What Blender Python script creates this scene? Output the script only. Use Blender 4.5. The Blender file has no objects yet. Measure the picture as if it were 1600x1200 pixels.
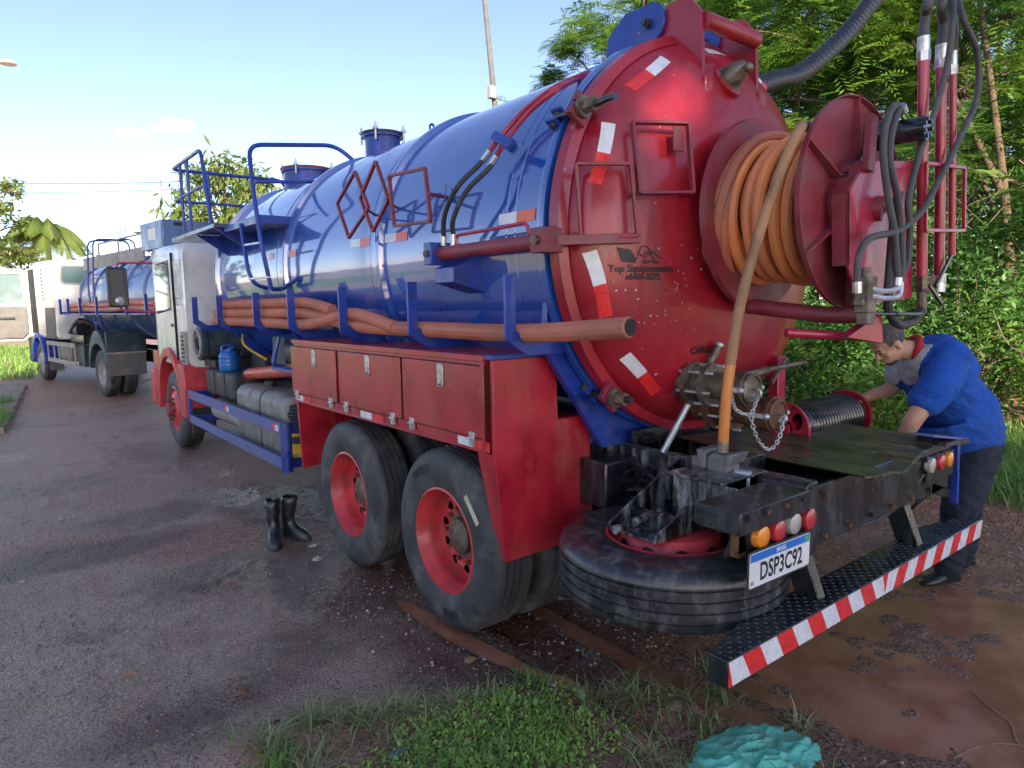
import bpy, bmesh, math, random
import numpy as np
from mathutils import Vector, Matrix, noise as mnoise

S = bpy.context.scene
COL = S.collection
R_ = math.radians
random.seed(7)
rng = np.random.default_rng(11)

# ------------------------------------------------------------------ camera
CAM = np.array([-3.191, -3.154, 1.823])
YAW, PITCH, ROLL, FPX = 0.663, 0.117, -0.016, 1066.4
def _axes():
    f0 = np.array([math.sin(YAW), math.cos(YAW), 0]); r0 = np.array([math.cos(YAW), -math.sin(YAW), 0]); u0 = np.array([0, 0, 1.0])
    f = f0 * math.cos(PITCH) - u0 * math.sin(PITCH); u = u0 * math.cos(PITCH) + f0 * math.sin(PITCH)
    return r0 * math.cos(ROLL) + u * math.sin(ROLL), u * math.cos(ROLL) - r0 * math.sin(ROLL), f
AR, AU, AF = _axes()
cam = bpy.data.cameras.new('camera'); cam.sensor_width = 36; cam.lens = FPX / 1600 * 36
cam.clip_start = 0.05; cam.clip_end = 3000
camo = bpy.data.objects.new('camera', cam); COL.objects.link(camo)
M = Matrix.Identity(4)
for i in range(3):
    M[i][0], M[i][1], M[i][2], M[i][3] = AR[i], AU[i], -AF[i], CAM[i]
camo.matrix_world = M
S.camera = camo

# ------------------------------------------------------------------ sky, sun, exposure
SUN_EL = R_(26); SUN_H = np.array([-0.40, -0.917])
SUN_H /= np.linalg.norm(SUN_H)
sunv = Vector((SUN_H[0] * math.cos(SUN_EL), SUN_H[1] * math.cos(SUN_EL), math.sin(SUN_EL)))
W = bpy.data.worlds.new('World'); S.world = W; W.use_nodes = True
wn = W.node_tree.nodes; wl = W.node_tree.links
bgn = wn['Background']; bgn.inputs['Strength'].default_value = 0.15
sky = wn.new('ShaderNodeTexSky'); sky.sky_type = 'NISHITA'; sky.sun_disc = False
sky.sun_elevation = SUN_EL; sky.sun_rotation = math.atan2(SUN_H[0], SUN_H[1])
sky.air_density = 0.7; sky.dust_density = 0.6; sky.ozone_density = 2.0; sky.altitude = 500
def wmath(op, a=None, b=None, vec=False):
    n = wn.new('ShaderNodeVectorMath' if vec else 'ShaderNodeMath'); n.operation = op
    for k, v in ((0, a), (1, b)):
        if v is None: continue
        if hasattr(v, 'is_linked'): wl.new(v, n.inputs[k])
        else: n.inputs[k].default_value = v
    return n
wtc = wn.new('ShaderNodeTexCoord')
wno = wn.new('ShaderNodeTexNoise'); wno.inputs['Scale'].default_value = 26; wno.inputs['Detail'].default_value = 7
wl.new(wtc.outputs['Generated'], wno.inputs['Vector'])
def raydir(px, py):
    d = AF + AR * (px - 800) / FPX - AU * (py - 600) / FPX
    return d / np.linalg.norm(d)
msum = None
for (cx, cy, rad) in ((278, 196, .034), (205, 209, .026), (255, 200, .02)):      # two small fair-weather clouds
    d = raydir(cx, cy)
    df = wmath('SUBTRACT', wtc.outputs['Generated'], tuple(d), vec=True)
    sc = wmath('MULTIPLY', df.outputs[0], (1.0, 1.0, 2.3), vec=True)
    ln = wmath('LENGTH', sc.outputs[0], vec=True)
    mr = wn.new('ShaderNodeMapRange'); mr.inputs[1].default_value = rad; mr.inputs[2].default_value = rad * .2
    mr.inputs[3].default_value = 0; mr.inputs[4].default_value = 1; wl.new(ln.outputs['Value'], mr.inputs[0])
    msum = mr.outputs[0] if msum is None else wmath('MAXIMUM', msum, mr.outputs[0]).outputs[0]
mm = wmath('MULTIPLY', msum, wmath('POWER', wno.outputs[0], 1.3).outputs[0])
cm = wn.new('ShaderNodeMapRange'); cm.inputs[1].default_value = .17; cm.inputs[2].default_value = .40
wl.new(mm.outputs[0], cm.inputs[0])
wmix = wn.new('ShaderNodeMix'); wmix.data_type = 'RGBA'
wtint = wn.new('ShaderNodeMix'); wtint.data_type = 'RGBA'; wtint.blend_type = 'MULTIPLY'; wtint.inputs[0].default_value = 1; wtint.inputs[7].default_value = (.97, .82, .77, 1)     # white balance of the photograph
wl.new(sky.outputs[0], wtint.inputs[6])
wl.new(cm.outputs[0], wmix.inputs[0]); wl.new(wtint.outputs[2], wmix.inputs[6]); wmix.inputs[7].default_value = (9.5, 9.6, 9.8, 1)
wl.new(wmix.outputs[2], bgn.inputs['Color'])
sl = bpy.data.lights.new('sun', 'SUN'); sl.energy = 5.0; sl.angle = R_(0.5); sl.color = (1.0, .86, .66)
so = bpy.data.objects.new('sun', sl); COL.objects.link(so)
so.rotation_euler = sunv.to_track_quat('Z', 'Y').to_euler(); so.location = (-20, -40, 30)
S.view_settings.view_transform = 'Standard'; S.view_settings.look = 'None'
S.view_settings.exposure = 1.55; S.view_settings.gamma = 1.0
S.render.engine = 'CYCLES'
try:
    S.cycles.max_bounces = 5; S.cycles.diffuse_bounces = 3; S.cycles.glossy_bounces = 2; S.cycles.transmission_bounces = 4
    S.cycles.transparent_max_bounces = 6; S.cycles.use_denoising = True
except Exception: pass

# ------------------------------------------------------------------ measuring helpers: pixel of the photograph -> point on a real plane / surface
def U(px, py, ax, val):
    d = AF + AR * (px - 800) / FPX - AU * (py - 600) / FPX
    return CAM + d * ((val - CAM[ax]) / d[ax])
def X(px, py, v): return Vector(U(px, py, 0, v))
def Y(px, py, v): return Vector(U(px, py, 1, v))
def Z(px, py, v): return Vector(U(px, py, 2, v))
def DP(px, py, depth): return Vector(CAM + depth * (AF + AR * (px - 800) / FPX - AU * (py - 600) / FPX))

# ------------------------------------------------------------------ mesh helpers
class MB:
    def __init__(s): s.v = []; s.f = []; s.m = []; s.mi = 0
    def add(s, vs, fs):
        o = len(s.v); s.v += [tuple(x) for x in vs]
        s.f += [tuple(i + o for i in f) for f in fs]; s.m += [s.mi] * len(fs); return s
    def box(s, x0, x1, y0, y1, z0, z1):
        x0, x1 = min(x0, x1), max(x0, x1); y0, y1 = min(y0, y1), max(y0, y1); z0, z1 = min(z0, z1), max(z0, z1)
        return s.add([(x0, y0, z0), (x1, y0, z0), (x1, y1, z0), (x0, y1, z0), (x0, y0, z1), (x1, y0, z1), (x1, y1, z1), (x0, y1, z1)],
                     [(0, 3, 2, 1), (4, 5, 6, 7), (0, 1, 5, 4), (1, 2, 6, 5), (2, 3, 7, 6), (3, 0, 4, 7)])
    def bar(s, a, b, w, h, up=(0, 0, 1)):
        a = Vector(a); b = Vector(b); d = (b - a).normalized(); up = Vector(up)
        if abs(d.dot(up)) > .98: up = Vector((1, 0, 0))
        sd = d.cross(up).normalized(); u2 = sd.cross(d).normalized()
        q = [sd * sx * w / 2 + u2 * sz * h / 2 for sx, sz in ((-1, -1), (1, -1), (1, 1), (-1, 1))]
        return s.add([a + k for k in q] + [b + k for k in q], [(3, 2, 1, 0), (4, 5, 6, 7), (0, 1, 5, 4), (1, 2, 6, 5), (2, 3, 7, 6), (3, 0, 4, 7)])
    def hexa(s, P):      # 8 corners, bottom loop then top loop
        return s.add(P, [(0, 3, 2, 1), (4, 5, 6, 7), (0, 1, 5, 4), (1, 2, 6, 5), (2, 3, 7, 6), (3, 0, 4, 7)])
    def tube(s, pts, r, seg=10, closed=False, cap=True):
        pts = [Vector(q) for q in pts]; n = len(pts)
        rs = r if hasattr(r, '__len__') else [r] * n
        T = []
        for i in range(n):
            a = pts[(i - 1) % n] if (closed or i > 0) else pts[0]; b = pts[(i + 1) % n] if (closed or i < n - 1) else pts[-1]
            t = (b - a); T.append(t.normalized() if t.length > 1e-9 else Vector((0, 0, 1)))
        ref = Vector((0, 0, 1)) if abs(T[0].z) < .9 else Vector((1, 0, 0))
        N = (ref - T[0] * ref.dot(T[0])).normalized(); vs = []
        for i in range(n):
            N = N - T[i] * N.dot(T[i])
            N = N.normalized() if N.length > 1e-6 else T[i].orthogonal().normalized()
            B = T[i].cross(N)
            vs += [pts[i] + (N * math.cos(2 * math.pi * k / seg) + B * math.sin(2 * math.pi * k / seg)) * rs[i] for k in range(seg)]
        fs = []
        for i in range(n if closed else n - 1):
            j = (i + 1) % n
            for k in range(seg):
                k2 = (k + 1) % seg
                fs.append((i * seg + k, i * seg + k2, j * seg + k2, j * seg + k))
        if cap and not closed:
            fs.append(tuple(range(seg - 1, -1, -1))); fs.append(tuple((n - 1) * seg + k for k in range(seg)))
        return s.add(vs, fs)
    def cyl(s, a, b, r, r2=None, seg=20): return s.tube([a, b], [r, r if r2 is None else r2], seg)
    def lathe(s, prof, o, axis='X', seg=40, a0=0, a1=2 * math.pi, sgn=1):   # prof: (radius, offset along axis)
        full = abs(a1 - a0 - 2 * math.pi) < 1e-6; n = seg if full else seg + 1; vs = []
        for (r, h) in prof:
            for k in range(n):
                a = a0 + (a1 - a0) * k / seg; c, d = math.cos(a) * r, math.sin(a) * r
                p = {'X': (h * sgn, c, d), 'Y': (c, h * sgn, d), 'Z': (c, d, h * sgn)}[axis]
                vs.append((o[0] + p[0], o[1] + p[1], o[2] + p[2]))
        fs = []
        for i in range(len(prof) - 1):
            for k in range(n if full else n - 1):
                k2 = (k + 1) % n; fs.append((i * n + k, i * n + k2, (i + 1) * n + k2, (i + 1) * n + k))
        return s.add(vs, fs)
    def prism(s, poly, ax, a, b):       # polygon in the two axes left over (kept in order), extruded along ax from a to b
        def mk(u, v, w): return {0: (w, u, v), 1: (u, w, v), 2: (u, v, w)}[ax]
        n = len(poly)
        return s.add([mk(u, v, a) for u, v in poly] + [mk(u, v, b) for u, v in poly],
                     [tuple(range(n))[::-1], tuple(range(n, 2 * n))] + [(i, (i + 1) % n, n + (i + 1) % n, n + i) for i in range(n)])
    def sphere(s, c, r, seg=14, rings=9, sc=(1, 1, 1)):
        vs = []; fs = []
        for i in range(rings + 1):
            t = math.pi * i / rings
            for k in range(seg):
                a = 2 * math.pi * k / seg
                vs.append((c[0] + r * sc[0] * math.sin(t) * math.cos(a), c[1] + r * sc[1] * math.sin(t) * math.sin(a), c[2] + r * sc[2] * math.cos(t)))
        for i in range(rings):
            for k in range(seg): fs.append((i * seg + k, i * seg + (k + 1) % seg, (i + 1) * seg + (k + 1) % seg, (i + 1) * seg + k))
        return s.add(vs, fs)
    def torus(s, c, Rr, r, ax=2, seg=40, s2=8):
        pts = []
        for k in range(seg):
            a = 2 * math.pi * k / seg; u, v = Rr * math.cos(a), Rr * math.sin(a)
            pts.append(Vector(c) + Vector({0: (0, u, v), 1: (u, 0, v), 2: (u, v, 0)}[ax]))
        return s.tube(pts, r, s2, closed=True)
    def xf(s, mtx, start=0):
        s.v = s.v[:start] + [tuple(mtx @ Vector(v)) for v in s.v[start:]]; return s
    def build(s, name, mat, parent=None, smooth=35, bevel=0, bseg=2, fixn=True):
        me = bpy.data.meshes.new(name); me.from_pydata(s.v, [], s.f)
        mats = mat if isinstance(mat, (list, tuple)) else [mat]
        for q in mats: me.materials.append(q)
        if len(mats) > 1: me.polygons.foreach_set('material_index', s.m)
        if fixn:
            bm = bmesh.new(); bm.from_mesh(me); bmesh.ops.recalc_face_normals(bm, faces=bm.faces); bm.to_mesh(me); bm.free()
        if smooth:
            me.polygons.foreach_set('use_smooth', [True] * len(me.polygons)); me.set_sharp_from_angle(angle=R_(smooth))
        o = bpy.data.objects.new(name, me); COL.objects.link(o)
        if parent is not None: o.parent = parent
        if bevel:
            b = o.modifiers.new('bevel', 'BEVEL'); b.width = bevel; b.segments = bseg; b.limit_method = 'ANGLE'; b.angle_limit = R_(40); b.harden_normals = False
        return o
def spl(pts, n=8, closed=False):        # Catmull-Rom through pts
    P = [Vector(q) for q in pts]; out = []; m = len(P)
    for i in range(m if closed else m - 1):
        g = (lambda k: P[k % m]) if closed else (lambda k: P[max(0, min(m - 1, k))])
        a, b, c, d = g(i - 1), g(i), g(i + 1), g(i + 2)
        for k in range(n):
            t = k / n
            out.append(.5 * ((2 * b) + (c - a) * t + (2 * a - 5 * b + 4 * c - d) * t * t + (3 * b - a - 3 * c + d) * t ** 3))
    if not closed: out.append(P[-1])
    return out
def rnd(pts, r, n=5):                    # polyline with rounded corners
    P = [Vector(q) for q in pts]; out = [P[0]]
    for i in range(1, len(P) - 1):
        a = (P[i - 1] - P[i]); b = (P[i + 1] - P[i]); d = min(r, a.length * .48, b.length * .48)
        p, q = P[i] + a.normalized() * d, P[i] + b.normalized() * d
        for k in range(n + 1):
            t = k / n; out.append(p * (1 - t) ** 2 + P[i] * 2 * t * (1 - t) + q * t * t)
    return out + [P[-1]]
def rr(x0, x1, y0, y1, r, n=4):          # rounded rectangle
    out = []
    for cx, cy, a0 in ((x1 - r, y0 + r, -90), (x1 - r, y1 - r, 0), (x0 + r, y1 - r, 90), (x0 + r, y0 + r, 180)):
        for k in range(n + 1):
            a = R_(a0 + 90 * k / n); out.append((cx + r * math.cos(a), cy + r * math.sin(a)))
    return out
def empty(name, loc=(0, 0, 0), rz=0, parent=None):
    o = bpy.data.objects.new(name, None); COL.objects.link(o); o.location = loc; o.rotation_euler = (0, 0, rz)
    o.empty_display_size = .2
    if parent is not None: o.parent = parent
    return o
def tag(o, label=None, cat=None, group=None, kind=None):
    if label: o['label'] = label
    if cat: o['category'] = cat
    if group: o['group'] = group
    if kind: o['kind'] = kind
    return o
def copy_tree(o, parent=None):
    c = o.copy(); COL.objects.link(c); c.parent = parent
    for ch in list(o.children): copy_tree(ch, c)
    return c
def plate_holes(outer, holes, name='tmp'):   # 2-D polygon with holes -> verts, faces
    bm = bmesh.new(); edges = []
    for loop in [outer] + holes:
        vs = [bm.verts.new((a, b, 0)) for a, b in loop]
        edges += [bm.edges.new((vs[i], vs[(i + 1) % len(vs)])) for i in range(len(vs))]
    bmesh.ops.triangle_fill(bm, use_beauty=True, edges=edges)
    bm.verts.index_update()
    V = [tuple(v.co) for v in bm.verts]; F = [tuple(v.index for v in f.verts) for f in bm.faces]; bm.free()
    return V, F
def text_mb(body, size, sx=1.0, res=3, bold=0.0):
    cu = bpy.data.curves.new('t', 'FONT'); cu.body = body; cu.size = size; cu.resolution_u = res; cu.align_x = 'CENTER'; cu.align_y = 'CENTER'
    cu.offset = bold
    ob = bpy.data.objects.new('t', cu); COL.objects.link(ob)
    me = bpy.data.meshes.new_from_object(ob)
    mb = MB(); mb.add([(v.co.x * sx, v.co.y, 0) for v in me.vertices], [tuple(q.vertices) for q in me.polygons])
    bpy.data.objects.remove(ob); bpy.data.meshes.remove(me); bpy.data.curves.remove(cu)
    return mb

# ------------------------------------------------------------------ materials
def nt(name):
    m = bpy.data.materials.new(name); m.use_nodes = True
    return m, m.node_tree.nodes, m.node_tree.links, m.node_tree.nodes['Principled BSDF']
def mixc(N, L, fac, a, b, mode='MIX'):
    n = N.new('ShaderNodeMix'); n.data_type = 'RGBA'; n.blend_type = mode
    for sk, v in ((0, fac), (6, a), (7, b)):
        if hasattr(v, 'is_linked'): L.new(v, n.inputs[sk])
        elif sk == 0: n.inputs[0].default_value = v
        else: n.inputs[sk].default_value = (*v, 1) if len(v) == 3 else v
    return n.outputs[2]
def nmath(N, L, op, a, b=None, clamp=False):
    n = N.new('ShaderNodeMath'); n.operation = op; n.use_clamp = clamp
    for k, v in ((0, a), (1, b)):
        if v is None: continue
        if hasattr(v, 'is_linked'): L.new(v, n.inputs[k])
        else: n.inputs[k].default_value = v
    return n.outputs[0]
def mrange(N, L, v, a, b, c=0., d=1., smooth=True):
    n = N.new('ShaderNodeMapRange'); n.interpolation_type = 'SMOOTHSTEP' if smooth else 'LINEAR'
    L.new(v, n.inputs[0])
    for k, x in zip((1, 2, 3, 4), (a, b, c, d)): n.inputs[k].default_value = x
    return n.outputs[0]
def noise(N, L, co, scale, detail=5, rough=.55, dist=0, stretch=None):
    if stretch:
        mp = N.new('ShaderNodeMapping'); mp.inputs['Scale'].default_value = stretch; L.new(co, mp.inputs[0]); co = mp.outputs[0]
    n = N.new('ShaderNodeTexNoise'); n.inputs['Scale'].default_value = scale; n.inputs['Detail'].default_value = detail
    n.inputs['Roughness'].default_value = rough; n.inputs['Distortion'].default_value = dist; L.new(co, n.inputs['Vector'])
    return n.outputs[0]
def mat(name, base, rough=.5, metal=0, coat=0, var=.18, scale=5, dirt=None, damt=.5, dscale=3.0, dstretch=None, chip=None, bump=0, bscale=60, spec=.5, crough=.05, rvar=.12, wave=0, cior=1.5):
    m, N, L, P = nt(name)
    co = N.new('ShaderNodeTexCoord').outputs['Object']
    n1 = noise(N, L, co, scale, 6, .6)
    lo = tuple(c * (1 - var) for c in base); hi = tuple(min(1, c * (1 + var)) for c in base)
    col = mixc(N, L, mrange(N, L, n1, .3, .7), lo, hi)
    rg = mrange(N, L, n1, .25, .75, max(.02, rough - rvar), min(1, rough + rvar))
    if dirt is not None:
        n2 = noise(N, L, co, dscale, 9, .68, .3, dstretch)
        fac = nmath(N, L, 'MULTIPLY', mrange(N, L, n2, .62 - .35 * damt, .78 - .2 * damt), min(.92, .35 + damt * .5))
        col = mixc(N, L, fac, col, dirt)
        rg = nmath(N, L, 'ADD', rg, nmath(N, L, 'MULTIPLY', fac, .35), True)
        if coat: L.new(nmath(N, L, 'SUBTRACT', coat, nmath(N, L, 'MULTIPLY', fac, coat * .9), True), P.inputs['Coat Weight'])
    elif coat: P.inputs['Coat Weight'].default_value = coat
    if chip is not None:
        n3 = noise(N, L, co, 38, 3, .6); n4 = noise(N, L, co, 3.1, 3)
        f3 = nmath(N, L, 'MULTIPLY', mrange(N, L, n3, .70, .73), mrange(N, L, n4, .48, .6))
        col = mixc(N, L, f3, col, chip)
    L.new(col, P.inputs['Base Color']); L.new(rg, P.inputs['Roughness'])
    P.inputs['Metallic'].default_value = metal; P.inputs['Specular IOR Level'].default_value = spec
    P.inputs['Coat Roughness'].default_value = crough; P.inputs['Coat IOR'].default_value = cior
    if bump or wave:
        b = N.new('ShaderNodeBump'); b.inputs['Strength'].default_value = bump or wave; b.inputs['Distance'].default_value = .01 if bump else .03
        L.new(noise(N, L, co, bscale if bump else 2.2, 4 if bump else 1, .5), b.inputs['Height']); L.new(b.outputs[0], P.inputs['Normal'])
        if wave and coat: L.new(b.outputs[0], P.inputs['Coat Normal'])
    return m
DUST = (.20, .13, .09)
m_tank = mat('blue_tank_paint', (.005, .068, .36), .34, 0, 1.0, .16, 2, (.05, .11, .30), .30, 2.6, (1, 1, .35), None, wave=.10, crough=.045, cior=2.3)
m_blue = mat('blue_frame_paint', (.010, .040, .28), .38, 0, .3, .2, 6, (.10, .10, .14), .35, 5, chip=(.25, .22, .2))
m_blued = mat('blue_dusty_paint', (.09, .12, .32), .55, 0, 0, .2, 7, (.2, .17, .17), .5, 6, chip=(.35, .2, .15))
m_red = mat('crimson_door_paint', (.33, .009, .022), .36, 0, .5, .2, 2.5, (.17, .022, .03), .42, 3.4, (1, 1, .3), chip=(.55, .42, .4), wave=.06, crough=.12)
m_redbox = mat('crimson_box_paint', (.38, .012, .026), .34, 0, .35, .2, 4, (.34, .10, .06), .40, 4.0, (1, 1, .35), chip=(.45, .3, .25), crough=.2)
m_redfade = mat('faded_maroon_paint', (.22, .022, .038), .48, 0, .08, .28, 5, (.16, .085, .07), .5, 6, chip=(.30, .17, .13))
m_redrim = mat('red_wheel_paint', (.52, .04, .05), .42, 0, .15, .2, 6, (.17, .06, .05), .42, 7)
m_redpipe = mat('red_pipe_paint', (.38, .014, .045), .33, 0, .4, .2, 8, (.2, .08, .07), .3, 9)
m_orangepipe = mat('orange_red_pipe_paint', (.55, .10, .05), .45, 0, .1, .15, 6, DUST, .3, 5)
m_white = mat('white_cab_paint', (.68, .68, .66), .3, 0, .5, .08, 3, (.38, .33, .28), .3, 3, (1, 1, .4))
m_cream = mat('cream_cab_paint', (.70, .66, .57), .4, 0, .2, .08, 3, (.35, .28, .2), .35, 3)
m_black = mat('black_greasy_steel', (.010, .012, .015), .30, 0, .6, .4, 8, (.075, .08, .085), .42, 13, (1, 1, .3), bump=.5, bscale=30, crough=.12)
m_grease = mat('streaked_wet_grease', (.010, .012, .015), .24, 0, .7, .4, 8, (.42, .43, .44), .5, 15, (1, 1, .22), bump=.7, bscale=24, crough=.1)
m_blackm = mat('black_matt_plastic', (.022, .023, .025), .55, 0, 0, .3, 8, (.13, .11, .10), .45, 6)
m_rubber = mat('black_hose_rubber', (.030, .031, .033), .55, 0, 0, .3, 10, (.12, .115, .11), .45, 8)
m_rubberg = mat('grey_hose_rubber', (.060, .060, .062), .6, 0, 0, .25, 10, (.15, .14, .13), .45, 8)
m_corr = mat('black_corrugated_rubber', (.020, .023, .028), .32, 0, .4, .3, 10, (.08, .085, .09), .3, 8)
m_tyre = mat('tyre_rubber', (.040, .042, .046), .6, 0, 0, .25, 6, (.17, .155, .145), .52, 4.5, bump=.2, bscale=50)
m_tyrewet = mat('wet_tyre_rubber', (.022, .023, .026), .34, 0, .3, .3, 6, (.15, .145, .14), .45, 16, (1, 1, .35), bump=.25, bscale=50, crough=.2)
m_steel = mat('zinc_plated_steel', (.52, .53, .53), .36, .9, 0, .15, 14, (.25, .2, .15), .4, 12)
m_galv = mat('galvanised_pipe', (.50, .54, .56), .42, .6, 0, .15, 14, (.25, .26, .24), .4, 9)
m_cast = mat('dirty_cast_metal', (.20, .17, .13), .48, .7, 0, .35, 18, (.09, .055, .035), .55, 14, bump=.4, bscale=70)
m_rust = mat('rusty_brown_metal', (.15, .072, .040), .6, .35, 0, .4, 16, (.06, .035, .025), .5, 12, bump=.4, bscale=60)
m_orange = mat('orange_reel_hose', (.72, .24, .075), .5, 0, .05, .18, 2.5, (.46, .16, .11), .50, 1.6, (.5, 14, .5))
m_pinkhose = mat('terracotta_suction_hose', (.43, .15, .095), .5, 0, .08, .18, 3, (.33, .15, .10), .55, 3.5)
m_wood = mat('worn_wood_handle', (.30, .17, .085), .62, 0, 0, .3, 12, (.09, .06, .04), .4, 18, (6, 6, .6))
m_tapeo = mat('orange_tape', (.60, .20, .035), .42, 0, .2, .1, 6, (.3, .12, .05), .3, 8)
m_twhite = mat('white_reflective_tape', (.70, .72, .74), .3, 0, .3, .06, 20, (.4, .38, .36), .22, 6)
m_tred = mat('red_reflective_tape', (.72, .03, .03), .3, 0, .4, .1, 20, (.35, .05, .05), .25, 6)
m_torange = mat('faded_red_tape', (.75, .13, .05), .35, 0, .3, .1, 20, (.4, .12, .08), .25, 6)
m_ink = mat('black_lettering', (.012, .012, .016), .5, 0, 0, .1)
m_platew = mat('plate_white', (.72, .73, .72), .4, 0, .2, .05, 20, (.35, .33, .3), .25, 14)
m_plateb = mat('plate_blue', (.02, .16, .55), .4, 0, .2, .05)
m_greenf = mat('plate_flag_green', (.05, .4, .1), .4)
m_chute = mat('dark_oily_sheet', (.045, .048, .030), .36, .2, .25, .5, 5, (.20, .17, .075), .6, 5, (5, 1, 1), bump=.15, bscale=20)
m_seat = mat('blue_seat_cloth', (.03, .07, .18), .9)
m_visor = mat('dark_interior', (.012, .013, .015), .7)
m_jug = mat('blue_jug_plastic', (.01, .14, .48), .35, 0, .2, .12, 6, (.12, .16, .2), .3, 8)
m_fuel = mat('grey_fuel_tank_plastic', (.15, .148, .14), .5, 0, .1, .25, 4, (.36, .32, .27), .6, 3.5)
m_yellow = mat('yellow_plastic', (.65, .42, .03), .5, 0, 0, .15, 6, DUST, .3, 5)
m_dkteal = mat('dark_teal_paint', (.022, .045, .065), .5, 0, .1, .2, 4, (.12, .11, .10), .45, 4)
m_tank2 = mat('blue_grey_tank_paint', (.028, .085, .24), .33, .1, .6, .15, 3, (.22, .24, .27), .52, 2.5, (1, 1, .5), wave=.08)
m_greyp = mat('grey_plastic', (.12, .12, .12), .6, 0, 0, .2, 5, DUST, .4, 4)
m_greyl = mat('light_grey_paint', (.33, .31, .28), .6, 0, 0, .2, 5, DUST, .4, 4)
m_concrete = mat('pole_concrete', (.10, .105, .11), .85, 0, 0, .2, 6, (.2, .18, .16), .4, 4)
def glass_mat(name, col, rough=.05):
    m, N, L, P = nt(name); P.inputs['Base Color'].default_value = (*col, 1); P.inputs['Roughness'].default_value = rough
    P.inputs['Metallic'].default_value = 0; P.inputs['Coat Weight'].default_value = 1; P.inputs['Coat Roughness'].default_value = .03
    P.inputs['Transmission Weight'].default_value = .55; P.inputs['IOR'].default_value = 1.1
    return m
m_glass = glass_mat('tinted_glass', (.20, .32, .34))
m_mirror = mat('mirror_glass', (.10, .11, .12), .08, .6, .6, .1)
def lens_mat(name, col):
    m, N, L, P = nt(name); P.inputs['Base Color'].default_value = (*col, 1); P.inputs['Roughness'].default_value = .25
    P.inputs['Coat Weight'].default_value = .8; P.inputs['Subsurface Weight'].default_value = .2; P.inputs['Subsurface Radius'].default_value = (.02, .01, .01)
    return m
m_lamber = lens_mat('amber_lens', (.80, .26, .02)); m_lred = lens_mat('red_lens', (.50, .03, .04)); m_lclear = lens_mat('clear_lens', (.42, .40, .34))

# ================================================================== GROUND
_lat = rng.random((256, 256))
def vnoise(x, y, s, ox=0.0):
    x = np.asarray(x) * s + 57.3 + ox; y = np.asarray(y) * s + 91.7 - ox
    xi = np.floor(x).astype(int); yi = np.floor(y).astype(int); fx = x - xi; fy = y - yi
    fx = fx * fx * (3 - 2 * fx); fy = fy * fy * (3 - 2 * fy); g = lambda a, b: _lat[a % 256, b % 256]
    return (g(xi, yi) * (1 - fx) + g(xi + 1, yi) * fx) * (1 - fy) + (g(xi, yi + 1) * (1 - fx) + g(xi + 1, yi + 1) * fx) * fy
def fbm(x, y, s, o=4, ox=0.0):
    t = 0; a = .5
    for k in range(o): t = t + a * (vnoise(x, y, s * 2 ** k, ox + 13 * k) - .5) * 2; a *= .5
    return t
def sst(v, a, b):
    t = np.clip((v - a) / (b - a), 0, 1); return t * t * (3 - 2 * t)
def left_edge(y): return -2.85 + .085 * (np.asarray(y) - 10.8)
def blob(x, y, cx, cy, rx, ry, soft=.5): return sst(1 + soft - np.hypot((x - cx) / rx, (y - cy) / ry), 0, 2 * soft)
def soil_patch(x, y):      # grassy bank in the foreground
    w = fbm(x, y, 1.1, 3, 4) * .28
    m = sst(-y - .48 * (x + 1.57) + .6 * w, .60, .82) * sst(x + .55 * w, -2.62, -2.40) * sst(-(x + w * .8) - .35 * (y + 1.2), .50, .95)
    return m
def rut(x, y):
    t = 0
    for cx, wd, dp in ((-1.16, .075, .045), (-.70, .085, .05), (-.98, .05, .02)):
        c = cx + .05 * np.sin(y * 2.1 + cx * 7) + (y + .2) * -.06
        t = t + dp * np.exp(-((x - c) / wd) ** 2) * sst(-y, -.9, -.1) * sst(y, -2.3, -1.2)
        t = t - .45 * dp * (np.exp(-((x - c - wd * 1.7) / (wd * .6)) ** 2) + np.exp(-((x - c + wd * 1.7) / (wd * .6)) ** 2)) * sst(-y, -.7, .0) * sst(y, -1.9, -1.2)
    return t
def height(x, y):
    near = sst(30 - np.hypot(x + 1, y), 0, 22)
    h = (fbm(x, y, .9, 3, 1) * .012 + fbm(x, y, 5, 3, 2) * .0065 + fbm(x, y, 20, 2, 6) * .0042) * near
    dp = blob(x, y, .5, -1.75, 1.7, .95, .35); md = blob(x, y, .3, -1.3, 2.2, 1.8, .4); h = h + md * (fbm(x, y, 2.2, 3, 15) * .022 + np.abs(fbm(x, y, 7, 3, 17)) * .022)
    h = h - rut(x, y) - .028 * dp + soil_patch(x, y) * (.035 + fbm(x, y, 3.5, 3, 9) * .02)
    h = h - .016 * blob(x, y, -1.35, 3.9, .30, .45, .5) - .016 * blob(x, y, -1.22, 4.9, .3, .35, .5)  - .012 * blob(x, y, -2.62, .02, .35, .10, .5)
    e = 3.0 + fbm(x, y, .8, 3, 7) * .16
    h = h + sst(x, e - .03, e + .20) * (.12 + fbm(x, y, 2.2, 3, 8) * .04) + np.clip(x - e, 0, 9) * .045
    return h
def axis(parts): return np.unique(np.concatenate([np.arange(a, b, s) for a, b, s in parts]).round(4))
gx = axis([(-900, -100, 100), (-100, -20, 10), (-20, -5, 1), (-5, -3.6, .12), (-3.6, 3.6, .032), (3.6, 8, .15), (8, 30, 1.5), (30, 110, 10), (110, 901, 100)])
gy = axis([(-900, -100, 100), (-100, -20, 10), (-20, -4.5, 1), (-4.5, -2.9, .1), (-2.9, 4.5, .032), (4.5, 12, .09), (12, 30, .4), (30, 110, 8), (110, 901, 100)])
GX, GY = np.meshgrid(gx, gy, indexing='xy'); gxx, gyy = GX.ravel(), GY.ravel(); gz = height(gxx, gyy)
nx, ny = len(gx), len(gy)
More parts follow.
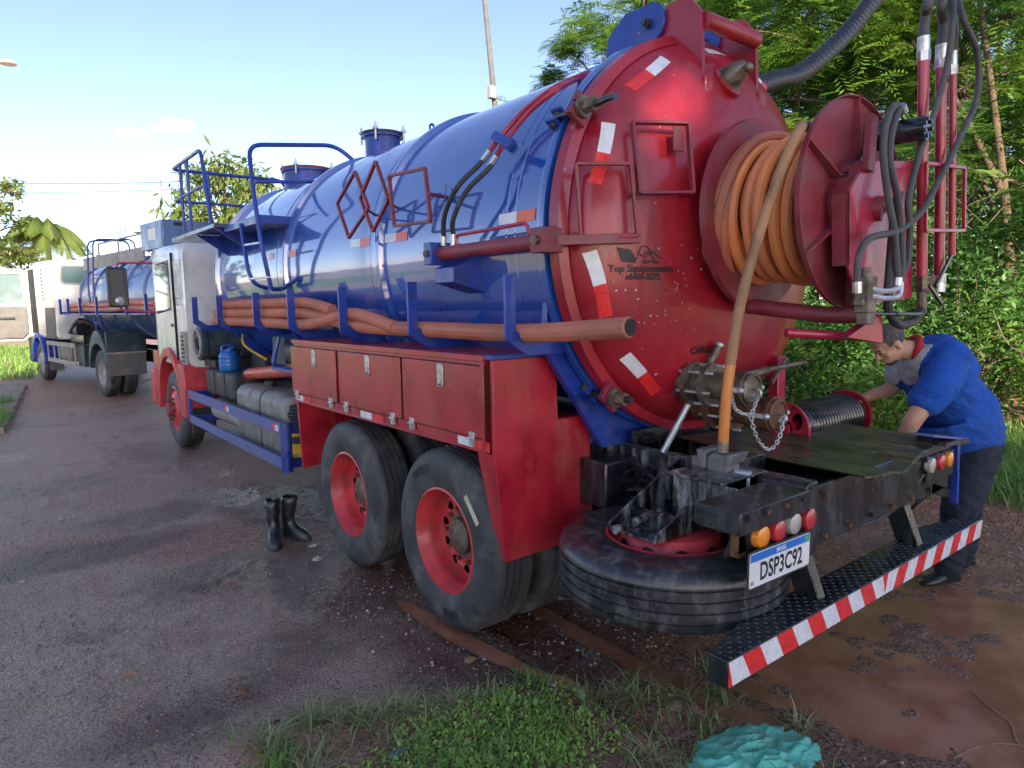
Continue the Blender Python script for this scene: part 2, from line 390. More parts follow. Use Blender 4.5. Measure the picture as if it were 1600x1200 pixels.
idx = np.arange(nx * ny).reshape(ny, nx)
q = np.stack([idx[:-1, :-1], idx[:-1, 1:], idx[1:, 1:], idx[1:, :-1]], -1).reshape(-1, 4)
def fast_mesh(name, V, F):
    me = bpy.data.meshes.new(name); V = np.asarray(V, np.float32).reshape(-1, 3); F = np.asarray(F, np.int32); k = F.shape[1]
    me.vertices.add(len(V)); me.vertices.foreach_set('co', V.ravel())
    me.loops.add(F.size); me.loops.foreach_set('vertex_index', F.ravel())
    me.polygons.add(len(F)); me.polygons.foreach_set('loop_start', np.arange(0, F.size, k, dtype=np.int32))
    me.update(calc_edges=True); return me
def attr(me, name, vals):
    a = me.attributes.new(name, 'FLOAT', 'POINT'); a.data.foreach_set('value', np.asarray(vals, np.float32))
gme = fast_mesh('ground', np.stack([gxx, gyy, gz], -1), q)
gme.polygons.foreach_set('use_smooth', [True] * len(gme.polygons))
wob = fbm(gxx, gyy, .7, 4, 3)
mud = sst(gxx + .75 * wob - .10 * gyy * (gyy > 0), -1.95, -1.20) * sst(4.2 - gyy + wob, 0, 2.0)
mud = np.maximum(mud, .50 * sst(gyy + wob * 1.2, 1.5, 2.4) * sst(wob + .35, .1, .6)); mud = np.maximum(mud, .42 * sst(gyy, 4, 6))
mud = np.maximum(mud, .95 * blob(gxx + wob * .4, gyy + wob * .4, -1.8, 2.35, .9, .5, .6))
mud = np.maximum(mud, .8 * blob(gxx + wob * .4, gyy + wob * .4, -2.9, 3.0, .7, .5, .6))
mud = np.maximum(mud, .85 * sst(gyy + wob * 3, 8.5, 14)); mud = np.maximum(mud, sst(gxx + wob * .3, 1.0, 2.2)); mud = np.maximum(mud, soil_patch(gxx, gyy))
mud = np.maximum(mud, .5 * sst(wob, .25, .6))
for tx_, wd_ in ((-1.62, .10), (-1.95, .12), (-2.75, .13)):      # reddish tyre tracks dragged along the road
    mud = np.maximum(mud, .62 * np.exp(-((gxx - tx_ - .10 * np.sin(gyy * .55) - .06 * wob) / wd_) ** 2) * sst(gyy, -.4, .6) * sst(fbm(gxx, gyy, 1.7, 3, 91), -.35, .25))
wet = np.maximum.reduce([blob(gxx + wob * .3, gyy, -.3, -1.2, 2.0, 1.6, .5), 1.0 * blob(gxx + wob * .5, gyy + wob * .5, -2.55, .7, 1.0, 1.1, .6) , .95 * blob(gxx + wob * .3, gyy + wob * .3, -1.42, 3.9, .38, .6, .4), .95 * blob(gxx, gyy, -1.25, 5.0, .3, .45, .4), .7 * blob(gxx, gyy, -3.05, 7.4, .3, .35, .5)])
field = np.maximum.reduce([sst(np.hypot(gxx + 1, gyy - 8), 26, 40), sst(-gxx, 5.0, 7.0), sst(-gyy, 5.0, 7.5)]) * (1 - sst(gxx, 3.2, 4) * sst(gyy, -6, -4))
stain = np.zeros_like(gxx)
for cx_, cy_, rx_, ry_, k_ in ((-2.75, 2.75, .75, .38, .9), (-2.1, 3.5, .5, .4, .6), (-1.05, 3.2, .60, .95, .95), (-1.50, 1.0, .50, .95, .75), (-2.15, 1.55, .55, .35, .7), (-.9, -.2, .8, .9, .8), (-2.9, 5.2, .8, .5, .5), (-1.5, 6.2, .7, 1.0, .6), (-2.75, -.15, .5, .22, .55), (-1.9, .25, .5, .3, .5)):      # damp and oily stains with ragged edges
    stain = np.maximum(stain, k_ * blob(gxx + wob * .45 + .12 * fbm(gxx, gyy, 3.2, 3, 51), gyy + wob * .45 + .12 * fbm(gxx, gyy, 3.2, 3, 53), cx_, cy_, rx_, ry_, .55))
attr(gme, 'stain', stain)
attr(gme, 'mud', mud); attr(gme, 'wet', wet); attr(gme, 'field', field)
def ground_mat():
    m, N, L, P = nt('asphalt_and_red_mud')
    co = N.new('ShaderNodeTexCoord').outputs['Object']
    def A(n):
        a = N.new('ShaderNodeAttribute'); a.attribute_name = n; return a.outputs['Fac']
    f1 = noise(N, L, co, 95, 4, .7); f2 = noise(N, L, co, 2.2, 6, .6); f3 = noise(N, L, co, 9, 6, .65); f4 = noise(N, L, co, 420, 2, .6)
    vo = N.new('ShaderNodeTexVoronoi'); vo.inputs['Scale'].default_value = 62; L.new(co, vo.inputs['Vector'])
    f5 = noise(N, L, co, 42, 5, .75); f6 = noise(N, L, co, 1.15, 5, .6, .4); f7 = noise(N, L, co, 17, 5, .7)
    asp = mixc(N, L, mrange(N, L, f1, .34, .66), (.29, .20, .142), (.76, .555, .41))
    asp = mixc(N, L, mrange(N, L, f5, .36, .46), (.115, .085, .072), asp)                    # bitumen between the stones, darkened to put pit shade into the colour
    asp = mixc(N, L, mrange(N, L, vo.outputs['Distance'], .0, .30), mixc(N, L, .5, asp, (.80, .62, .48)), asp)
    asp = mixc(N, L, nmath(N, L, 'MULTIPLY', mrange(N, L, f6, .52, .68), .62), asp, (.12, .085, .072))   # oil and damp stains
    asp = mixc(N, L, nmath(N, L, 'MULTIPLY', mrange(N, L, f7, .60, .72), .6), asp, (.13, .105, .095))
    asp = mixc(N, L, nmath(N, L, 'MULTIPLY', mrange(N, L, f2, .50, .72), .7), asp, (.44, .25, .17))
    red = mixc(N, L, mrange(N, L, f3, .3, .7), (.27, .115, .068), (.54, .27, .17))
    red = mixc(N, L, mrange(N, L, f5, .42, .54), (.13, .054, .034), red)
    red = mixc(N, L, mrange(N, L, f1, .55, .8), red, (.12, .075, .055))
    mud = A('mud')
    mk = nmath(N, L, 'ADD', mud, nmath(N, L, 'MULTIPLY', nmath(N, L, 'SUBTRACT', f3, .5), .9))
    mk = mrange(N, L, mk, .22, .8, .34, 1.0)
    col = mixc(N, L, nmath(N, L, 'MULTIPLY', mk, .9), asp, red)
    stn = mrange(N, L, nmath(N, L, 'ADD', A('stain'), nmath(N, L, 'MULTIPLY', nmath(N, L, 'SUBTRACT', f3, .5), .7)), .15, .8)
    col = mixc(N, L, 1.0, col, mixc(N, L, stn, (1, 1, 1), (.36, .29, .27)), 'MULTIPLY')
    fld = mixc(N, L, mrange(N, L, f2, .35, .65), (.30, .27, .11), (.40, .30, .17))
    col = mixc(N, L, A('field'), col, fld)
    wet = mrange(N, L, nmath(N, L, 'ADD', A('wet'), nmath(N, L, 'MULTIPLY', nmath(N, L, 'SUBTRACT', f2, .5), .8)), .25, .85)
    dark = mixc(N, L, nmath(N, L, 'MULTIPLY', wet, .55), (1, 1, 1), (.66, .62, .64))
    col = mixc(N, L, 1.0, col, dark, 'MULTIPLY')
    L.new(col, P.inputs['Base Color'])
    rg = nmath(N, L, 'SUBTRACT', mrange(N, L, f1, .3, .7, .36, .62), nmath(N, L, 'MULTIPLY', wet, .30))
    rg = nmath(N, L, 'MAXIMUM', nmath(N, L, 'SUBTRACT', rg, nmath(N, L, 'MULTIPLY', stn, .14)), .19)
    L.new(rg, P.inputs['Roughness']); P.inputs['Specular IOR Level'].default_value = .5
    b = N.new('ShaderNodeBump'); b.inputs['Strength'].default_value = 1.0; b.inputs['Distance'].default_value = .022
    hh = nmath(N, L, 'ADD', nmath(N, L, 'MULTIPLY', f1, .8), nmath(N, L, 'MULTIPLY', vo.outputs['Distance'], -.7))
    hh = nmath(N, L, 'ADD', hh, nmath(N, L, 'MULTIPLY', f4, .25))
    hh = nmath(N, L, 'MULTIPLY', hh, mrange(N, L, mk, 0, 1, 1.0, .55))
    L.new(hh, b.inputs['Height']); L.new(b.outputs[0], P.inputs['Normal'])
    return m
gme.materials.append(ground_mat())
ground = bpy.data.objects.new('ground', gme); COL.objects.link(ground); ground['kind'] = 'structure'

def water_mat():
    m, N, L, P = nt('muddy_water'); co = N.new('ShaderNodeTexCoord').outputs['Object']
    f = noise(N, L, co, 3, 5, .6)
    L.new(mixc(N, L, mrange(N, L, f, .35, .65), (.29, .118, .068), (.43, .20, .12)), P.inputs['Base Color'])
    P.inputs['Roughness'].default_value = .16; P.inputs['IOR'].default_value = 1.33
    b = N.new('ShaderNodeBump'); b.inputs['Strength'].default_value = .25; b.inputs['Distance'].default_value = .01
    L.new(noise(N, L, co, 11, 4), b.inputs['Height']); L.new(b.outputs[0], P.inputs['Normal'])
    return m
m_water = water_mat()
def puddle(name, x0, x1, y0, y1, z):
    mb = MB(); mb.add([(x0, y0, z), (x1, y0, z), (x1, y1, z), (x0, y1, z)], [(0, 1, 2, 3)])
    o = mb.build(name, m_water, fixn=False); o['kind'] = 'structure'; return o
puddle('puddle', -1.75, 2.75, -3.2, .9, -.0235)

def leaf_mat(name, c0, c1, c2, trans=.35, rough=.5):
    m, N, L, P = nt(name)
    a = N.new('ShaderNodeAttribute'); a.attribute_name = 'v'
    oi = N.new('ShaderNodeObjectInfo')
    col = mixc(N, L, a.outputs['Fac'], c0, c1)
    co = N.new('ShaderNodeTexCoord').outputs['Object']
    col = mixc(N, L, mrange(N, L, noise(N, L, co, 1.1, 3), .45, .7), col, c2)
    L.new(col, P.inputs['Base Color']); P.inputs['Roughness'].default_value = rough
    t = N.new('ShaderNodeBsdfTranslucent'); L.new(mixc(N, L, .5, col, c2), t.inputs['Color'])
    mx = N.new('ShaderNodeMixShader'); mx.inputs[0].default_value = trans
    L.new(P.outputs[0], mx.inputs[1]); L.new(t.outputs[0], mx.inputs[2]); L.new(mx.outputs[0], N['Material Output'].inputs['Surface'])
    return m
m_grass = leaf_mat('verge_grass', (.10, .22, .04), (.25, .42, .09), (.28, .42, .12), .35)
m_grassd = leaf_mat('dry_grass', (.22, .22, .09), (.44, .40, .22), (.27, .30, .12), .25)
m_clover = leaf_mat('clover_leaf', (.20, .36, .05), (.44, .60, .12), (.42, .58, .13), .35)
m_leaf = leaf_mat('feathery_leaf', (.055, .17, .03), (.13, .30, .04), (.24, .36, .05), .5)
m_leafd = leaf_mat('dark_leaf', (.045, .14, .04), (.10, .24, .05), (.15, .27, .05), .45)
m_leafy = leaf_mat('yellow_green_leaf', (.09, .15, .03), (.16, .21, .045), (.18, .22, .06), .4)  # yellow-green leaf tone of the broadleaf trees and the palm
m_bark = mat('bark', (.15, .105, .070), .85, 0, 0, .35, 8, (.06, .05, .042), .5, 10, (1, 1, .25), bump=.7, bscale=22)

def blades(name, pts, hgt, m, lean=.5, w=.006, kind='stuff', hvar=.5, zf=None, curve=.6):
    pts = np.asarray(pts, float); n = len(pts)
    z0 = height(pts[:, 0], pts[:, 1]) if zf is None else zf
    az = rng.random(n) * 2 * np.pi; h = hgt * (1 - hvar + 2 * hvar * rng.random(n)); ln = lean * (.2 + rng.random(n))
    d = np.stack([np.cos(az), np.sin(az)], -1); sd = np.stack([-np.sin(az), np.cos(az)], -1); ww = w * (.6 + .8 * rng.random(n))
    base = np.stack([pts[:, 0], pts[:, 1], z0 - .004], -1); V = np.zeros((n, 5, 3))
    for k, (t, wk) in enumerate(((0, 1), (0, -1), (.55, .75), (.55, -.75), (1, 0))):
        V[:, k, :2] = base[:, :2] + d * (h * ln * t ** (1 + curve))[:, None] + sd * (ww * wk)[:, None]
        V[:, k, 2] = base[:, 2] + h * (t - .35 * ln * t * t)
    o = np.arange(n)[:, None] * 5
    F = np.concatenate([o + [0, 1, 3], o + [0, 3, 2], o + [2, 3, 4]])
    me = fast_mesh(name, V.reshape(-1, 3), F); attr(me, 'v', np.repeat(rng.random(n), 5)); me.materials.append(m)
    ob = bpy.data.objects.new(name, me); COL.objects.link(ob); ob['kind'] = kind; return ob
def scatter(n, x0, x1, y0, y1, dens=None):
    p = np.stack([x0 + (x1 - x0) * rng.random(n), y0 + (y1 - y0) * rng.random(n)], -1)
    if dens is not None: p = p[rng.random(n) < dens(p[:, 0], p[:, 1])]
    return p
# verge grass on the right, beyond the soil edge
vd = lambda x, y: sst(x + fbm(x, y, 1.0, 3, 5) * .25, 3.16, 3.45) * (.35 + .65 * sst(fbm(x, y, .9, 2, 21), -.35, .1))
tag(blades('verge_grass', scatter(42000, 3.0, 6.2, -3.0, 5.0, vd), .17, m_grass, 1.0, .0055), 'tall green grass growing on the verge behind the bending man', 'grass')
tag(blades('verge_grass', scatter(16000, 3.0, 9, 5.0, 22.0, vd), .20, m_grass, .9, .012), 'green grass on the verge along the far side of the truck', 'grass')
# clover and dry grass on the bank in the foreground
cd = lambda x, y: blob(x + fbm(x, y, 2, 3, 31) * .22, y + fbm(x, y, 2, 3, 33) * .22, -1.72, -1.10, .50, .34, .45)
def clover(name, pts, m, r0, hmax):
    n = len(pts); z0 = height(pts[:, 0], pts[:, 1]); hh = hmax * rng.random(n) ** 1.2
    az = rng.random(n) * 6.283; tilt = .15 + .55 * rng.random(n); r = r0 * (.55 + .8 * rng.random(n))
    a = np.stack([np.cos(az) * np.cos(tilt), np.sin(az) * np.cos(tilt), np.sin(tilt)], -1); b = np.stack([-np.sin(az), np.cos(az), 0 * az], -1)
    c = np.stack([pts[:, 0], pts[:, 1], z0 + .004 + hh], -1)
    an = [(-1, 0), (-.55, .62), (.3, .75), (1, .15), (1, -.15), (.3, -.75), (-.55, -.62)]
    V = np.stack([c + a * (r * u)[:, None] + b * (r * .8 * v)[:, None] for u, v in an], 1)
    F = np.arange(n)[:, None] * 7 + np.array([[0, 6, 5, 4, 3, 2, 1]])
    me = fast_mesh(name, V.reshape(-1, 3), F); attr(me, 'v', np.repeat(rng.random(n), 7)); me.materials.append(m)
    ob = bpy.data.objects.new(name, me); COL.objects.link(ob); ob['kind'] = 'stuff'; return ob
tag(clover('clover_patch', scatter(24000, -2.5, -.9, -1.8, -.3, cd), m_clover, .0085, .034), 'bright green low clover patch in the foreground', 'ground cover')
tag(clover('broad_weed', scatter(2600, -2.5, -.9, -1.8, -.3, lambda x, y: cd(x, y) * sst(fbm(x, y, 4, 2, 77), -.1, .4)), m_grass, .019, .05), 'larger-leaved darker weeds mixed into the clover', 'ground cover')
tag(blades('patch_grass', scatter(5200, -2.6, -.8, -1.8, -.3, lambda x, y: np.maximum(cd(x, y), .3 * soil_patch(x, y))), .075, m_grass, 1.3, .0026, hvar=.7), 'thin green blades growing through the clover', 'grass')
dd = lambda x, y: soil_patch(x, y) * sst(fbm(x, y, 2.6, 3, 41), .0, .4) * (1 - .6 * cd(x, y))
tag(blades('dry_grass', scatter(30000, -2.7, -.3, -2.6, -.2, dd), .05, m_grassd, 2.4, .0026, hvar=.7), 'dry straw-coloured grass on the muddy bank', 'grass')
tp = []
for cx, cy, n in ((-2.16, -.38, 170), (-2.0, -.50, 150), (-1.84, -.58, 90), (-2.38, -.46, 110), (-1.08, -1.02, 60), (-.72, -1.30, 60), (-.62, -1.48, 60), (-.95, -1.15, 80), (-1.25, -1.5, 60), (-.55, -1.75, 70), (-2.3, -.75, 60), (-.45, -1.2, 90)):
    tp.append(np.array([cx, cy]) + rng.normal(0, .035, (n, 2)))
tag(blades('grass_tuft', np.concatenate(tp), .082, m_grassd, 2.2, .0032, hvar=.6), 'pale grass tufts sprouting along the edge of the bank', 'grass')
tp = [np.array([cx, cy]) + rng.normal(0, .05, (120, 2)) for cx, cy in ((-2.38, -.62), (-2.2, -.95), (-1.2, -.75), (-.62, -1.38))]
tag(blades('green_tuft', np.concatenate(tp), .06, m_grass, 1.4, .0034), 'short green grass sprigs among the dry grass', 'grass')
# left pavement with kerb and its grass
mb = MB()
ys = np.linspace(9.6, 17.2, 16)
for i in range(len(ys) - 1):
    ya, yb = ys[i], ys[i + 1]; xa, xb = float(left_edge(ya)), float(left_edge(yb))
    ja, jb = .03 * math.sin(ya * 5), .03 * math.sin(yb * 5)
    mb.hexa([(xa - 1.8, ya, -.05), (xa + ja, ya, -.05), (xb + jb, yb, -.05), (xb - 1.8, yb, -.05), (xa - 1.8, ya, .10), (xa - .02 + ja, ya, .095), (xb - .02 + jb, yb, .095), (xb - 1.8, yb, .10)])
pv = mb.build('pavement', mat('worn_concrete', (.33, .26, .20), .9, 0, 0, .2, 3, (.20, .11, .07), .5, 2), fixn=False); pv['kind'] = 'structure'
kd = lambda x, y: (x < left_edge(y) - .02) * sst(fbm(x, y, .9, 3, 61) + .1 * 0, -.3, .1)
P_ = scatter(5000, -3.9, -2.0, 9.6, 13.6, kd)
tag(blades('kerb_grass', P_, .16, m_grass, .9, .008, zf=np.full(len(P_), .10)), 'grass clump growing on the pavement edge at the far left', 'grass')
P_ = scatter(26000, -16, 2.5, 19.5, 40, lambda x, y: (x < left_edge(y) + .4 + .9 * fbm(x, y, .5, 3, 71)) * 1.0)
tag(blades('far_field_grass', P_, .22, m_grass, .8, .02, zf=np.zeros(len(P_))), 'sunlit yellow-green field grass beyond the second truck', 'grass')

def grit(name, n, x0, x1, y0, y1, r0, r1, m, dens=None):
    P = scatter(n, x0, x1, y0, y1, dens); n = len(P); r = r0 + (r1 - r0) * rng.random(n) ** 3; z = height(P[:, 0], P[:, 1])
    base = np.array([(1, 0, 0), (-1, 0, 0), (0, 1, 0), (0, -1, 0), (0, 0, .75), (0, 0, -.6)])
    V = base[None] * (.6 + .8 * rng.random((n, 6, 1))) * r[:, None, None]; a = rng.random(n) * 6.28; c, s = np.cos(a)[:, None], np.sin(a)[:, None]
    V = np.stack([V[..., 0] * c - V[..., 1] * s, V[..., 0] * s + V[..., 1] * c, V[..., 2]], -1) + np.stack([P[:, 0], P[:, 1], z + r * .25], -1)[:, None]
    F = np.array([(0, 2, 4), (2, 1, 4), (1, 3, 4), (3, 0, 4), (2, 0, 5), (1, 2, 5), (3, 1, 5), (0, 3, 5)])[None] + np.arange(n)[:, None, None] * 6
    me = fast_mesh(name, V.reshape(-1, 3), F.reshape(-1, 3)); attr(me, 'v', np.repeat(rng.random(n), 6)); me.materials.append(m)
    o = bpy.data.objects.new(name, me); COL.objects.link(o); o['kind'] = 'stuff'; return o
def grit_mat():
    m, N, L, P = nt('grit'); a = N.new('ShaderNodeAttribute'); a.attribute_name = 'v'
    L.new(mixc(N, L, a.outputs['Fac'], (.08, .06, .052), (.5, .39, .31)), P.inputs['Base Color']); P.inputs['Roughness'].default_value = .6; return m
m_grit = grit_mat()
tag(grit('road_grit', 9000, -3.6, -.9, -.6, 5.5, .002, .008, m_grit), 'loose grit scattered over the worn asphalt', 'grit')
tag(grit('mud_clods', 9000, -1.7, 3.2, -3.0, 1.0, .003, .014, m_grit, lambda x, y: sst(height(x, y), -.018, -.006)), 'small clods and pebbles in the red mud behind the truck', 'grit')

# ================================================================== MAIN VACUUM TRUCK
truck = tag(empty('vacuum_truck'), 'large vacuum tanker truck with glossy blue tank, crimson rear door and hose reel', 'truck')
TR, TZ, YRE, YFE = 1.031, 2.154, -.709, 4.88
DD, DY0, DRR = .30, -.785, 1.0
def T(px, py, off=0.0):               # pixel -> tank surface (radius TR+off)
    d = AF + AR * (px - 800) / FPX - AU * (py - 600) / FPX; r = TR + off
    a = d[0] ** 2 + d[2] ** 2; b = 2 * (CAM[0] * d[0] + (CAM[2] - TZ) * d[2]); c = CAM[0] ** 2 + (CAM[2] - TZ) ** 2 - r * r
    q = max(0, b * b - 4 * a * c); t = (-b - math.sqrt(q)) / (2 * a); return Vector(CAM + d * t)
def dome_y(x, z):
    r = min(.999, math.hypot(x, z - TZ) / DRR); return DY0 - DD * math.sqrt(1 - r ** 2.3)
def Dm(px, py, off=0.0):              # pixel -> door dome surface
    lo, hi = -1.9, -.6
    for _ in range(40):
        y = (lo + hi) / 2; P = U(px, py, 1, y)
        if y < dome_y(P[0], P[2]) - off: lo = y
        else: hi = y
    return Vector(U(px, py, 1, lo))
def on_tank(p, off):
    v = Vector((p.x, 0, p.z - TZ)).normalized() * (TR + off); return Vector((v.x, p.y, v.z + TZ))
def on_dome(p, off): return Vector((p.x, dome_y(p.x, p.z) - off, p.z))
def tape(parent, a, b, w, surf, nrm, split=.5, red=None, n=8):
    mb = MB(); a = Vector(a); b = Vector(b); sd = (b - a).cross(Vector(nrm)).normalized() * w / 2; vs = []
    for i in range(n + 1):
        c = a.lerp(b, i / n)
        for k in (-1, 0, 1): vs.append(surf(c + sd * k, .003))
    for half in (0, 1):
        mb.mi = half; fs = []
        for i in range(n):
            if (i + .5) / n < split and half == 0 or (i + .5) / n >= split and half == 1:
                for k in range(2): fs.append((i * 3 + k, i * 3 + k + 1, i * 3 + k + 4, i * 3 + k + 3))
        mb.add(vs, fs)
    return mb.build('reflective_tape', [m_twhite, red or m_tred], parent, fixn=False)

# ---- tank
mb = MB(); pf = [(TR, YRE), (TR, 1.0), (TR, 2.8), (TR, YFE)] + [(TR * math.cos(t), YFE + .34 * math.sin(t)) for t in np.linspace(.08, math.pi / 2, 12)]
mb.lathe(pf, (0, 0, TZ), 'Y', 128)
tank = mb.build('tank', m_tank, truck, 30)
for y in (4.86, 2.78, 1.02, YRE + .05):
    w = .05 if y > 0 else .03; mb = MB()
    mb.lathe([(TR - .004, y - w), (TR + .030, y - w * .75), (TR + .034, y), (TR + .030, y + w * .75), (TR - .004, y + w)], (0, 0, TZ), 'Y', 128)
    mb.build('rib', m_tank, tank)
for y in (-.36, -.43, 1.17, 3.0):
    MB().lathe([(TR - .004, y - .008), (TR + .0035, y), (TR - .004, y + .008)], (0, 0, TZ), 'Y', 128).build('weld_seam', m_tank, tank)
def hatch(y, r, z1, lidm, nm):
    mb = MB(); mb.lathe([(r, 3.0 - TZ), (r, z1 - .04 - TZ), (r + .03, z1 - .04 - TZ), (r + .03, z1 - .02 - TZ)], (0, y, TZ), 'Z', 32)
    o = mb.build('manhole', m_blue, tank)
    MB().lathe([(r + .035, z1 - .018), (r + .035, z1 + .004), (r * .7, z1 + .02), (.001, z1 + .026)], (0, y, 0), 'Z', 32).build('lid', lidm, o)
    for k in range(4):
        a = math.pi / 4 + k * math.pi / 2; cx, cy = (r + .04) * math.cos(a), y + (r + .04) * math.sin(a)
        MB().cyl((cx, cy, z1 - .09), (cx, cy, z1 + .07), .011, seg=8).box(cx - .02, cx + .02, cy - .02, cy + .02, z1 + .004, z1 + .028).build('clamp_bolt', m_steel, o)
hatch(4.75, .26, 3.41, m_redfade, 'h'); hatch(2.87, .165, 3.44, m_blackm, 'h')
MB().tube(rnd([Z(676, 222, 3.17), Z(671, 196, 3.30), Z(676, 193, 3.31), Z(684, 215, 3.18)], .03), .010, 6).build('lifting_hook', m_blue, tank)
for a, b, rd in (((780, 344), (837, 334), m_torange), ((485 + 63, 381), (578, 378), m_torange), ((602, 373), (637, 368), m_torange), ((416, 402), (428, 400), m_tred), ((442, 398), (463, 395), m_torange)):
    pa, pb = T(*a), T(*b); tape(tank, pa, pb, .055, on_tank, (pa.x, 0, pa.z - TZ), .5, rd)
# walkway platform, ladder and handrails on the near side of the tank
pl = MB().hexa([(-1.34, 3.75, 2.585), (-.86, 3.75, 2.585), (-.86, 5.5, 2.585), (-1.34, 5.5, 2.585), (-1.34, 3.75, 2.625), (-.86, 3.75, 2.625), (-.86, 5.5, 2.625), (-1.34, 5.5, 2.625)]).build('platform', m_black, truck, bevel=.004)
MB().prism([(2.75, 2.60), (3.75, 2.60), (3.75, 2.545), (2.75, 2.53)], 0, -1.25, -.90).build('support_plate', m_blue, pl, bevel=.003)
MB().prism([(-1.32, 2.58), (-.90, 2.58), (-.98, 2.36)], 1, 4.5, 4.52).build('gusset', m_blue, pl)
MB().prism([(-1.32, 2.58), (-.90, 2.58), (-.98, 2.36)], 1, 3.8, 3.82).build('gusset', m_blue, pl)
hr = []
x0 = -1.28
def rail(pts, r=.019, rad=.10): return MB().tube(rnd(pts, rad), r, 10).build('handrail', m_blue, truck)
rail([(x0, 4.05, 2.62), (x0, 4.28, 3.40), (x0, 5.52, 3.40), (.0, 5.52, 3.40), (.04, 5.50, 3.12)])
rail([(x0, 4.18, 3.05), (x0, 5.52, 3.05), (-.45, 5.52, 3.05)], .015, .06)
for yy in (5.15, 4.85): rail([(x0, yy, 3.40), (x0, yy - .02, 2.62)], .017)
rail([(-.9, 5.50, 2.62), (-.9, 5.52, 3.40)], .017)
ta = Y(397, 226, 2.92); tb = Y(518, 226, 2.92); te = Z(532, 258, 3.19)
rail([X(424, 452, -1.2), X(408, 380, -1.27), X(396, 300, -1.27), Y(388, 226, 2.95), Y(524, 227, 2.95), Vector((te.x, 2.9, 3.15))], .019, .12)
ma = Y(398, 284, 2.95); me_ = Y(493, 284, 2.95); rail([ma, me_], .016)
ld = MB().tube(rnd([X(376, 350, -1.26), X(388, 425, -1.26), X(398, 445, -1.22), X(418, 450, -1.10)], .06), .018, 10).build('ladder', m_blue, truck)
MB().tube(rnd([X(424, 452, -1.2), X(440, 452, -1.09), X(466, 435, -1.04)], .05), .018, 10).build('ladder_foot', m_blue, ld)
for (a, b) in (((384, 383), (408, 379)), ((391, 436), (421, 433))): MB().bar(X(*a, -1.26), X(*b, -1.24), .03, .018).build('rung', m_steel, ld, bevel=.003)
# placard frames standing off the tank
def frame(parent, P, w, th, m, nm='placard_frame'):
    o = None; C = sum((Vector(q) for q in P), Vector()) / 4; nn = (Vector(P[1]) - Vector(P[0])).cross(Vector(P[3]) - Vector(P[0]))
    mb = MB()
    for i in range(4): mb.bar(P[i], Vector(P[(i + 1) % 4]), th, w, nn)
    return mb.build(nm, m, parent, bevel=.002)
for P in (((527, 318), (555, 268), (576, 325), (545, 372)), ((563, 310), (587, 252), (607, 312), (583, 362))):
    f = frame(tank, [X(*q, -1.16) for q in P], .022, .016, m_redfade)
    c = X((P[0][0] + P[2][0]) / 2, (P[0][1] + P[2][1]) / 2, -1.16); MB().cyl(X(P[2][0] - 4, P[2][1] + 2, -1.16), T(P[2][0] + 12, P[2][1] + 12, 0), .009, seg=8).build('bracket_arm', m_redfade, f)
f = frame(tank, [X(*q, -1.16) for q in ((608, 275), (664, 263), (673, 346), (616, 353))], .022, .016, m_redfade)
MB().cyl(X(670, 303, -1.16), T(697, 308, 0), .011, seg=8).build('bracket_arm', m_redfade, f)
MB().tube(rnd([T(697, 290, .02), T(694, 318, .05), T(680, 325, .07)], .03), .005, 6).build('latch_rod', m_blued, f)
# hydraulic door cylinder with its hoses
cy = MB(); cy.cyl((-1.16, .07, 2.10), (-1.16, -.78, 2.10), .037, seg=24); cy.cyl((-1.16, -.735, 2.10), (-1.16, -.79, 2.10), .043, seg=24)
cyl = cy.build('door_cylinder', m_redfade, truck)
MB().box(-1.23, -1.02, .05, .125, 2.04, 2.16).build('clevis', m_blue, cyl, bevel=.004)
MB().cyl((-1.245, .09, 2.10), (-1.02, .09, 2.10), .018, seg=14).build('pin', m_cast, cyl)
MB().prism([(-1.20, 2.02), (-.98, 2.10), (-.98, 1.88), (-1.20, 1.94)], 1, -.12, .06).build('mount_bracket', m_blue, cyl, bevel=.004)
MB().box(-1.22, -1.10, -.86, -.775, 2.045, 2.155).build('rod_clevis', m_redfade, cyl, bevel=.004)
MB().cyl((-1.235, -.82, 2.10), (-1.085, -.82, 2.10), .020, seg=14).build('pin', m_cast, cyl)
MB().tube(rnd([(-1.16, -.10, 2.137), (-1.16, -.10, 2.185), (-1.16, -.68, 2.19), (-1.16, -.70, 2.137)], .02), .009, 8).build('hydraulic_line', m_redpipe, cyl)
for dx, dy in ((0, 0), (13, 8)):
    hp = [X(693 + dx * 1.2, 372 - dx * .3, -1.16), X(695 + dx, 335 + dy, -1.18), X(715 + dx, 292 + dy, -1.16), T(748 + dx, 258 + dy, .11), T(757 + dx * .9, 247 + dy, .10)]
    MB().tube(spl(hp, 8), .0135, 10).build('hydraulic_hose', m_rubber, cyl)
    MB().tube([X(693 + dx * 1.2, 384, -1.16), X(693 + dx * 1.2, 366, -1.16)], .017, 10).build('hose_fitting', m_steel, cyl)
    a, b = T(753 + dx * .9, 253 + dy, .10), T(766 + dx * .8, 235 + dy, .10); MB().tube([a, b], .0175, 10).build('hose_fitting', m_steel, cyl)
    pp = [b, T(783 + dx * .5, 213 + dy, .09), T(820 + dx * .4, 172 + dy * .6, .09), T(865 + dx * .3, 138 + dy * .4, .10), Vector(U(905, 119 + dy * .4, 1, -.5)), Vector(U(934, 113 + dy * .4, 1, -.5))]
    MB().tube(spl(pp, 8), .0135, 10).build('hydraulic_pipe', m_redpipe, cyl)
c0 = T(786, 218, .05); MB().bar(T(772, 212, .12), T(800, 226, .12), .05, .03, (c0.x, 0, c0.z - TZ)).bar(c0 + Vector((.02, 0, -.02)), on_tank(c0 + Vector((0, -.03, -.02)), -.01), .05, .05).build('pipe_clamp', m_blue, cyl, bevel=.003)
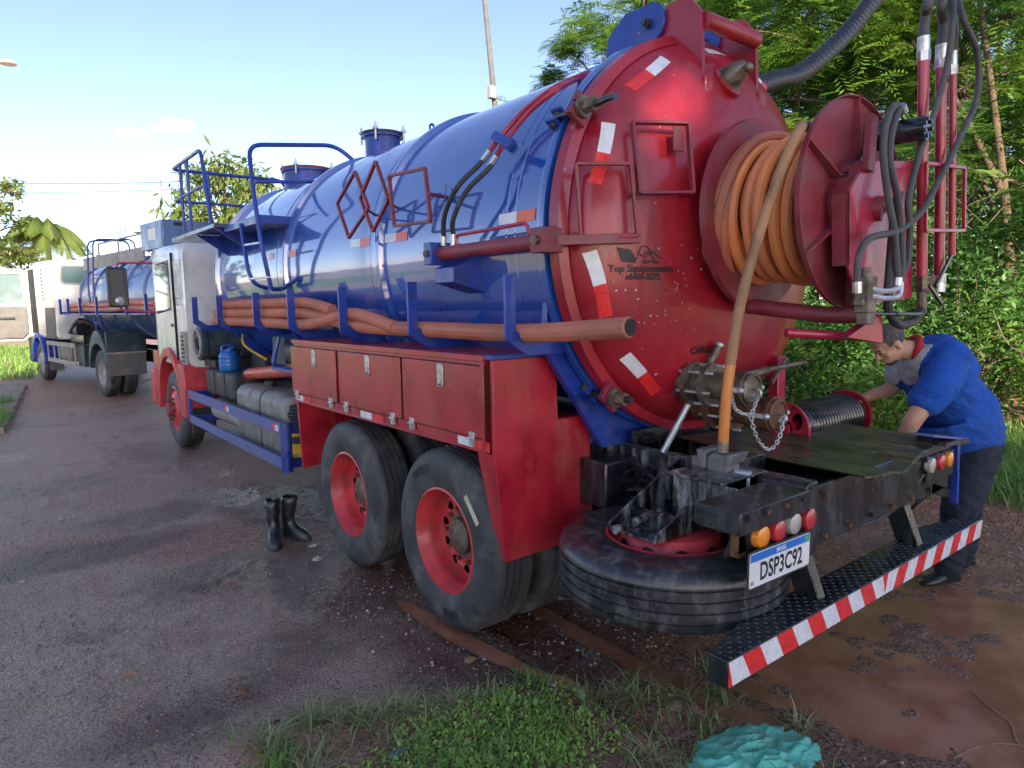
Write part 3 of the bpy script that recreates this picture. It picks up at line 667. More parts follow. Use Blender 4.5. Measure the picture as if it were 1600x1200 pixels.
# hose rack brackets
for y in (-.64, .26, 1.19, 2.15, 2.99, 4.14, 5.12):
    MB().prism([(-1.265, 1.955), (-1.205, 1.955), (-1.205, 1.70), (-1.115, 1.637), (-.70, 1.637), (-.70, 1.576), (-1.14, 1.576), (-1.265, 1.66)], 1, y - .008, y + .008).build('hose_bracket', m_blue, truck, bevel=.002)
# subframe, saddle and lower dark-blue panels
sf = MB().box(-.62, -.50, -.55, 5.0, 1.06, 1.22).box(.50, .62, -.55, 5.0, 1.06, 1.22).build('subframe', m_blue, truck, bevel=.006)
for y in (-.60, 1.02, 2.78, 4.6):
    pts = [(-1.0, 1.84), (-.95, 1.45), (-.60, 1.05), (-.46, 1.05)] + [(TR * math.sin(t), TZ - TR * math.cos(t)) for t in np.linspace(-.45, -1.30, 12)]
    arc = [((TR + .004) * math.sin(t), TZ - (TR + .004) * math.cos(t)) for t in np.linspace(-1.25, 1.25, 25)]
    poly = arc + [(1.0, 1.6), (.60, 1.05), (-.60, 1.05), (-1.0, 1.6)]
    MB().prism(poly, 1, y - .02, y + .02).build('saddle', m_blue, sf)
# toolbox with three doors
bx = MB(); bx.box(-1.265, -.80, -.47, 2.06, 1.095, 1.572); box = bx.build('toolbox', m_redbox, truck, bevel=.006)
MB().box(-1.276, -1.262, -.475, 2.068, 1.545, 1.576).build('drip_lip', m_redbox, box, bevel=.003)
MB().box(-1.274, -1.262, -.475, -.445, 1.10, 1.545).build('edge_fold', m_redbox, box, bevel=.003)
MB().box(-1.274, -1.262, -.475, 2.068, 1.093, 1.108).build('edge_fold', m_redbox, box, bevel=.003)
MB().box(-1.267, -.80, -.535, -.472, 1.555, 1.580).build('trim_bar', m_blue, box, bevel=.003)
ye = [X(457.5, 585, -1.27).y, X(527, 600, -1.27).y, X(532, 600, -1.27).y, X(628, 620, -1.27).y, X(631.5, 620, -1.27).y, X(758, 640, -1.27).y]
for i in range(3):
    y1, y0 = ye[2 * i], ye[2 * i + 1]; z0, z1 = 1.165, 1.522
    MB().box(-1.2715, -1.262, y0 - .006, y1 + .006, z0 - .006, z1 + .006).build('door_gap', m_visor, box)
    d = MB().box(-1.278, -1.2705, y0, y1, z0, z1).build('box_door', m_redbox, box, bevel=.003)
    yl = X((490, 574, 688)[i], (560, 571, 585)[i], -1.28).y; zl = 1.455
    MB().prism(rr(yl - .028, yl + .028, zl - .062, zl + .062, .012), 0, -1.286, -1.277).build('latch', m_steel, d, bevel=.002)
    MB().prism(rr(yl - .016, yl + .016, zl - .045, zl + .02, .008), 0, -1.292, -1.285).build('latch_handle', m_steel, d, bevel=.002)
    MB().box(-1.2875, -1.2858, yl - .014, yl + .014, zl - .056, zl - .047).build('latch_slot', m_visor, d)
    for yh in (y0 + .10, y1 - .10): MB().box(-1.288, -1.270, yh - .022, yh + .022, z0 - .045, z0 + .025).cyl((-1.289, yh - .03, z0 - .008), (-1.289, yh + .03, z0 - .008), .007, seg=8).build('hinge', m_steel, d, bevel=.002)
for (a, b) in (((463, 624), (486, 630)), ((564, 651), (600, 659)), ((716, 690), (766, 704))):
    pa, pb = X(*a, -1.266), X(*b, -1.266)
    pa.z = pb.z = 1.125; tape(box, pa, pb, .05, lambda p, o: Vector((-1.266 - o * .7, p.y, p.z)), (1, 0, 0), .5)
fl = MB().prism([(-1.267, 1.555), (-.865, 1.555), (-.855, 1.225), (-.632, 1.225), (-.598, .552), (-1.205, .540), (-1.267, 1.09)], 1, -.545, -.522)
fl.hexa([(-1.267, -.522, 1.09), (-1.255, -.522, 1.09), (-1.255, -.44, 1.09), (-1.267, -.44, 1.09), (-1.267, -.522, 1.094), (-1.255, -.522, 1.094), (-1.255, -.44, 1.094), (-1.267, -.44, 1.094)])
mud = fl.build('rear_mud_panel', m_redbox, truck, bevel=.004)
MB().hexa([(-1.205, -.522, .542), (-1.195, -.522, .542), (-1.195, -.47, .56), (-1.205, -.47, .56), (-1.267, -.522, 1.094), (-1.255, -.522, 1.094), (-1.255, -.40, 1.094), (-1.267, -.40, 1.094)]).build('panel_return', m_redbox, mud)
MB().box(-.855, -.632, -.522, -.30, 1.20, 1.225).build('step', m_redbox, mud, bevel=.003)
MB().prism([(-1.267, 1.094), (-.82, 1.094), (-.82, .60), (-1.245, .555)], 1, 2.03, 2.055).build('front_mud_panel', m_redbox, truck, bevel=.004)
MB().prism([(-.835, 1.09), (-.81, 1.09), (-.81, .60), (-.835, .60)], 1, -.3, -.2).build('inner_stay', m_black, truck)

# ---- wheels
def tyre_mb(c, sgn, w=.285, Rt=.515, ri=.292, seg=72):
    # axis X; outer sidewall at c.x, tyre grows inwards (sgn=+1 -> towards +x)
    p = [(ri - .004, .030), (ri + .012, .010), (ri + .05, .002), (ri + .10, -.004), (Rt - .075, .002), (Rt - .035, .016), (Rt - .012, .034), (Rt - .004, .046)]
    for k in range(4):
        a = .046 + (w - .092) * (k + .62) / 4.25; p += [(Rt, a - .008), (Rt - .012, a - .005), (Rt - .012, a + .005), (Rt, a + .008)]
    p += [(Rt - .004, w - .046), (Rt - .012, w - .034), (Rt - .035, w - .016), (Rt - .075, w - .002), (ri + .05, w), (ri + .012, w - .010), (ri - .004, w - .03)]
    return MB().lathe(p, c, 'X', seg, sgn=sgn)
def wheel_rear(y, side, inner_too=True, tm=None):
    s = 1 if side < 0 else -1; cx = side * 1.25
    wroot = empty('wheel', (0, 0, 0), 0, truck); c = (cx, y, .515)
    tyre_mb(c, s).build('tyre', tm or m_tyre, wroot)
    if inner_too: tyre_mb((cx + s * .335, y, .515), s).build('tyre', m_tyre, wroot)
    rim = MB().lathe([(.300, .026), (.300, .014), (.288, .010), (.282, .022), (.277, .05), (.262, .07), (.255, .11), (.252, .165), (.245, .176)], c, 'X', 56, sgn=s).build('rim', m_redrim, wroot)
    hol = [[(.195 * math.cos(a) + .026 * math.cos(b), .195 * math.sin(a) + .026 * math.sin(b)) for b in np.linspace(0, 2 * math.pi, 14, endpoint=False)] for a in np.linspace(0, 2 * math.pi, 10, endpoint=False) + .2]
    V, F = plate_holes([(.250 * math.cos(a), .250 * math.sin(a)) for a in np.linspace(0, 2 * math.pi, 56, endpoint=False)], hol)
    dv = []
    for u, v, _ in V: dv.append((cx + s * (.172 - .02 * max(0, 1 - abs(math.hypot(u, v) - .195) / .06)), y + u, .515 + v))
    MB().add(dv, F).build('wheel_disc', m_redrim, wroot)
    MB().lathe([(.14, .171), (.135, .150), (.105, .145), (.10, .115), (.06, .105), (.001, .103)], c, 'X', 32, sgn=s).build('hub', m_cast, wroot)
    nb = MB()
    for a in np.linspace(0, 2 * math.pi, 10, endpoint=False): nb.cyl((cx + s * .175, y + .155 * math.cos(a), .515 + .155 * math.sin(a)), (cx + s * .135, y + .155 * math.cos(a), .515 + .155 * math.sin(a)), .014, seg=6)
    nb.build('lug_nuts', m_rust, wroot, 20)
    if inner_too: MB().lathe([(.285, .33), (.25, .36), (.25, .58)], c, 'X', 40, sgn=s).build('inner_rim', m_visor, wroot)
    MB().lathe([(.001, .30), (.25, .30)], c, 'X', 24, sgn=s).build('brake_drum', m_visor, wroot)
    return wroot
SPC = 1.238
w_rear2 = wheel_rear(0, -1); w_rear1 = wheel_rear(SPC, -1); wheel_rear(0, 1); wheel_rear(SPC, 1)
def side_text(parent, body, yc, zc, r, size, a_mid, sgn=1):
    t = text_mb(body, size, .95, 2, .0012); out = MB(); vs = []
    for (u, v, _) in t.v:
        a = a_mid - sgn * u / r; q = r + sgn * v; vs.append((-1.2535 - .002, yc - q * math.cos(a), zc + q * math.sin(a)))
    out.add(vs, t.f); return out.build('lettering', m_ink, parent, 0)
side_text(w_rear2, 'PIRELLI', 0, .515, .41, .07, R_(118), 1)
side_text(w_rear2, 'FR85', 0, .515, .41, .07, R_(-78), -1)
pa = Vector((-1.2545, -.26, .83)); pb = Vector((-1.2545, -.37, .70))
MB().bar(pa, pb, .032, .003, (1, 0, 0)).build('tyre_label', mat('cream_label', (.55, .52, .38), .6), w_rear2)
# front wheel
YF = 6.62
def wheel_front(side):
    s = 1 if side < 0 else -1; cx = side * 1.22; wroot = empty('wheel', (0, 0, 0), 0, truck); c = (cx, YF, .515)
    tyre_mb(c, s).build('tyre', m_tyre, wroot)
    MB().lathe([(.300, .026), (.300, .014), (.285, .010), (.272, .04), (.258, .05), (.245, .035), (.20, .005), (.16, -.012), (.10, -.014)], c, 'X', 48, sgn=s).build('rim', m_redrim, wroot)
    MB().lathe([(.105, -.01), (.10, -.07), (.085, -.085), (.001, -.09)], c, 'X', 28, sgn=s).build('hub', m_redfade, wroot)
    nb = MB()
    for a in np.linspace(0, 2 * math.pi, 10, endpoint=False): nb.cyl((cx - s * .010, YF + .145 * math.cos(a), .515 + .145 * math.sin(a)), (cx - s * .05, YF + .145 * math.cos(a), .515 + .145 * math.sin(a)), .016, seg=6)
    nb.build('lug_nuts', m_rust, wroot, 20)
wheel_front(-1); wheel_front(1)

# ---- chassis
ch = MB()
for s in (-1, 1): ch.box(s * .45, s * .37, -1.69, 8.0, .76, 1.04)
chs = ch.build('chassis_rails', m_grease, truck, bevel=.006)
for y in (-1.2, .6, 2.2, 4.0, 5.6, 7.2): MB().box(-.37, .37, y - .04, y + .04, .80, 1.0).build('crossmember', m_black, chs)
for y in (0, SPC, YF):
    MB().cyl((-1.0, y, .515), (1.0, y, .515), .075, seg=16).sphere((0, y, .515), .21).build('axle', m_black, truck)
    for s in (-1, 1):
        sp = MB()
        for k in range(5): sp.tube([(s * .5, y - .62 + k * .07, .66 + .02 * k), (s * .5, y, .60 + .015 * k), (s * .5, y + .62 - k * .07, .66 + .02 * k)], .026, 4)
        sp.build('leaf_spring', m_black, truck)
# gearbox / driveline masses between the rails, seen as darkness under the truck
MB().cyl((0, 2.0, .72), (0, 5.4, .8), .05, seg=12).build('drive_shaft', m_black, truck)
MB().prism(rr(5.4, 7.2, .62, 1.2, .1), 0, -.33, .33).build('engine', m_black, truck)
# side guard with tank, filters and bits behind it
sg = empty('side_guard', (0, 0, 0), 0, truck)
MB().box(-1.285, -1.255, 2.36, 5.53, .775, .874).build('rail', m_blued, sg, bevel=.004)
MB().box(-1.285, -1.255, 2.36, 5.53, .485, .580).build('rail', m_blued, sg, bevel=.004)
MB().cyl((-1.262, 2.345, .475), (-1.262, 2.345, .885), .046, seg=20).build('post', m_blue, sg)
MB().box(-1.285, -1.245, 5.50, 5.56, .485, .88).build('post', m_blue, sg, bevel=.004)
for y in (2.40, 5.45):
    for z in (.53, .82): MB().box(-1.25, -.46, y - .03, y + .03, z - .04, z + .04).build('cross_arm', m_blue, sg, bevel=.004)
for y0_, y1_ in ((5.46, 5.30), (4.05, 3.85), (2.62, 2.44)):
    tape(sg, (-1.285, y0_, .825), (-1.285, y1_, .825), .05, lambda p, o: Vector((-1.285 - o * .7, p.y, p.z)), (1, 0, 0), .5, m_twhite if y0_ < 5 else m_tred).data.materials[0] = m_tred
def rbox(x0, x1, y0, y1, z0, z1, r, m, nm, parent, ribs=()):
    mb = MB(); mb.prism(rr(x0, x1, z0, z1, r, 5), 1, y0, y1)
    o = mb.build(nm, m, parent, bevel=min(r * .7, .05), bseg=4)
    return o
ft = rbox(-1.17, -.55, 2.55, 4.0, .43, 1.06, .10, m_fuel, 'fuel_tank', truck)
for y in (2.95, 3.55): rbox(-1.18, -.545, y - .045, y + .045, .425, 1.068, .10, m_fuel, 'moulded_rib', ft)
for y in (3.25,): rbox(-1.176, -.55, y - .02, y + .02, .428, 1.064, .10, m_blackm, 'strap', ft)
MB().lathe([(.055, 1.05), (.055, 1.10), (.05, 1.115), (.001, 1.118)], (-.98, 3.5, 0), 'Z', 20).build('filler_cap', m_blackm, ft)
bt = rbox(-1.14, -.55, 4.15, 5.25, .84, 1.14, .05, m_blackm, 'battery_case', truck)
for y in (4.5, 4.9): MB().box(-1.148, -1.138, y - .03, y + .03, .86, 1.12).build('case_rib', m_blackm, bt, bevel=.003)
MB().cyl((-.95, 4.0, .64), (-.95, 5.35, .64), .13, seg=24).build('air_reservoir', m_greyl, truck)
af = MB().lathe([(.001, -1.16), (.075, -1.16), (.08, -1.165), (.15, -1.165), (.20, -1.15), (.20, -1.10), (.185, -1.09), (.185, -.72), (.20, -.71), (.20, -.55), (.001, -.54)], (0, 5.40, 1.42), 'X', 32).build('air_filter', m_dkteal, truck)
MB().torus((-1.168, 5.40, 1.42), .155, .018, 0, 32).build('filter_rim', m_greyl, af)
MB().torus((-1.168, 5.40, 1.42), .06, .015, 0, 24).build('filter_inlet', m_blackm, af)
MB().box(-1.05, -.62, 5.15, 5.62, 1.14, 1.23).build('filter_stand', m_blackm, af, bevel=.004)
MB().tube(rnd([(-.97, 4.22, .98), (-.97, 4.22, 1.13), (-.97, 2.05, 1.345)], .09), .060, 16).build('suction_pipe', m_orangepipe, truck)
pmp = MB(); pmp.cyl((-.66, 3.0, 1.38), (-.66, 3.5, 1.38), .17, seg=20).box(-.82, -.45, 3.5, 3.85, 1.18, 1.54).cyl((-.66, 3.85, 1.38), (-.66, 4.05, 1.38), .10, seg=16)
pmp.build('vacuum_pump', m_dkteal, truck, bevel=.006)
cg = MB()
cg.tube(rnd([(-1.05, 2.35, 1.56), (-1.12, 2.35, 1.30), (-.7, 2.35, 1.24)], .06), .022, 8).tube(rnd([(-1.05, 3.0, 1.56), (-1.12, 3.0, 1.30), (-.7, 3.0, 1.24)], .06), .022, 8)
stp = cg.build('step_frame', m_blue, truck); MB().box(-1.13, -.92, 2.35, 3.0, 1.27, 1.295).build('tread', m_blued, stp, bevel=.003)
MB().tube(spl([(-1.0, 4.2, 1.55), (-1.05, 4.05, 1.48), (-1.05, 3.9, 1.42), (-.9, 3.8, 1.30)], 6), .012, 8).build('hose_line', m_yellow, truck)
MB().tube(spl([(-.85, 2.5, 1.10), (-1.0, 2.65, 1.20), (-.95, 2.95, 1.22), (-.8, 3.1, 1.10)], 6), .022, 8).build('coolant_hose', m_rubber, truck)
MB().box(-.84, -.46, 4.05, 4.5, 1.15, 1.32).build('valve_block', m_blackm, truck, bevel=.01)

# ---- rear door (dished head) with its ironmongery
pf = [(1.052, -.712), (1.052, -.775), (1.005, -.790), (1.0, DY0)]
pf += [(DRR * r, DY0 - DD * math.sqrt(max(0, 1 - r ** 2.3))) for r in (.999, .995, .985, .97, .95, .92, .88, .83, .77, .7, .6, .5, .4, .3, .2, .1, .001)]
door = MB().lathe(pf, (0, 0, TZ), 'Y', 128).build('rear_door', m_red, truck, 28)
MB().lathe([(1.046, -.700), (1.050, -.704), (1.050, -.713), (1.046, -.716)], (0, 0, TZ), 'Y', 96).build('door_seal', m_visor, door)
nrm = (0, -1, 0)
for a, b, w in (((1040, 92), (984, 138), .052), ((951, 192), (929, 287), .052), ((921, 393), (947, 496), .055), ((976, 556), (1025, 614), .055), ((1102, 79), (1152, 91), .04), ((1180, 122), (1197, 140), .045)):
    pa, pb = Dm(*a), Dm(*b); tape(door, pa, pb, w, on_dome, (pa.x * .6, -1, (pa.z - TZ) * .6), .48)
# hinge lugs: red arms on the door, blue brackets on the tank
for x in (-.235, .235):
    L_ = lambda px, py: (lambda v: (v.y, v.z))(X(px, py, -.235))
    rp = [L_(1036, 30), L_(1046, 6), L_(1078, -6), L_(1098, 17), L_(1101, 153), L_(1068, 80), L_(1052, 66), L_(1030, 70)]
    lug = MB().prism(rp, 0, x - .012, x + .012).build('hinge_arm', m_red, door, bevel=.003)
    tp_ = L_(1101, 153); MB().box(x - .035, x + .035, tp_[0] - .03, tp_[0] + .06, tp_[1] - .03, tp_[1] + .10).build('hinge_foot', m_red, lug, bevel=.01)
    pn = L_(1020, 40); ang = np.linspace(-1.25, 1.9, 12); disc = [(pn[0] - .105 * math.cos(a), pn[1] + .105 * math.sin(a)) for a in ang]
    bp = disc + [L_(984, 24), L_(957, 62), L_(953, 99), (pn[0] + .30, 3.13), (pn[0] - .02, 3.10)]
    br = MB().prism(bp, 0, x - .036, x - .014).build('hinge_bracket', m_blue, tank, bevel=.003)
    MB().cyl((x - .062, pn[0], pn[1]), (x + .04, pn[0], pn[1]), .028, seg=6).cyl((x - .08, pn[0], pn[1]), (x + .05, pn[0], pn[1]), .016, seg=12).build('hinge_pin', m_black, br, 20)
ca, cb = X(1104, 28, -.235), X(1104, 28, -.235); cb.x = .235
MB().cyl(ca + Vector((.012, .02, 0)), cb + Vector((-.012, .02, 0)), .042, seg=24).build('lug_tube', m_red, door)
# bell-shaped sight cover near the top
c = Dm(1138, 126); ax = Vector((0, -.86, .5)).normalized()
bl = MB(); bl.lathe([(.075, 0), (.075, .012), (.06, .014), (.058, .04), (.045, .085), (.022, .115), (.001, .12)], (0, 0, 0), 'Z', 24); bl.xf(Matrix.Translation(c) @ ax.to_track_quat('Z', 'Y').to_matrix().to_4x4())
bell = bl.build('vent_cover', m_cast, door); MB().lathe([(.10, -.02), (.10, .008), (.075, .012)], (0, 0, 0), 'Z', 24).xf(Matrix.Translation(c) @ ax.to_track_quat('Z', 'Y').to_matrix().to_4x4()).build('vent_flange', m_red, bell)
MB().cyl(c + ax * .10, Y(1168, 106, c.y - .14), .009, seg=8).sphere(Y(1170, 105, c.y - .15), .024, 8, 6).build('vent_screw', m_cast, bell)
# placard frames on the door
for P, off in ((((900, 256), (985, 256), (996, 368), (908, 374)), .07), (((988, 191), (1075, 193), (1083, 301), (999, 302)), .07)):
    Q = [Dm(*q, off) for q in P]
    f = frame(door, Q, .030, .014, m_redfade)
    for q, r in ((Q[2], 0), (Q[3], 0)): MB().cyl(q, on_dome(q, -.01), .010, seg=8).build('standoff', m_redfade, f)
q = Dm(1068, 215, .075); MB().box(q.x - .05, q.x + .02, q.y + .012, q.y + .022, q.z - .06, q.z + .05).build('latch_plate', m_redfade, door, bevel=.002)
MB().bar((-1.13, -.84, 2.10), Dm(1000, 372, .05), .03, .045).build('rod_arm', m_redfade, door, bevel=.003)
# swing-bolt clamps on the rim
def clamp(px, py, ln):
    a = T(px, py, .045); n = Vector((a.x, 0, a.z - TZ)).normalized(); t = Vector((-n.z, 0, n.x)); b = a + Vector((0, -ln, 0)) + n * .01; o = empty('swing_clamp', (0, 0, 0), 0, door)
    mb = MB()
    for s in (-1, 1): mb.bar(a + t * .032 * s - n * .05 + Vector((0, .03, 0)), a + t * .032 * s + n * .03 + Vector((0, .03, 0)), .016, .07, (0, 1, 0))
    mb.build('lug', m_blue, o, bevel=.003); MB().cyl(a + Vector((0, .03, 0)) - t * .055, a + Vector((0, .03, 0)) + t * .055, .016, seg=12).build('pin', m_cast, o)
    MB().cyl(a + Vector((0, .03, 0)), b, .018, seg=12).build('bolt', m_black if ln > .25 else m_galv, o)
    q = Vector((a.x, -.80, a.z)) + n * .01; mb = MB()
    for s in (-1, 1): mb.bar(q + t * s * .04 - n * .06, q + t * s * .036 + n * .05, .05, .030, (0, 1, 0))
    mb.build('fork', m_redfade, o, bevel=.003)
    MB().cyl(q + Vector((0, -.02, 0)), q + Vector((0, -.04, 0)), .048, seg=20).cyl(q + Vector((0, -.04, 0)), q + Vector((0, -.10, 0)), .034, seg=6).build('nut', m_cast, o, 20)
clamp(876, 182, .36); clamp(928, 615, .26)
# lettering on the door
def dome_text(body, px, py, size, sx=1.0, tilt=0.0, bold=.0016):
    c = Dm(px, py); t = text_mb(body, size, sx, 3, bold); vs = []
    for u, v, _ in t.v:
        uu = u * math.cos(tilt) - v * math.sin(tilt); vv = u * math.sin(tilt) + v * math.cos(tilt)
        vs.append(on_dome(Vector((c.x + uu, 0, c.z + vv)), .004))
    return MB().add(vs, t.f).build('lettering', m_ink, door, 0)
dome_text('Top Equipamentos', 1005, 420, .046, .93)
dome_text('(11)', 982, 434, .020); dome_text('4456-3272', 1007, 432.5, .038, 1.0)
dome_text('Moto Top', 1016, 409, .020); dome_text('CARGA', 1098, 547, .052, .95, .02, .002)
lg = MB(); c = Dm(990, 396)
def lp(u, v): return on_dome(Vector((c.x + u, 0, c.z + v)), .0042)
for k in range(6):      # wing: feather strokes
    t = k / 5; lg.add([lp(-.085 + .02 * t, .028 - .010 * k), lp(-.02 + .01 * t, .018 - .012 * k), lp(.012, -.022 - .004 * k), lp(-.012 + .004 * k, -.030), lp(-.070 + .018 * t, .016 - .011 * k)], [(0, 1, 2, 3, 4)])
for a, b in (((.012, -.025), (.035, .035)), ((.035, .035), (.07, .030)), ((.07, .030), (.10, -.028)), ((.05, .005), (.12, -.005)), ((.045, -.012), (.085, .018)), ((.06, -.015), (.105, .012)), ((.085, .012), (.14, -.02)), ((.02, .0), (.06, -.02))):
    d = Vector((b[0] - a[0], b[1] - a[1])).normalized(); nx_, ny_ = -d.y * .0022, d.x * .0022
    lg.add([lp(a[0] + nx_, a[1] + ny_), lp(b[0] + nx_, b[1] + ny_), lp(b[0] - nx_, b[1] - ny_), lp(a[0] - nx_, a[1] - ny_)], [(0, 1, 2, 3)])
lg.build('wing_emblem', m_ink, door, 0, fixn=False)
# chips of bare primer on the paint
chm = mat('primer_chip', (.42, .40, .40), .7); ck = MB()
for _ in range(90):
    px, py = random.gauss(1030, 55), random.gauss(455, 75)
    if not (930 < px < 1130 and 330 < py < 620): continue
    q = Dm(px, py); r = random.uniform(.002, .006) * (1.7 if random.random() < .12 else 1); n = 6
    ck.add([on_dome(q + Vector((r * random.uniform(.5, 1.3) * math.cos(k * 1.047), 0, r * random.uniform(.4, 1) * math.sin(k * 1.047))), .0025) for k in range(n)], [tuple(range(n))])
o = ck.build('paint_chips', chm, door, 0, fixn=False); o['kind'] = 'stuff'

# ---- hose reel on the door
RX, RZ, RY1, RY2, RR = -.02, 2.245, -1.165, -1.60, .465
reel = empty('hose_reel', (0, 0, 0), 0, truck)
MB().cyl((RX, -1.02, RZ), (RX, RY1, RZ), .24, .20, 40).build('reel_mount', m_red, reel)
MB().cyl((RX, RY1, RZ), (RX, RY2, RZ), .20, seg=40).build('drum', m_redfade, reel)
for y, s in ((RY1, 1), (RY2, -1)):
    MB().lathe([(.10, y), (RR - .02, y), (RR, y + .002 * s), (RR + .006, y + s * .03), (RR + .001, y + s * .03), (RR - .006, y + s * .008), (.10, y + s * .006)], (RX, 0, RZ), 'Y', 80).build('flange', m_redfade, reel)
for k in range(6):
    a = math.pi / 2 + k * math.pi / 3; d = Vector((math.cos(a), 0, math.sin(a))); c = Vector((RX, RY2 - .007, RZ))
    sd = Vector((-d.z, 0, d.x)) * .004
    P = [c + d * .19 - sd, c + d * .19 + sd, c + d * (RR - .006) + sd, c + d * (RR - .006) - sd]; hgt = (.05, .05, .026, .026)
    MB().hexa(P + [p + Vector((0, -h, 0)) for p, h in zip(P, hgt)]).build('spoke', m_redfade, reel)
MB().lathe([(.20, RY2 - .006), (.20, RY2 - .055), (.10, RY2 - .055), (.10, RY2)], (RX, 0, RZ), 'Y', 48).build('hub', m_redfade, reel)
spk = MB(); n = 40
pr = []
for k in range(n):
    a = 2 * math.pi * k / n; r = .185 if k % 2 else .205; pr.append((RX + r * math.cos(a), RZ + r * math.sin(a)))
spk.prism(pr, 1, RY2 - .072, RY2 - .060).build('sprocket', m_black, reel)
mx, mz = RX + .16, RZ + .30
cpath = [(RX + .205 * math.cos(a), RZ + .205 * math.sin(a)) for a in np.linspace(math.pi * .84, math.pi * 2.0, 26)] + [(mx + .05 * math.cos(a), mz + .05 * math.sin(a)) for a in np.linspace(-.1, math.pi * .82, 8)]
dense = []
for i in range(len(cpath)):
    a, b = Vector(cpath[i]), Vector(cpath[(i + 1) % len(cpath)]); m = max(1, int((b - a).length / .019))
    dense += [a.lerp(b, k / m) for k in range(m)]
cn = MB()
for i, q in enumerate(dense):
    b = dense[(i + 1) % len(dense)]; y = RY2 - .066
    for s in (-1, 1): cn.bar((q.x, y + s * (.011 if i % 2 else .007), q.y), (b.x, y + s * (.011 if i % 2 else .007), b.y), .003, .015, (0, 1, 0))
    cn.cyl((q.x, y - .012, q.y), (q.x, y + .012, q.y), .006, seg=6)
cn.build('drive_chain', m_black, reel, 20)
PY = -1.72
pp = lambda px, py, y=PY: (lambda v: (v.x, v.z))(Y(px, py, y))
MB().prism([pp(1325, 300), pp(1353, 251), pp(1427, 251), pp(1425, 465), pp(1345, 478), pp(1325, 415)], 1, PY, PY + .012).build('support_plate', m_redpipe, reel, bevel=.002)
e0, e1 = Y(1325, 300, PY), Y(1325, 415, PY); e2 = Y(1353, 251, PY)
MB().hexa([e1, e1 + Vector((.012, 0, 0)), e1 + Vector((.012, .07, 0)), e1 + Vector((0, .07, 0)), e0, e0 + Vector((.012, 0, 0)), e0 + Vector((.012, .07, 0)), e0 + Vector((0, .07, 0))]).build('plate_return', m_redfade, reel)
MB().bar(e0 + Vector((0, .035, 0)), e2 + Vector((0, .035, 0)), .07, .012, (-.5, 0, .8)).build('plate_return', m_redfade, reel)
MB().bar(Y(1356, 268, PY - .01), Y(1363, 180, PY - .01), .03, .06, (1, 0, 0)).build('motor_arm', m_redfade, reel, bevel=.003)
mt = MB(); m0 = Y(1378, 213, -1.66); mt.cyl(m0 + Vector((-.02, 0, 0)), m0 + Vector((.0, -.19, .0)), .052, seg=28)
mt.cyl(m0 + Vector((-.02, .02, 0)), m0 + Vector((-.01, -.03, 0)), .066, seg=20)
for k in range(7):
    a = k * 2 * math.pi / 7; mt.cyl(m0 + Vector((.036 * math.cos(a), -.18, .036 * math.sin(a))), m0 + Vector((.036 * math.cos(a), -.20, .036 * math.sin(a))), .010, seg=6)
mt.build('hydraulic_motor', m_black, reel, 30)
MB().cyl((RX, RY2 - .05, RZ - .02), (RX + .03, PY - .02, RZ - .03), .055, seg=20).build('reel_shaft', m_redfade, reel)
fc = Y(1388, 318, PY - .02); MB().cyl(fc + Vector((-.035, .03, 0)), fc + Vector((.05, -.01, .0)), .024, seg=12).cyl(fc + Vector((.045, 0, 0)), fc + Vector((.075, -.02, -.02)), .02, seg=10).build('swivel_joint', m_galv, reel)
# lower arm carrying the reel
MB().tube([Y(1228, 520, -1.55), Y(1318, 525, -1.69)], .020, 12).build('arm_rod', m_redpipe, reel)
ga, gb, gc = Y(1306, 527, PY), Y(1362, 536, PY), Y(1360, 488, PY)
MB().prism([(q.x, q.z) for q in (ga, gb, gc)], 1, PY - .05, PY - .005).build('arm_gusset', m_redpipe, reel, bevel=.003)
MB().tube([Vector((RX - .05, -1.05, 1.80)), Y(1290, 492, -1.55), Y(1350, 492, PY + .03)], .038, 14).build('arm_tube', m_redfade, reel)
# vertical jetting pipes with fittings and hoses that leave the frame upwards
PX = PY - .03
tops = []
for i, (pt, pb, r) in enumerate((((1443, 92), (1440, 432), .024), ((1471, 103), (1467, 430), .024), ((1489, 113), (1487, 400), .017))):
    a, b = Y(*pt, PX - i * .01), Y(*pb, PX - i * .01)
    MB().cyl(b, a, r, seg=18).build('riser_pipe', m_redpipe, reel)
    up = (a - b).normalized(); MB().cyl(a - up * .01, a + up * .035, r * 1.25, seg=6).cyl(a + up * .03, a + up * .095, r * 1.12, seg=18).build('hose_fitting', m_steel, reel, 20)
    t = a + up * .09; tops.append(t)
    cv = [t, t + Vector((0.01, 0, .10)), Y((1452, 1472, 1486)[i], -2, PX - .02), Y((1474, 1486, 1498)[i], -90, PX + .04), Y((1500, 1506, 1512)[i], -200, PX + .1), Vector((.95 + .03 * i, -1.6, 4.35))]
    MB().tube(spl(cv, 8), r * .95, 12).build('riser_hose', m_rubberg, reel)
MB().cyl(Y(1446, 430, PX), Y(1446, 458, PX), .045, seg=4).cyl(Y(1440, 455, PX), Y(1440, 490, PX), .022, seg=10).build('valve_body', m_cast, reel, 20, bevel=.004)
MB().cyl(Y(1468, 428, PX - .01), Y(1466, 456, PX - .01), .030, seg=16).build('valve_body', m_steel, reel)
MB().bar(Y(1462, 448, PX - .05), Y(1487, 398, PX - .06), .012, .018).build('valve_lever', m_black, reel, bevel=.003)
MB().bar(Y(1452, 446, PX - .05), Y(1472, 475, PX - .06), .012, .018).build('valve_lever', m_black, reel, bevel=.003)
FY = PX - .05
frame(reel, [Y(1447, 255, FY), Y(1507, 262, FY), Y(1506, 360, FY), Y(1446, 360, FY)], .016, .016, m_redpipe, 'hose_guide')
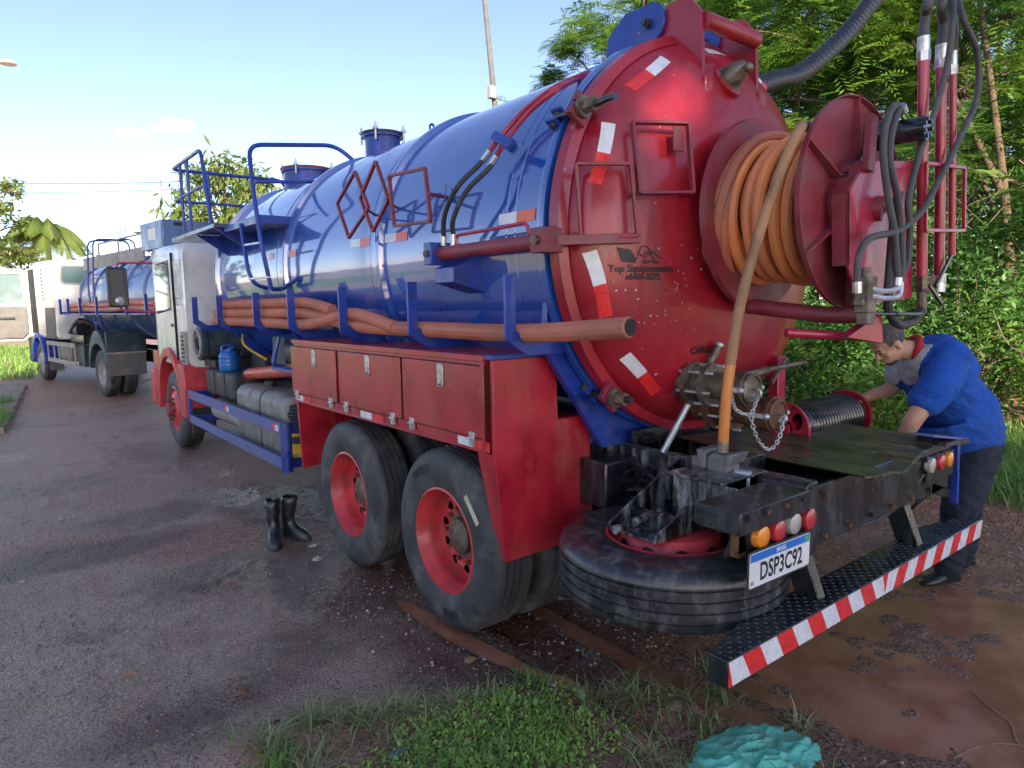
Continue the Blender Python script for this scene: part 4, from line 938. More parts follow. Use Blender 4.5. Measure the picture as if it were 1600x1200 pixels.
def rh(pts, r, m=m_rubberg, y=PX - .07, nm='hydraulic_hose'):
    return MB().tube(spl([Y(q[0], q[1], q[2] if len(q) > 2 else y) for q in pts], 8), r, 10).build(nm, m, reel)
rh([(1408, 168, -1.70), (1398, 165), (1385, 190), (1380, 240), (1388, 310), (1397, 360), (1402, 420), (1403, 436)], .0145)
rh([(1410, 172, -1.70), (1404, 172), (1393, 210), (1391, 255), (1403, 310), (1408, 360), (1410, 410), (1407, 440)], .0145)
rh([(1490, -60, -1.6), (1490, 10), (1482, 90), (1462, 170), (1437, 240), (1420, 310), (1422, 360), (1418, 410), (1404, 438)], .0145)
rh([(1492, -60, -1.6), (1502, 20), (1526, 80), (1527, 150), (1500, 215), (1468, 280), (1440, 330), (1405, 360), (1360, 372), (1342, 400), (1339, 445)], .0145)
rh([(1404, 300), (1396, 360), (1390, 430), (1388, 480), (1402, 506), (1425, 503), (1440, 485)], .020, m_rubber, PX - .04)
for a, b in (((1403, 434), (1402, 446)), ((1339, 440), (1339, 458)), ((1408, 165), (1412, 176))): MB().cyl(Y(*a, PX - .07), Y(*b, PX - .07), .019, seg=10).build('hose_fitting', m_steel, reel)
for k, yy in ((0, 455), (1, 466)): MB().tube(spl([Y(1402 + k * 6, 440, PX - .07), Y(1400 + k * 4, yy - 4, PX - .07), Y(1382, yy, PX - .07), Y(1360, yy - 4, PX - .06)], 6), .012, 8).build('elbow_pipe', m_galv, reel)
vb = MB(); q = Y(1352, 455, PX - .04); vb.box(q.x - .035, q.x + .045, q.y - .03, q.y + .03, q.z - .09, q.z + .06); vb.cyl(q + Vector((0, 0, .05)), q + Vector((0, 0, .10)), .02, seg=8)
vb.box(q.x - .06, q.x + .02, q.y - .02, q.y + .02, q.z - .06, q.z - .03); vb.box(q.x - .02, q.x + .05, q.y - .025, q.y + .025, q.z - .14, q.z - .085); vb.build('control_valve', m_cast, reel, 30, bevel=.004)
MB().cyl(Y(1366, 491, PX - .06), Y(1432, 491, PX - .06), .007, seg=8).cyl(Y(1400, 491, PX - .06), Y(1438, 491, PX - .06), .010, seg=8).build('lever', m_black, reel)

# orange hose wound on the reel (lies on it: a thing of its own)
hose = tag(empty('reel_hose'), 'orange high-pressure hose wound on the maroon reel, its end hanging down', 'hose')
pts = []; rs = .027
wr = 8; ax0, ax1 = RY1 + .045, RY2 + .045
for layer, (rad, turns) in enumerate(((.228, 6.3), (.276, 6.4), (.322, 6.5))):
    N_ = int(turns * 40)
    for i in range(N_):
        t = i / N_; tt = t if layer % 2 == 0 else 1 - t
        a = i / 40 * 2 * math.pi
        wob = .010 * math.sin(a * .5 + layer) + .008 * math.sin(a * .23 + 2 * layer)
        fr = math.floor(tt * turns) / turns + max(0, ((tt * turns) % 1 - .62) / .38) / turns
        y = ax0 + (ax1 - ax0) * min(1, fr) + wob * .6
        y = min(ax0, max(ax1, y)); r_ = rad + .010 * math.sin(a * .37 + layer * 2) + .006 * math.sin(a * 1.1)
        pts.append(Vector((RX - r_ * math.cos(a + 1.1), y, RZ + r_ * math.sin(a + 1.1))))
MB().tube(pts, rs, 10).build('coil', m_orange, hose)
cr = MB()
for k, (y0_, y1_, r_) in enumerate(((RY1 + .10, RY2 + .16, .362), (RY1 + .20, RY2 + .10, .365), (RY1 + .06, RY2 + .25, .358))):   # loose crossing wraps on top
    L2 = []
    for i in range(46):
        t = i / 45; a = -1.0 - k * .15 + t * 4.4; L2.append(Vector((RX - (r_ + .012 * math.sin(t * 6 + k)) * math.cos(a), y0_ + (y1_ - y0_) * (t + .08 * math.sin(t * 7)), RZ + (r_ + .01 * math.sin(t * 5)) * math.sin(a))))
    cr.tube(L2, rs, 10)
m_hose2 = mat('faded_pink_hose', (.43, .13, .07), .55, 0, 0, .2, 3, (.25, .15, .11), .5, 4)
cr.build('crossing_wraps', m_hose2, hose)
fe = [Vector((RX + .12, RY2 + .10, RZ + .345)), Y(1262, 198, RY2 + .07), Y(1248, 205, RY2 + .01), Y(1222, 262, -1.55), Y(1188, 360, -1.50), Y(1158, 470, -1.46), Y(1141, 570, -1.42)]
m_dirtyhose = mat('mud_stained_hose', (.33, .18, .09), .65, 0, 0, .25, 5, (.10, .065, .045), .5, 9, (1, 1, .4))
MB().tube(spl(fe, 8), .0225, 12).build('muddy_length', m_dirtyhose, hose)
MB().tube(spl([Y(1141, 570, -1.42), Y(1134, 630, -1.41), Y(1130, 692, -1.40)], 8), .0235, 12).build('free_end', m_tapeo, hose)
MB().cyl(Y(1130, 690, -1.40), Y(1129, 706, -1.40), .026, seg=14).build('ferrule', m_cast, hose)

# ---- discharge valves
vl = empty('discharge_valves', (0, 0, 0), 0, truck)
for i, (px, py, yc, r, mm_) in enumerate(((1175, 608, -1.34, .076, m_cast), (1215, 648, -1.36, .080, m_rust))):
    c = Y(px, py, yc); b = Vector((c.x, -.90, c.z)); ax = Vector((0, -1, 0))
    MB().lathe([(r * 1.0, -.90), (r * 1.0, -1.00), (r * 1.45, -1.0), (r * 1.45, -1.03), (r * .85, -1.03), (r * .85, -1.10), (r * 1.4, -1.10), (r * 1.4, -1.13), (r * .85, -1.13), (r * .9, -1.22), (r * 1.02, -1.23), (r * 1.02, yc + .02)], (c.x, 0, c.z), 'Y', 32).build('valve_body', m_rust if i else m_cast, vl)
    cap = MB().lathe([(r * 1.06, yc + .045), (r * 1.1, yc + .04), (r * 1.1, yc + .012), (r * .98, yc + .010), (r * 1.0, yc - .006), (r * .82, yc - .012), (r * .78, yc - .004), (.001, yc - .004)], (c.x, 0, c.z), 'Y', 36).build('camlock_cap', mm_, vl)
    MB().torus((c.x + .01, yc - .02, c.z - .02), .022, .006, 0, 16, 6).build('pull_ring', m_steel, cap)
    for s in (-1, 1): MB().bar((c.x + s * r * 1.12, yc + .10, c.z), (c.x + s * r * 1.14, yc + .005, c.z), .012, .022).sphere((c.x + s * r * 1.12, yc + .005, c.z), .016, 8, 6).build('cam_lever', m_galv, cap)
    bt_ = MB()
    for k in range(6):
        a = k * math.pi / 3 + .3; bt_.cyl((c.x + r * 1.28 * math.cos(a), -.975, c.z + r * 1.28 * math.sin(a)), (c.x + r * 1.28 * math.cos(a), -1.17, c.z + r * 1.28 * math.sin(a)), .008, seg=6)
    bt_.build('flange_bolts', m_galv, vl)
rp_ = Dm(1085, 590, .03); MB().sphere((rp_.x + .02, rp_.y + .08, rp_.z - .01), .10, 20, 12, (1, 1, .8)).build('port_boss', m_red, vl)
MB().cyl(Y(1170, 585, -1.12), Y(1200, 578, -1.16), .022, seg=10).tube([Y(1172, 583, -1.14), Y(1258, 566, -1.16)], .013, 8).build('valve_handle', m_cast, vl)
MB().tube([Y(1205, 600, -1.10), Y(1228, 560, -1.05)], .011, 8).build('valve_handle', m_cast, vl)
def chain(pts, parent, r=.011, t=.0028):
    P = spl(pts, 40); L_ = [P[0]]; mb = MB()
    for q in P:
        if (q - L_[-1]).length >= r * 1.75: L_.append(q)
    for i in range(len(L_) - 1):
        a, b = L_[i], L_[i + 1]; d = (b - a).normalized(); n = d.orthogonal().normalized() if i == 0 else n
        n = (n - d * n.dot(d)).normalized(); s = n if i % 2 else d.cross(n); c = (a + b) / 2
        mb.tube([c + d * r * 1.35 * math.cos(k) + s * r * .72 * math.sin(k) for k in np.linspace(0, 2 * math.pi, 12, endpoint=False)], t, 5, closed=True)
    return mb.build('chain', m_galv, parent)
chain([Y(1223, 652, -1.385), Y(1222, 670, -1.39), Y(1213, 693, -1.39), Y(1200, 702, -1.39), Y(1186, 690, -1.39), Y(1177, 668, -1.39), Y(1173, 648, -1.38)], vl)
chain([Y(1185, 618, -1.36), Y(1180, 632, -1.38), Y(1172, 648, -1.38), Y(1150, 640, -1.36), Y(1143, 615, -1.30)], vl)
MB().box(.42, .50, -1.02, -.96, 1.0, 1.5).build('red_post', m_redpipe, vl, bevel=.004)

# ---- rear frame, vice, spare-wheel carrier
rf = MB().box(-.45, 1.02, -1.715, -1.69, .765, 1.03).build('rear_crossplate', m_black, truck, bevel=.004)
MB().prism(rr(-.54, -.44, .74, 1.06, .03), 1, -1.73, -1.50).build('corner_column', m_black, rf, bevel=.006)
MB().box(-.435, -.405, -1.722, -1.716, .78, 1.0).build('weld_strip', m_black, rf)
MB().box(-.78, -.455, -1.56, -1.22, .86, .868).box(-.78, -.772, -1.56, -1.22, .868, 1.05).box(-.78, -.455, -1.235, -1.22, .868, 1.05).box(-.80, -.455, -1.50, -1.21, 1.052, 1.064).build('tool_bracket', m_grease, rf, bevel=.003)
lb = MB().box(-1.04, -.55, -1.745, -1.55, 1.035, 1.043).box(-1.04, -.55, -1.752, -1.744, .955, 1.043).box(-1.04, -1.032, -1.744, -1.55, .955, 1.035).box(-1.04, -.55, -1.556, -1.549, .955, 1.035).build('lamp_bracket', m_black, rf, bevel=.003)
def lamp(x, y, z, m, r=.042, parent=None):
    MB().lathe([(r * 1.1, y + .05), (r * 1.12, y + .012), (r * .9, y + .010)], (x, 0, z), 'Y', 24).build('lamp_housing', m_blackm, parent or lb)
    l = MB().lathe([(r, y + .012), (r, y - .004), (r * .93, y - .016), (r * .7, y - .021), (.001, y - .024)], (x, 0, z), 'Y', 24).build('lamp_lens', m, parent or lb)
    MB().torus((x, y - .018, z), r * .55, .003, 1, 20, 6).build('lens_ring', m, l)
for px, py, m in ((1188, 838, m_lamber), (1214, 829, m_lred), (1238, 817, m_lclear), (1262, 810, m_lred)):
    q = Y(px, py, -1.735); lamp(q.x, -1.735, q.z, m, .046)
MB().box(-1.0, -.55, -1.70, -1.685, .86, .96).box(-.97, -.92, -1.70, -1.66, .84, .97).build('lamp_backing', m_rust, lb)
rb = MB().box(.66, 1.02, -1.735, -1.728, .845, .985).build('lamp_plate', m_black, rf)
for px, py, m in ((1453, 727, m_lclear), (1468, 722, m_lred), (1481, 717, m_lamber)):
    q = Y(px, py, -1.735); lamp(q.x, -1.735, q.z, m, .042, rb)
MB().bar(Y(1462, 693, -1.70), Y(1500, 687, -1.70), .10, .02).build('side_step', m_black, rf)
MB().bar(Y(1494, 690, -1.72), Y(1491, 786, -1.72), .03, .035, (0, 1, 0)).build('corner_post', m_blue, rf, bevel=.003)
MB().bar(Y(1452, 762, -1.70), Y(1492, 775, -1.70), .03, .05).build('cross_stay', m_black, rf)
MB().bar(Y(1440, 679, -1.66), Y(1495, 684, -1.66), .12, .012).build('edge_plate', m_blued, rf)
# number plate
q0, q1, q2, q3 = (Vector(U(*c, 1, -1.765)) for c in ((1165.5, 872), (1262, 835), (1267, 877), (1175, 917)))
ctr = (q0 + q1 + q2 + q3) / 4; pxv = ((q1 - q0) + (q2 - q3)).normalized(); pn_ = pxv.cross(((q0 - q3) + (q1 - q2))).normalized()
pn_ = pn_ if pn_.y < 0 else -pn_; pyv = pn_.cross(pxv); PM = Matrix((pxv, pyv, pn_)).transposed().to_4x4(); PM.translation = ctr
if pyv.z < 0: PM = PM @ Matrix.Rotation(math.pi, 4, 'Z')
PW, PH = .430, .134
npl = MB().prism(rr(-PW / 2 - .008, PW / 2 + .008, -PH / 2 - .008, PH / 2 + .008, .012), 2, -.004, 0).xf(PM).build('number_plate', m_blackm, rf)
MB().prism(rr(-PW / 2, PW / 2, -PH / 2, PH / 2, .01), 2, .0005, .0015).xf(PM).build('plate_face', m_platew, npl, bevel=0)
MB().prism([(-PW / 2 + .004, PH / 2 - .034), (PW / 2 - .004, PH / 2 - .034), (PW / 2 - .004, PH / 2 - .003), (-PW / 2 + .004, PH / 2 - .003)], 2, .0015, .0021).xf(PM).build('plate_band', m_plateb, npl)
t = text_mb('DSP3C92', .098, .80, 3, .0022); t.xf(PM @ Matrix.Translation((.006, -.017, .0022))); t.build('plate_number', m_ink, npl, 0)
t = text_mb('BRASIL', .024, 1, 3, .0006); t.xf(PM @ Matrix.Translation((0, PH / 2 - .019, .0028))); t.build('plate_country', m_platew, npl, 0)
t = text_mb('BR', .022, 1, 2); t.xf(PM @ Matrix.Translation((-PW / 2 + .02, -PH / 2 + .018, .0022))); t.build('plate_code', m_ink, npl, 0)
MB().prism(rr(PW / 2 - .04, PW / 2 - .010, PH / 2 - .030, PH / 2 - .008, .003), 2, .0021, .0026).xf(PM).build('plate_flag', m_greenf, npl)
MB().bar(ctr + Vector((-.1, .02, .02)), ctr + Vector((-.1, .06, .12)), .03, .006).bar(ctr + Vector((.1, .02, .02)), ctr + Vector((.1, .06, .12)), .03, .006).build('plate_bracket', m_black, npl)
# bumper with chevron tape
BY, BZ0, BZ1, BH = -1.83, .463, .566, 1.216
bp = MB(); pf = [(-BH, BY + .085), (-BH + .38, BY + .17), (BH - .38, BY + .17), (BH, BY + .085), (BH, BY), (-BH, BY)]
bp.prism(pf, 2, BZ0 - .004, BZ1 - .001); bump = bp.build('bumper', m_black, truck, bevel=.004)
tr = MB(); yy = BY + .012
k = 0
for iy in range(7):
    for ix in range(80):
        x = -BH + .03 + ix * .030; y = BY + .012 + iy * .022
        lim = BY + (.085 + .085 * min(1, (BH - abs(x)) / .38)) - .012
        if y > lim: continue
        a = .8 if (ix + iy) % 2 else -.8; dx, dy = .011 * math.cos(a), .011 * math.sin(a)
        tr.add([(x - dx, y - dy, BZ1 - .001), (x + dy * .25, y - dx * .25, BZ1 - .001), (x + dx, y + dy, BZ1 - .001), (x - dy * .25, y + dx * .25, BZ1 - .001), (x, y, BZ1 + .003)], [(0, 1, 4), (1, 2, 4), (2, 3, 4), (3, 0, 4)])
tr.build('tread_studs', m_black, bump, 0)['kind'] = 'stuff'
st = MB(); nS = 11; wS = BH / nS; hS = BZ1 - BZ0 - .008; sk = .055
for side in (-1, 1):
    for k in range(-1, nS + 1):
        st.mi = (k + (0 if side < 0 else 0)) % 2
        def ux(v, bot):
            u = min(BH, max(0, v + (sk if bot else 0)) if True else v); return u
        # u measured from the end towards the middle on each side
        a0, a1 = k * wS - sk * .5, (k + 1) * wS - sk * .5
        top = [max(0, min(BH, a0)), max(0, min(BH, a1))]; bot = [max(0, min(BH, a0 + sk)), max(0, min(BH, a1 + sk))]
        if top[1] - top[0] < 1e-4 and bot[1] - bot[0] < 1e-4: continue
        g = lambda u: side * (BH - u)
        st.add([(g(bot[0]), BY - .0025, BZ0 + .004), (g(bot[1]), BY - .0025, BZ0 + .004), (g(top[1]), BY - .0025, BZ1 - .004), (g(top[0]), BY - .0025, BZ1 - .004)], [(0, 1, 2, 3)])
st.build('chevron_tape', [m_twhite, m_tred], bump, 0, fixn=False)
for x in (-.47, .52): MB().prism([(BY + .16, .50), (BY + .16, .56), (-1.58, .80), (-1.58, .95), (-1.66, .95), (-1.69, .80), (BY + .05, .56)], 0, x - .03, x + .03).build('bumper_arm', m_black, bump, bevel=.006)
MB().cyl((-.53, -1.62, .72), (-.41, -1.62, .72), .04, seg=16).build('pivot', m_black, bump)
# spare wheel lying flat under the rear overhang
SX, SY, SZ = -.745, -1.195, .775
sw = empty('spare_wheel', (0, 0, 0), 0, truck)
tb = tyre_mb((0, 0, 0), 1); tb.xf(Matrix.Translation((SX, SY, SZ)) @ Matrix.Rotation(math.pi / 2, 4, 'Y')); tb.build('tyre', m_tyrewet, sw)
rm = MB().lathe([(.300, -.030), (.300, -.012), (.288, -.008), (.282, -.03), (.276, -.06), (.262, -.075), (.25, -.078), (.238, -.06), (.226, -.012), (.205, .012), (.17, .02)], (SX, SY, SZ), 'Z', 64)
rm.build('rim', m_redrim, sw)
for a in np.linspace(0, 2 * math.pi, 10, endpoint=False) + .25:
    d = Vector((math.cos(a), math.sin(a), 0)); c = Vector((SX, SY, SZ - .034)) + d * .2345; n = (d * .975 + Vector((0, 0, .22))).normalized(); s = Vector((-d.y, d.x, 0)); u = n.cross(s)
    MB().add([c + n * .0025 + s * .028 * math.cos(k) + u * .021 * math.sin(k) for k in np.linspace(0, 2 * math.pi, 14, endpoint=False)], [tuple(range(14))]).build('hand_hole', m_visor, sw, 0, fixn=False)
MB().lathe([(.172, .020), (.10, .022), (.10, .0), (.001, -.02)], (SX, SY, SZ), 'Z', 40).build('wheel_disc', m_redrim, sw)
cr_ = empty('spare_carrier', (0, 0, 0), 0, truck)
for y in (-1.05, -1.32):
    MB().prism([(-.46, 1.06), (-.50, 1.06), (-1.0, .835), (-1.0, .80), (-.46, .80)], 1, y - .007, y + .007).build('gusset_plate', m_grease, cr_, bevel=.003)
MB().box(-1.0, -.46, -1.32, -1.05, .797, .809).build('base_plate', m_grease, cr_, bevel=.003)
MB().prism([(-.62, .98), (-.60, 1.0), (-.60, .87), (-.62, .87)], 1, -1.31, -1.06).build('web_plate', m_grease, cr_)
MB().prism([(-.86, .87), (-.84, .88), (-.84, .81), (-.86, .81)], 1, -1.31, -1.06).build('web_plate', m_grease, cr_)
MB().tube([Z(960, 828, .835), Z(1030, 800, .85)], .019, 14).build('locking_tube', m_grease, cr_)
for x, y in ((-.72, -1.10), (-.66, -1.40)): MB().cyl((x, y, .80), (x, y, .85), .014, seg=6).cyl((x, y, .805), (x, y, .825), .024, seg=6).build('stud', m_black, cr_, 20)
bb = MB().box(-.70, -.46, -.74, -.50, .75, 1.0).build('junction_box', m_black, truck, bevel=.012)
for k in range(4): MB().tube(spl([(-.60 + .02 * k, -.76, .94 - .05 * k), (-.53, -.80, .95 - .05 * k), (-.47, -.86, .93 - .05 * k)], 5), .010, 6).build('air_line', m_black, bb)
vs = MB(); q = Y(1132, 722, -1.36); s0 = q
vs.prism([(q.y - .045, q.z - .055), (q.y + .06, q.z - .055), (q.y + .06, q.z + .02), (q.y + .03, q.z + .045), (q.y - .045, q.z + .045)], 0, q.x - .05, q.x + .05)
vs.prism([(q.y - .06, q.z - .0), (q.y - .045, q.z - .0), (q.y - .045, q.z + .055), (q.y - .085, q.z + .055)], 0, q.x - .065, q.x + .065)
vs.prism([(q.y + .06, q.z - .03), (q.y + .09, q.z - .03), (q.y + .11, q.z + .055), (q.y + .06, q.z + .055)], 0, q.x - .065, q.x + .065).box(q.x - .03, q.x + .03, q.y + .05, q.y + .16, q.z - .04, q.z + .01)
vice = vs.build('bench_vice', mat('worn_grey_cast_iron', (.19, .19, .19), .5, .3, 0, .3, 12, (.10, .07, .05), .5, 12, bump=.3), rf, 30, bevel=.006)
MB().cyl(q + Vector((0, -.06, -.035)), q + Vector((0, -.13, -.035)), .016, seg=12).tube(spl([q + Vector((0, -.12, -.03)), q + Vector((-.005, -.125, -.09)), q + Vector((-.02, -.13, -.15))], 4), .008, 8).build('vice_handle', m_galv, vice)
MB().box(q.x + .05, q.x + .30, q.y - .02, q.y + .05, q.z - .075, q.z + .0).build('anvil_block', m_black, vice, bevel=.004)
# oily chute sheet under the valves
cs = MB(); nu, nv = 18, 10
for top in (0, 1):
    vs_ = []
    for j in range(nv + 1):
        for i in range(nu + 1):
            x = -.24 + 1.14 * i / nu; y0_, y1_ = -.78, -1.70 - .18 * (1 - i / nu)
            cut = .09 * max(0, (i / nu - .84) / .16) ** 2 + .06 * max(0, (.10 - i / nu) / .10) ** 2
            y = y0_ + (y1_ + cut - y0_) * j / nv
            z = 1.062 - .032 * math.sin(math.pi * min(1, (i / nu) * 1.05)) + .10 * (1 - j / nv) ** 2 * .3 + .015 * math.sin(i * .7) * (j / nv)
            vs_.append((x, y, z - .006 * top))
    cs.add(vs_, [tuple(q + (0) for q in ((j * (nu + 1) + i, j * (nu + 1) + i + 1, (j + 1) * (nu + 1) + i + 1, (j + 1) * (nu + 1) + i)[::1 if top == 0 else -1])) for j in range(nv) for i in range(nu)])
cs.build('drip_chute', m_chute, truck, 40, fixn=False)
MB().prism([(-.45, 1.05), (.9, 1.05), (.9, 1.13), (-.45, 1.13)], 1, -.70, -.68).build('rear_saddle_plate', m_black, truck)
MB().tube([Vector(q) + Vector((0, -.002, 0)) for q in vs_[-(nu + 1):]], .007, 6).build('rolled_edge', m_chute, truck)
MB().box(-.44, 1.0, -1.688, -1.22, .985, 1.0).build('deck_plate', m_black, truck, bevel=.003)
for k, (x, y, z) in enumerate([(-1.0 + .13 * i, -1.755, 1.018) for i in range(4)] + [(-.36 + .22 * i, -1.722, .80) for i in range(6)] + [(-.36 + .44 * i, -1.722, .98) for i in range(3)]):
    MB().cyl((x, y + .006, z), (x, y - .010, z), .012, seg=6).build('bolt_head', m_rust if k % 3 else m_black, rf, 20)
for k, P_ in enumerate((((-.98, -1.68, .92), (-.9, -1.60, .80), (-.7, -1.58, .86), (-.5, -1.56, .80)), ((.66, -1.72, .90), (.5, -1.66, .74), (.2, -1.62, .70), (-.1, -1.60, .78)), ((-.46, -.70, .98), (-.49, -.95, .90), (-.47, -1.25, .96), (-.46, -1.5, .88)), ((-.46, -.62, .86), (-.50, -.9, .80), (-.48, -1.0, .84)), ((.75, -1.70, .78), (.8, -1.62, .66), (.95, -1.64, .72)))):
    MB().tube(spl(P_, 8), .009 + .003 * (k % 2), 7).build('wiring_loom' if k < 2 else 'air_line', m_rubber, truck)
# small hose reel behind the chute
r2 = empty('small_hose_reel', (0, 0, 0), 0, truck)
sx0, sx1, sy, sz, sr = .50, 1.26, -1.02, 1.07, .155
for x in (sx0, sx1):
    hol = [[(.095 * math.cos(a) + .032 * math.cos(b), .095 * math.sin(a) + .05 * math.sin(b)) for b in np.linspace(0, 2 * math.pi, 12, endpoint=False)] for a in (.5, 2.6, 4.7)]
    V, F = plate_holes([(sr * math.cos(a), sr * math.sin(a)) for a in np.linspace(0, 2 * math.pi, 40, endpoint=False)], hol)
    MB().add([(x, sy + u, sz + v) for u, v, _ in V], F).lathe([(sr - .004, x - .012), (sr + .004, x - .012), (sr + .004, x + .012), (sr - .004, x + .012)], (0, sy, sz), 'X', 40).build('flange', m_redpipe, r2)
MB().cyl((sx0, sy, sz), (sx1, sy, sz), .05, seg=20).build('drum', m_redpipe, r2)
pts = [Vector((sx0 + .04 + (sx1 - sx0 - .08) * i / 620, sy + .122 * math.cos(i * .2027), sz + .122 * math.sin(i * .2027))) for i in range(621)]
MB().tube(pts, .019, 8).build('wound_hose', mat('black_wet_hose', (.008, .008, .009), .3, 0, .4, .2), r2)
MB().box(sx0 - .04, sx0 - .02, sy - .05, sy + .05, .98, sz + .03).box(sx1 + .015, sx1 + .035, sy - .05, sy + .05, .80, sz + .03).build('reel_stand', m_redpipe, r2)
MB().box(.40, 1.30, sy - .10, sy + .10, .93, .96).build('reel_shelf', m_black, r2)

# big black corrugated vacuum hose rising from the tank top and out of the frame
bh = [Vector((.62, -.45, 3.00)), Vector((.80, -.45, 3.14)), Y(1205, 128, -.45), Y(1255, 112, -.45), Y(1320, 55, -.5), Y(1368, -4, -.55), Y(1420, -70, -.6), Vector((2.75, -.75, 4.75)), Vector((2.5, -1.1, 5.0)), Vector((1.8, -1.5, 4.8)), Vector((1.05, -1.62, 4.38))]
P_ = spl(bh, 46); MB().tube(P_, [.068 if (i // 2) % 2 else .061 for i in range(len(P_))], 16).build('vacuum_hose', m_corr, truck, 60)

# ---- cab
cab = empty('cab', (0, 0, 0), 0, truck)
YB, YT = 5.68, 7.72      # rear and front of the cab
cw = 1.20
def cabshell():
    mb = MB(); sec = [(YB, 1.12, 2.56, cw), (YB + .06, 1.10, 2.62, cw), (YB + 1.55, 1.10, 2.66, cw), (YT - .16, 1.08, 2.60, cw - .02), (YT, 1.06, 2.10, cw - .05)]
    vs = []; n = 0
    for (y, z0, z1, w) in sec:
        p = rr(-w, w, z0, z1, .10, 4); n = len(p); vs += [(a, y, b) for a, b in p]
    fs = [(i * n + k, i * n + (k + 1) % n, (i + 1) * n + (k + 1) % n, (i + 1) * n + k) for i in range(len(sec) - 1) for k in range(n)]
    fs += [tuple(range(n)), tuple((len(sec) - 1) * n + k for k in range(n))]
    return mb.add(vs, fs)
cabshell().build('cab_shell', m_white, cab, 50)
# door with window, behind it the sleeper side panel with its seams
dr = MB().box(-cw - .022, -cw + .01, 6.22, 7.30, 1.12, 2.50).build('cab_door', m_white, cab, bevel=.012)
MB().prism([(6.34, 1.82), (7.20, 1.76), (7.12, 2.42), (6.36, 2.44)], 0, -cw - .025, -cw - .0).build('door_window', m_visor, dr, bevel=.004)
MB().prism([(6.36, 1.84), (7.18, 1.78), (7.10, 2.40), (6.38, 2.42)], 0, -cw - .028, -cw - .0255).build('window_glass', m_glass, dr)
MB().box(-cw - .027, -cw, 6.205, 6.218, 1.10, 2.52).build('door_seam', m_visor, cab)
MB().box(-cw - .03, -cw - .02, 6.28, 6.42, 1.60, 1.64).build('door_handle', m_blackm, dr, bevel=.004)
MB().box(-cw - .012, -cw + .01, 5.80, 6.16, 1.95, 2.42).build('side_panel', m_white, cab, bevel=.01)
MB().box(-cw - .010, -cw + .01, 5.80, 6.16, 1.22, 1.88).build('side_panel', m_white, cab, bevel=.01)
MB().box(-cw - .04, -cw, 5.72, 5.90, 1.15, 1.55).build('intake_grille', m_greyl, cab, bevel=.01)
gl = MB()
for k in range(7): gl.box(-cw - .046, -cw - .038, 5.74, 5.88, 1.18 + .05 * k, 1.205 + .05 * k)
gl.build('grille_slats', m_blackm, cab)
MB().prism(rr(-.85, .85, 1.95, 2.42, .08), 1, YB - .012, YB + .02).build('rear_window_frame', m_blackm, cab, bevel=.006)
MB().prism(rr(-.80, .80, 2.0, 2.37, .06), 1, YB - .016, YB - .013).build('rear_window', m_glass, cab)
MB().prism(rr(-1.02, 1.02, 1.72, 2.5, .10), 1, YT - .12, YT + .015).build('windscreen', m_glass, cab)
MB().prism([(6.9, 2.60), (7.5, 2.66), (7.82, 2.52), (7.85, 2.46), (7.5, 2.58), (6.9, 2.56)], 0, -1.16, 1.16).build('sun_visor', m_redpipe, cab, bevel=.006)
# red wheel-arch panels
fe_ = MB(); arc = [(YF + .62 * math.cos(a), .55 + .66 * math.sin(a)) for a in np.linspace(R_(-6), R_(176), 20)]; arc2 = [(YF + .72 * math.cos(a), .55 + .78 * math.sin(a)) for a in np.linspace(R_(176), R_(-6), 20)]
fe_.prism(arc + arc2, 0, -1.27, -.92); fe_.build('fender', m_redrim, cab, 30, bevel=.012)
MB().hexa([(-1.275, 5.70, .50), (-.93, 5.70, .50), (-.93, 5.86, .50), (-1.275, 5.98, .50), (-1.275, 5.72, 1.15), (-.93, 5.72, 1.15), (-.93, 5.90, 1.15), (-1.275, 6.06, 1.15)]).build('rear_fender_panel', m_redrim, cab, bevel=.015)
MB().box(-1.22, -.95, 5.66, 5.70, .32, .62).build('mud_flap', m_blackm, cab)
MB().box(-1.25, 1.25, 7.55, 7.92, .48, .98).build('front_bumper', m_redrim, cab, bevel=.03)
MB().box(-1.22, 1.22, 7.36, 7.74, .96, 1.25).build('step_panel', m_redrim, cab, bevel=.02)
MB().box(-1.24, -1.0, 7.32, 7.58, .55, .62).build('cab_step', m_blackm, cab)
mc = Vector((-1.62, 7.55, 2.13))
MB().tube(rnd([(-1.18, 7.40, 2.46), (-1.60, 7.55, 2.46), (-1.62, 7.55, 2.40)], .05), .014, 8).build('mirror_arm', m_redpipe, cab)
MB().tube(rnd([(-1.18, 7.40, 1.78), (-1.60, 7.55, 1.82), (-1.62, 7.55, 1.9)], .05), .014, 8).build('mirror_arm', m_redpipe, cab)
mm_ = Matrix.Translation(mc) @ Matrix.Rotation(R_(14), 4, 'Z')
mi = MB().prism(rr(-.125, .125, -.27, .27, .05), 1, -.03, .05).xf(mm_).build('wing_mirror', m_blackm, cab, bevel=.015)
MB().prism(rr(-.108, .108, -.25, .25, .04), 1, -.034, -.031).xf(mm_).build('mirror_glass', m_mirror, mi)
mx_ = MB(); mx_.sphere((0, -.036, -.185), .06, 16, 10, (1, .3, 1)); mx_.xf(mm_).build('convex_mirror', m_steel, mi)
MB().box(-.9, -.35, 6.2, 6.7, 1.2, 2.1).build('seat', m_seat, cab, bevel=.05)

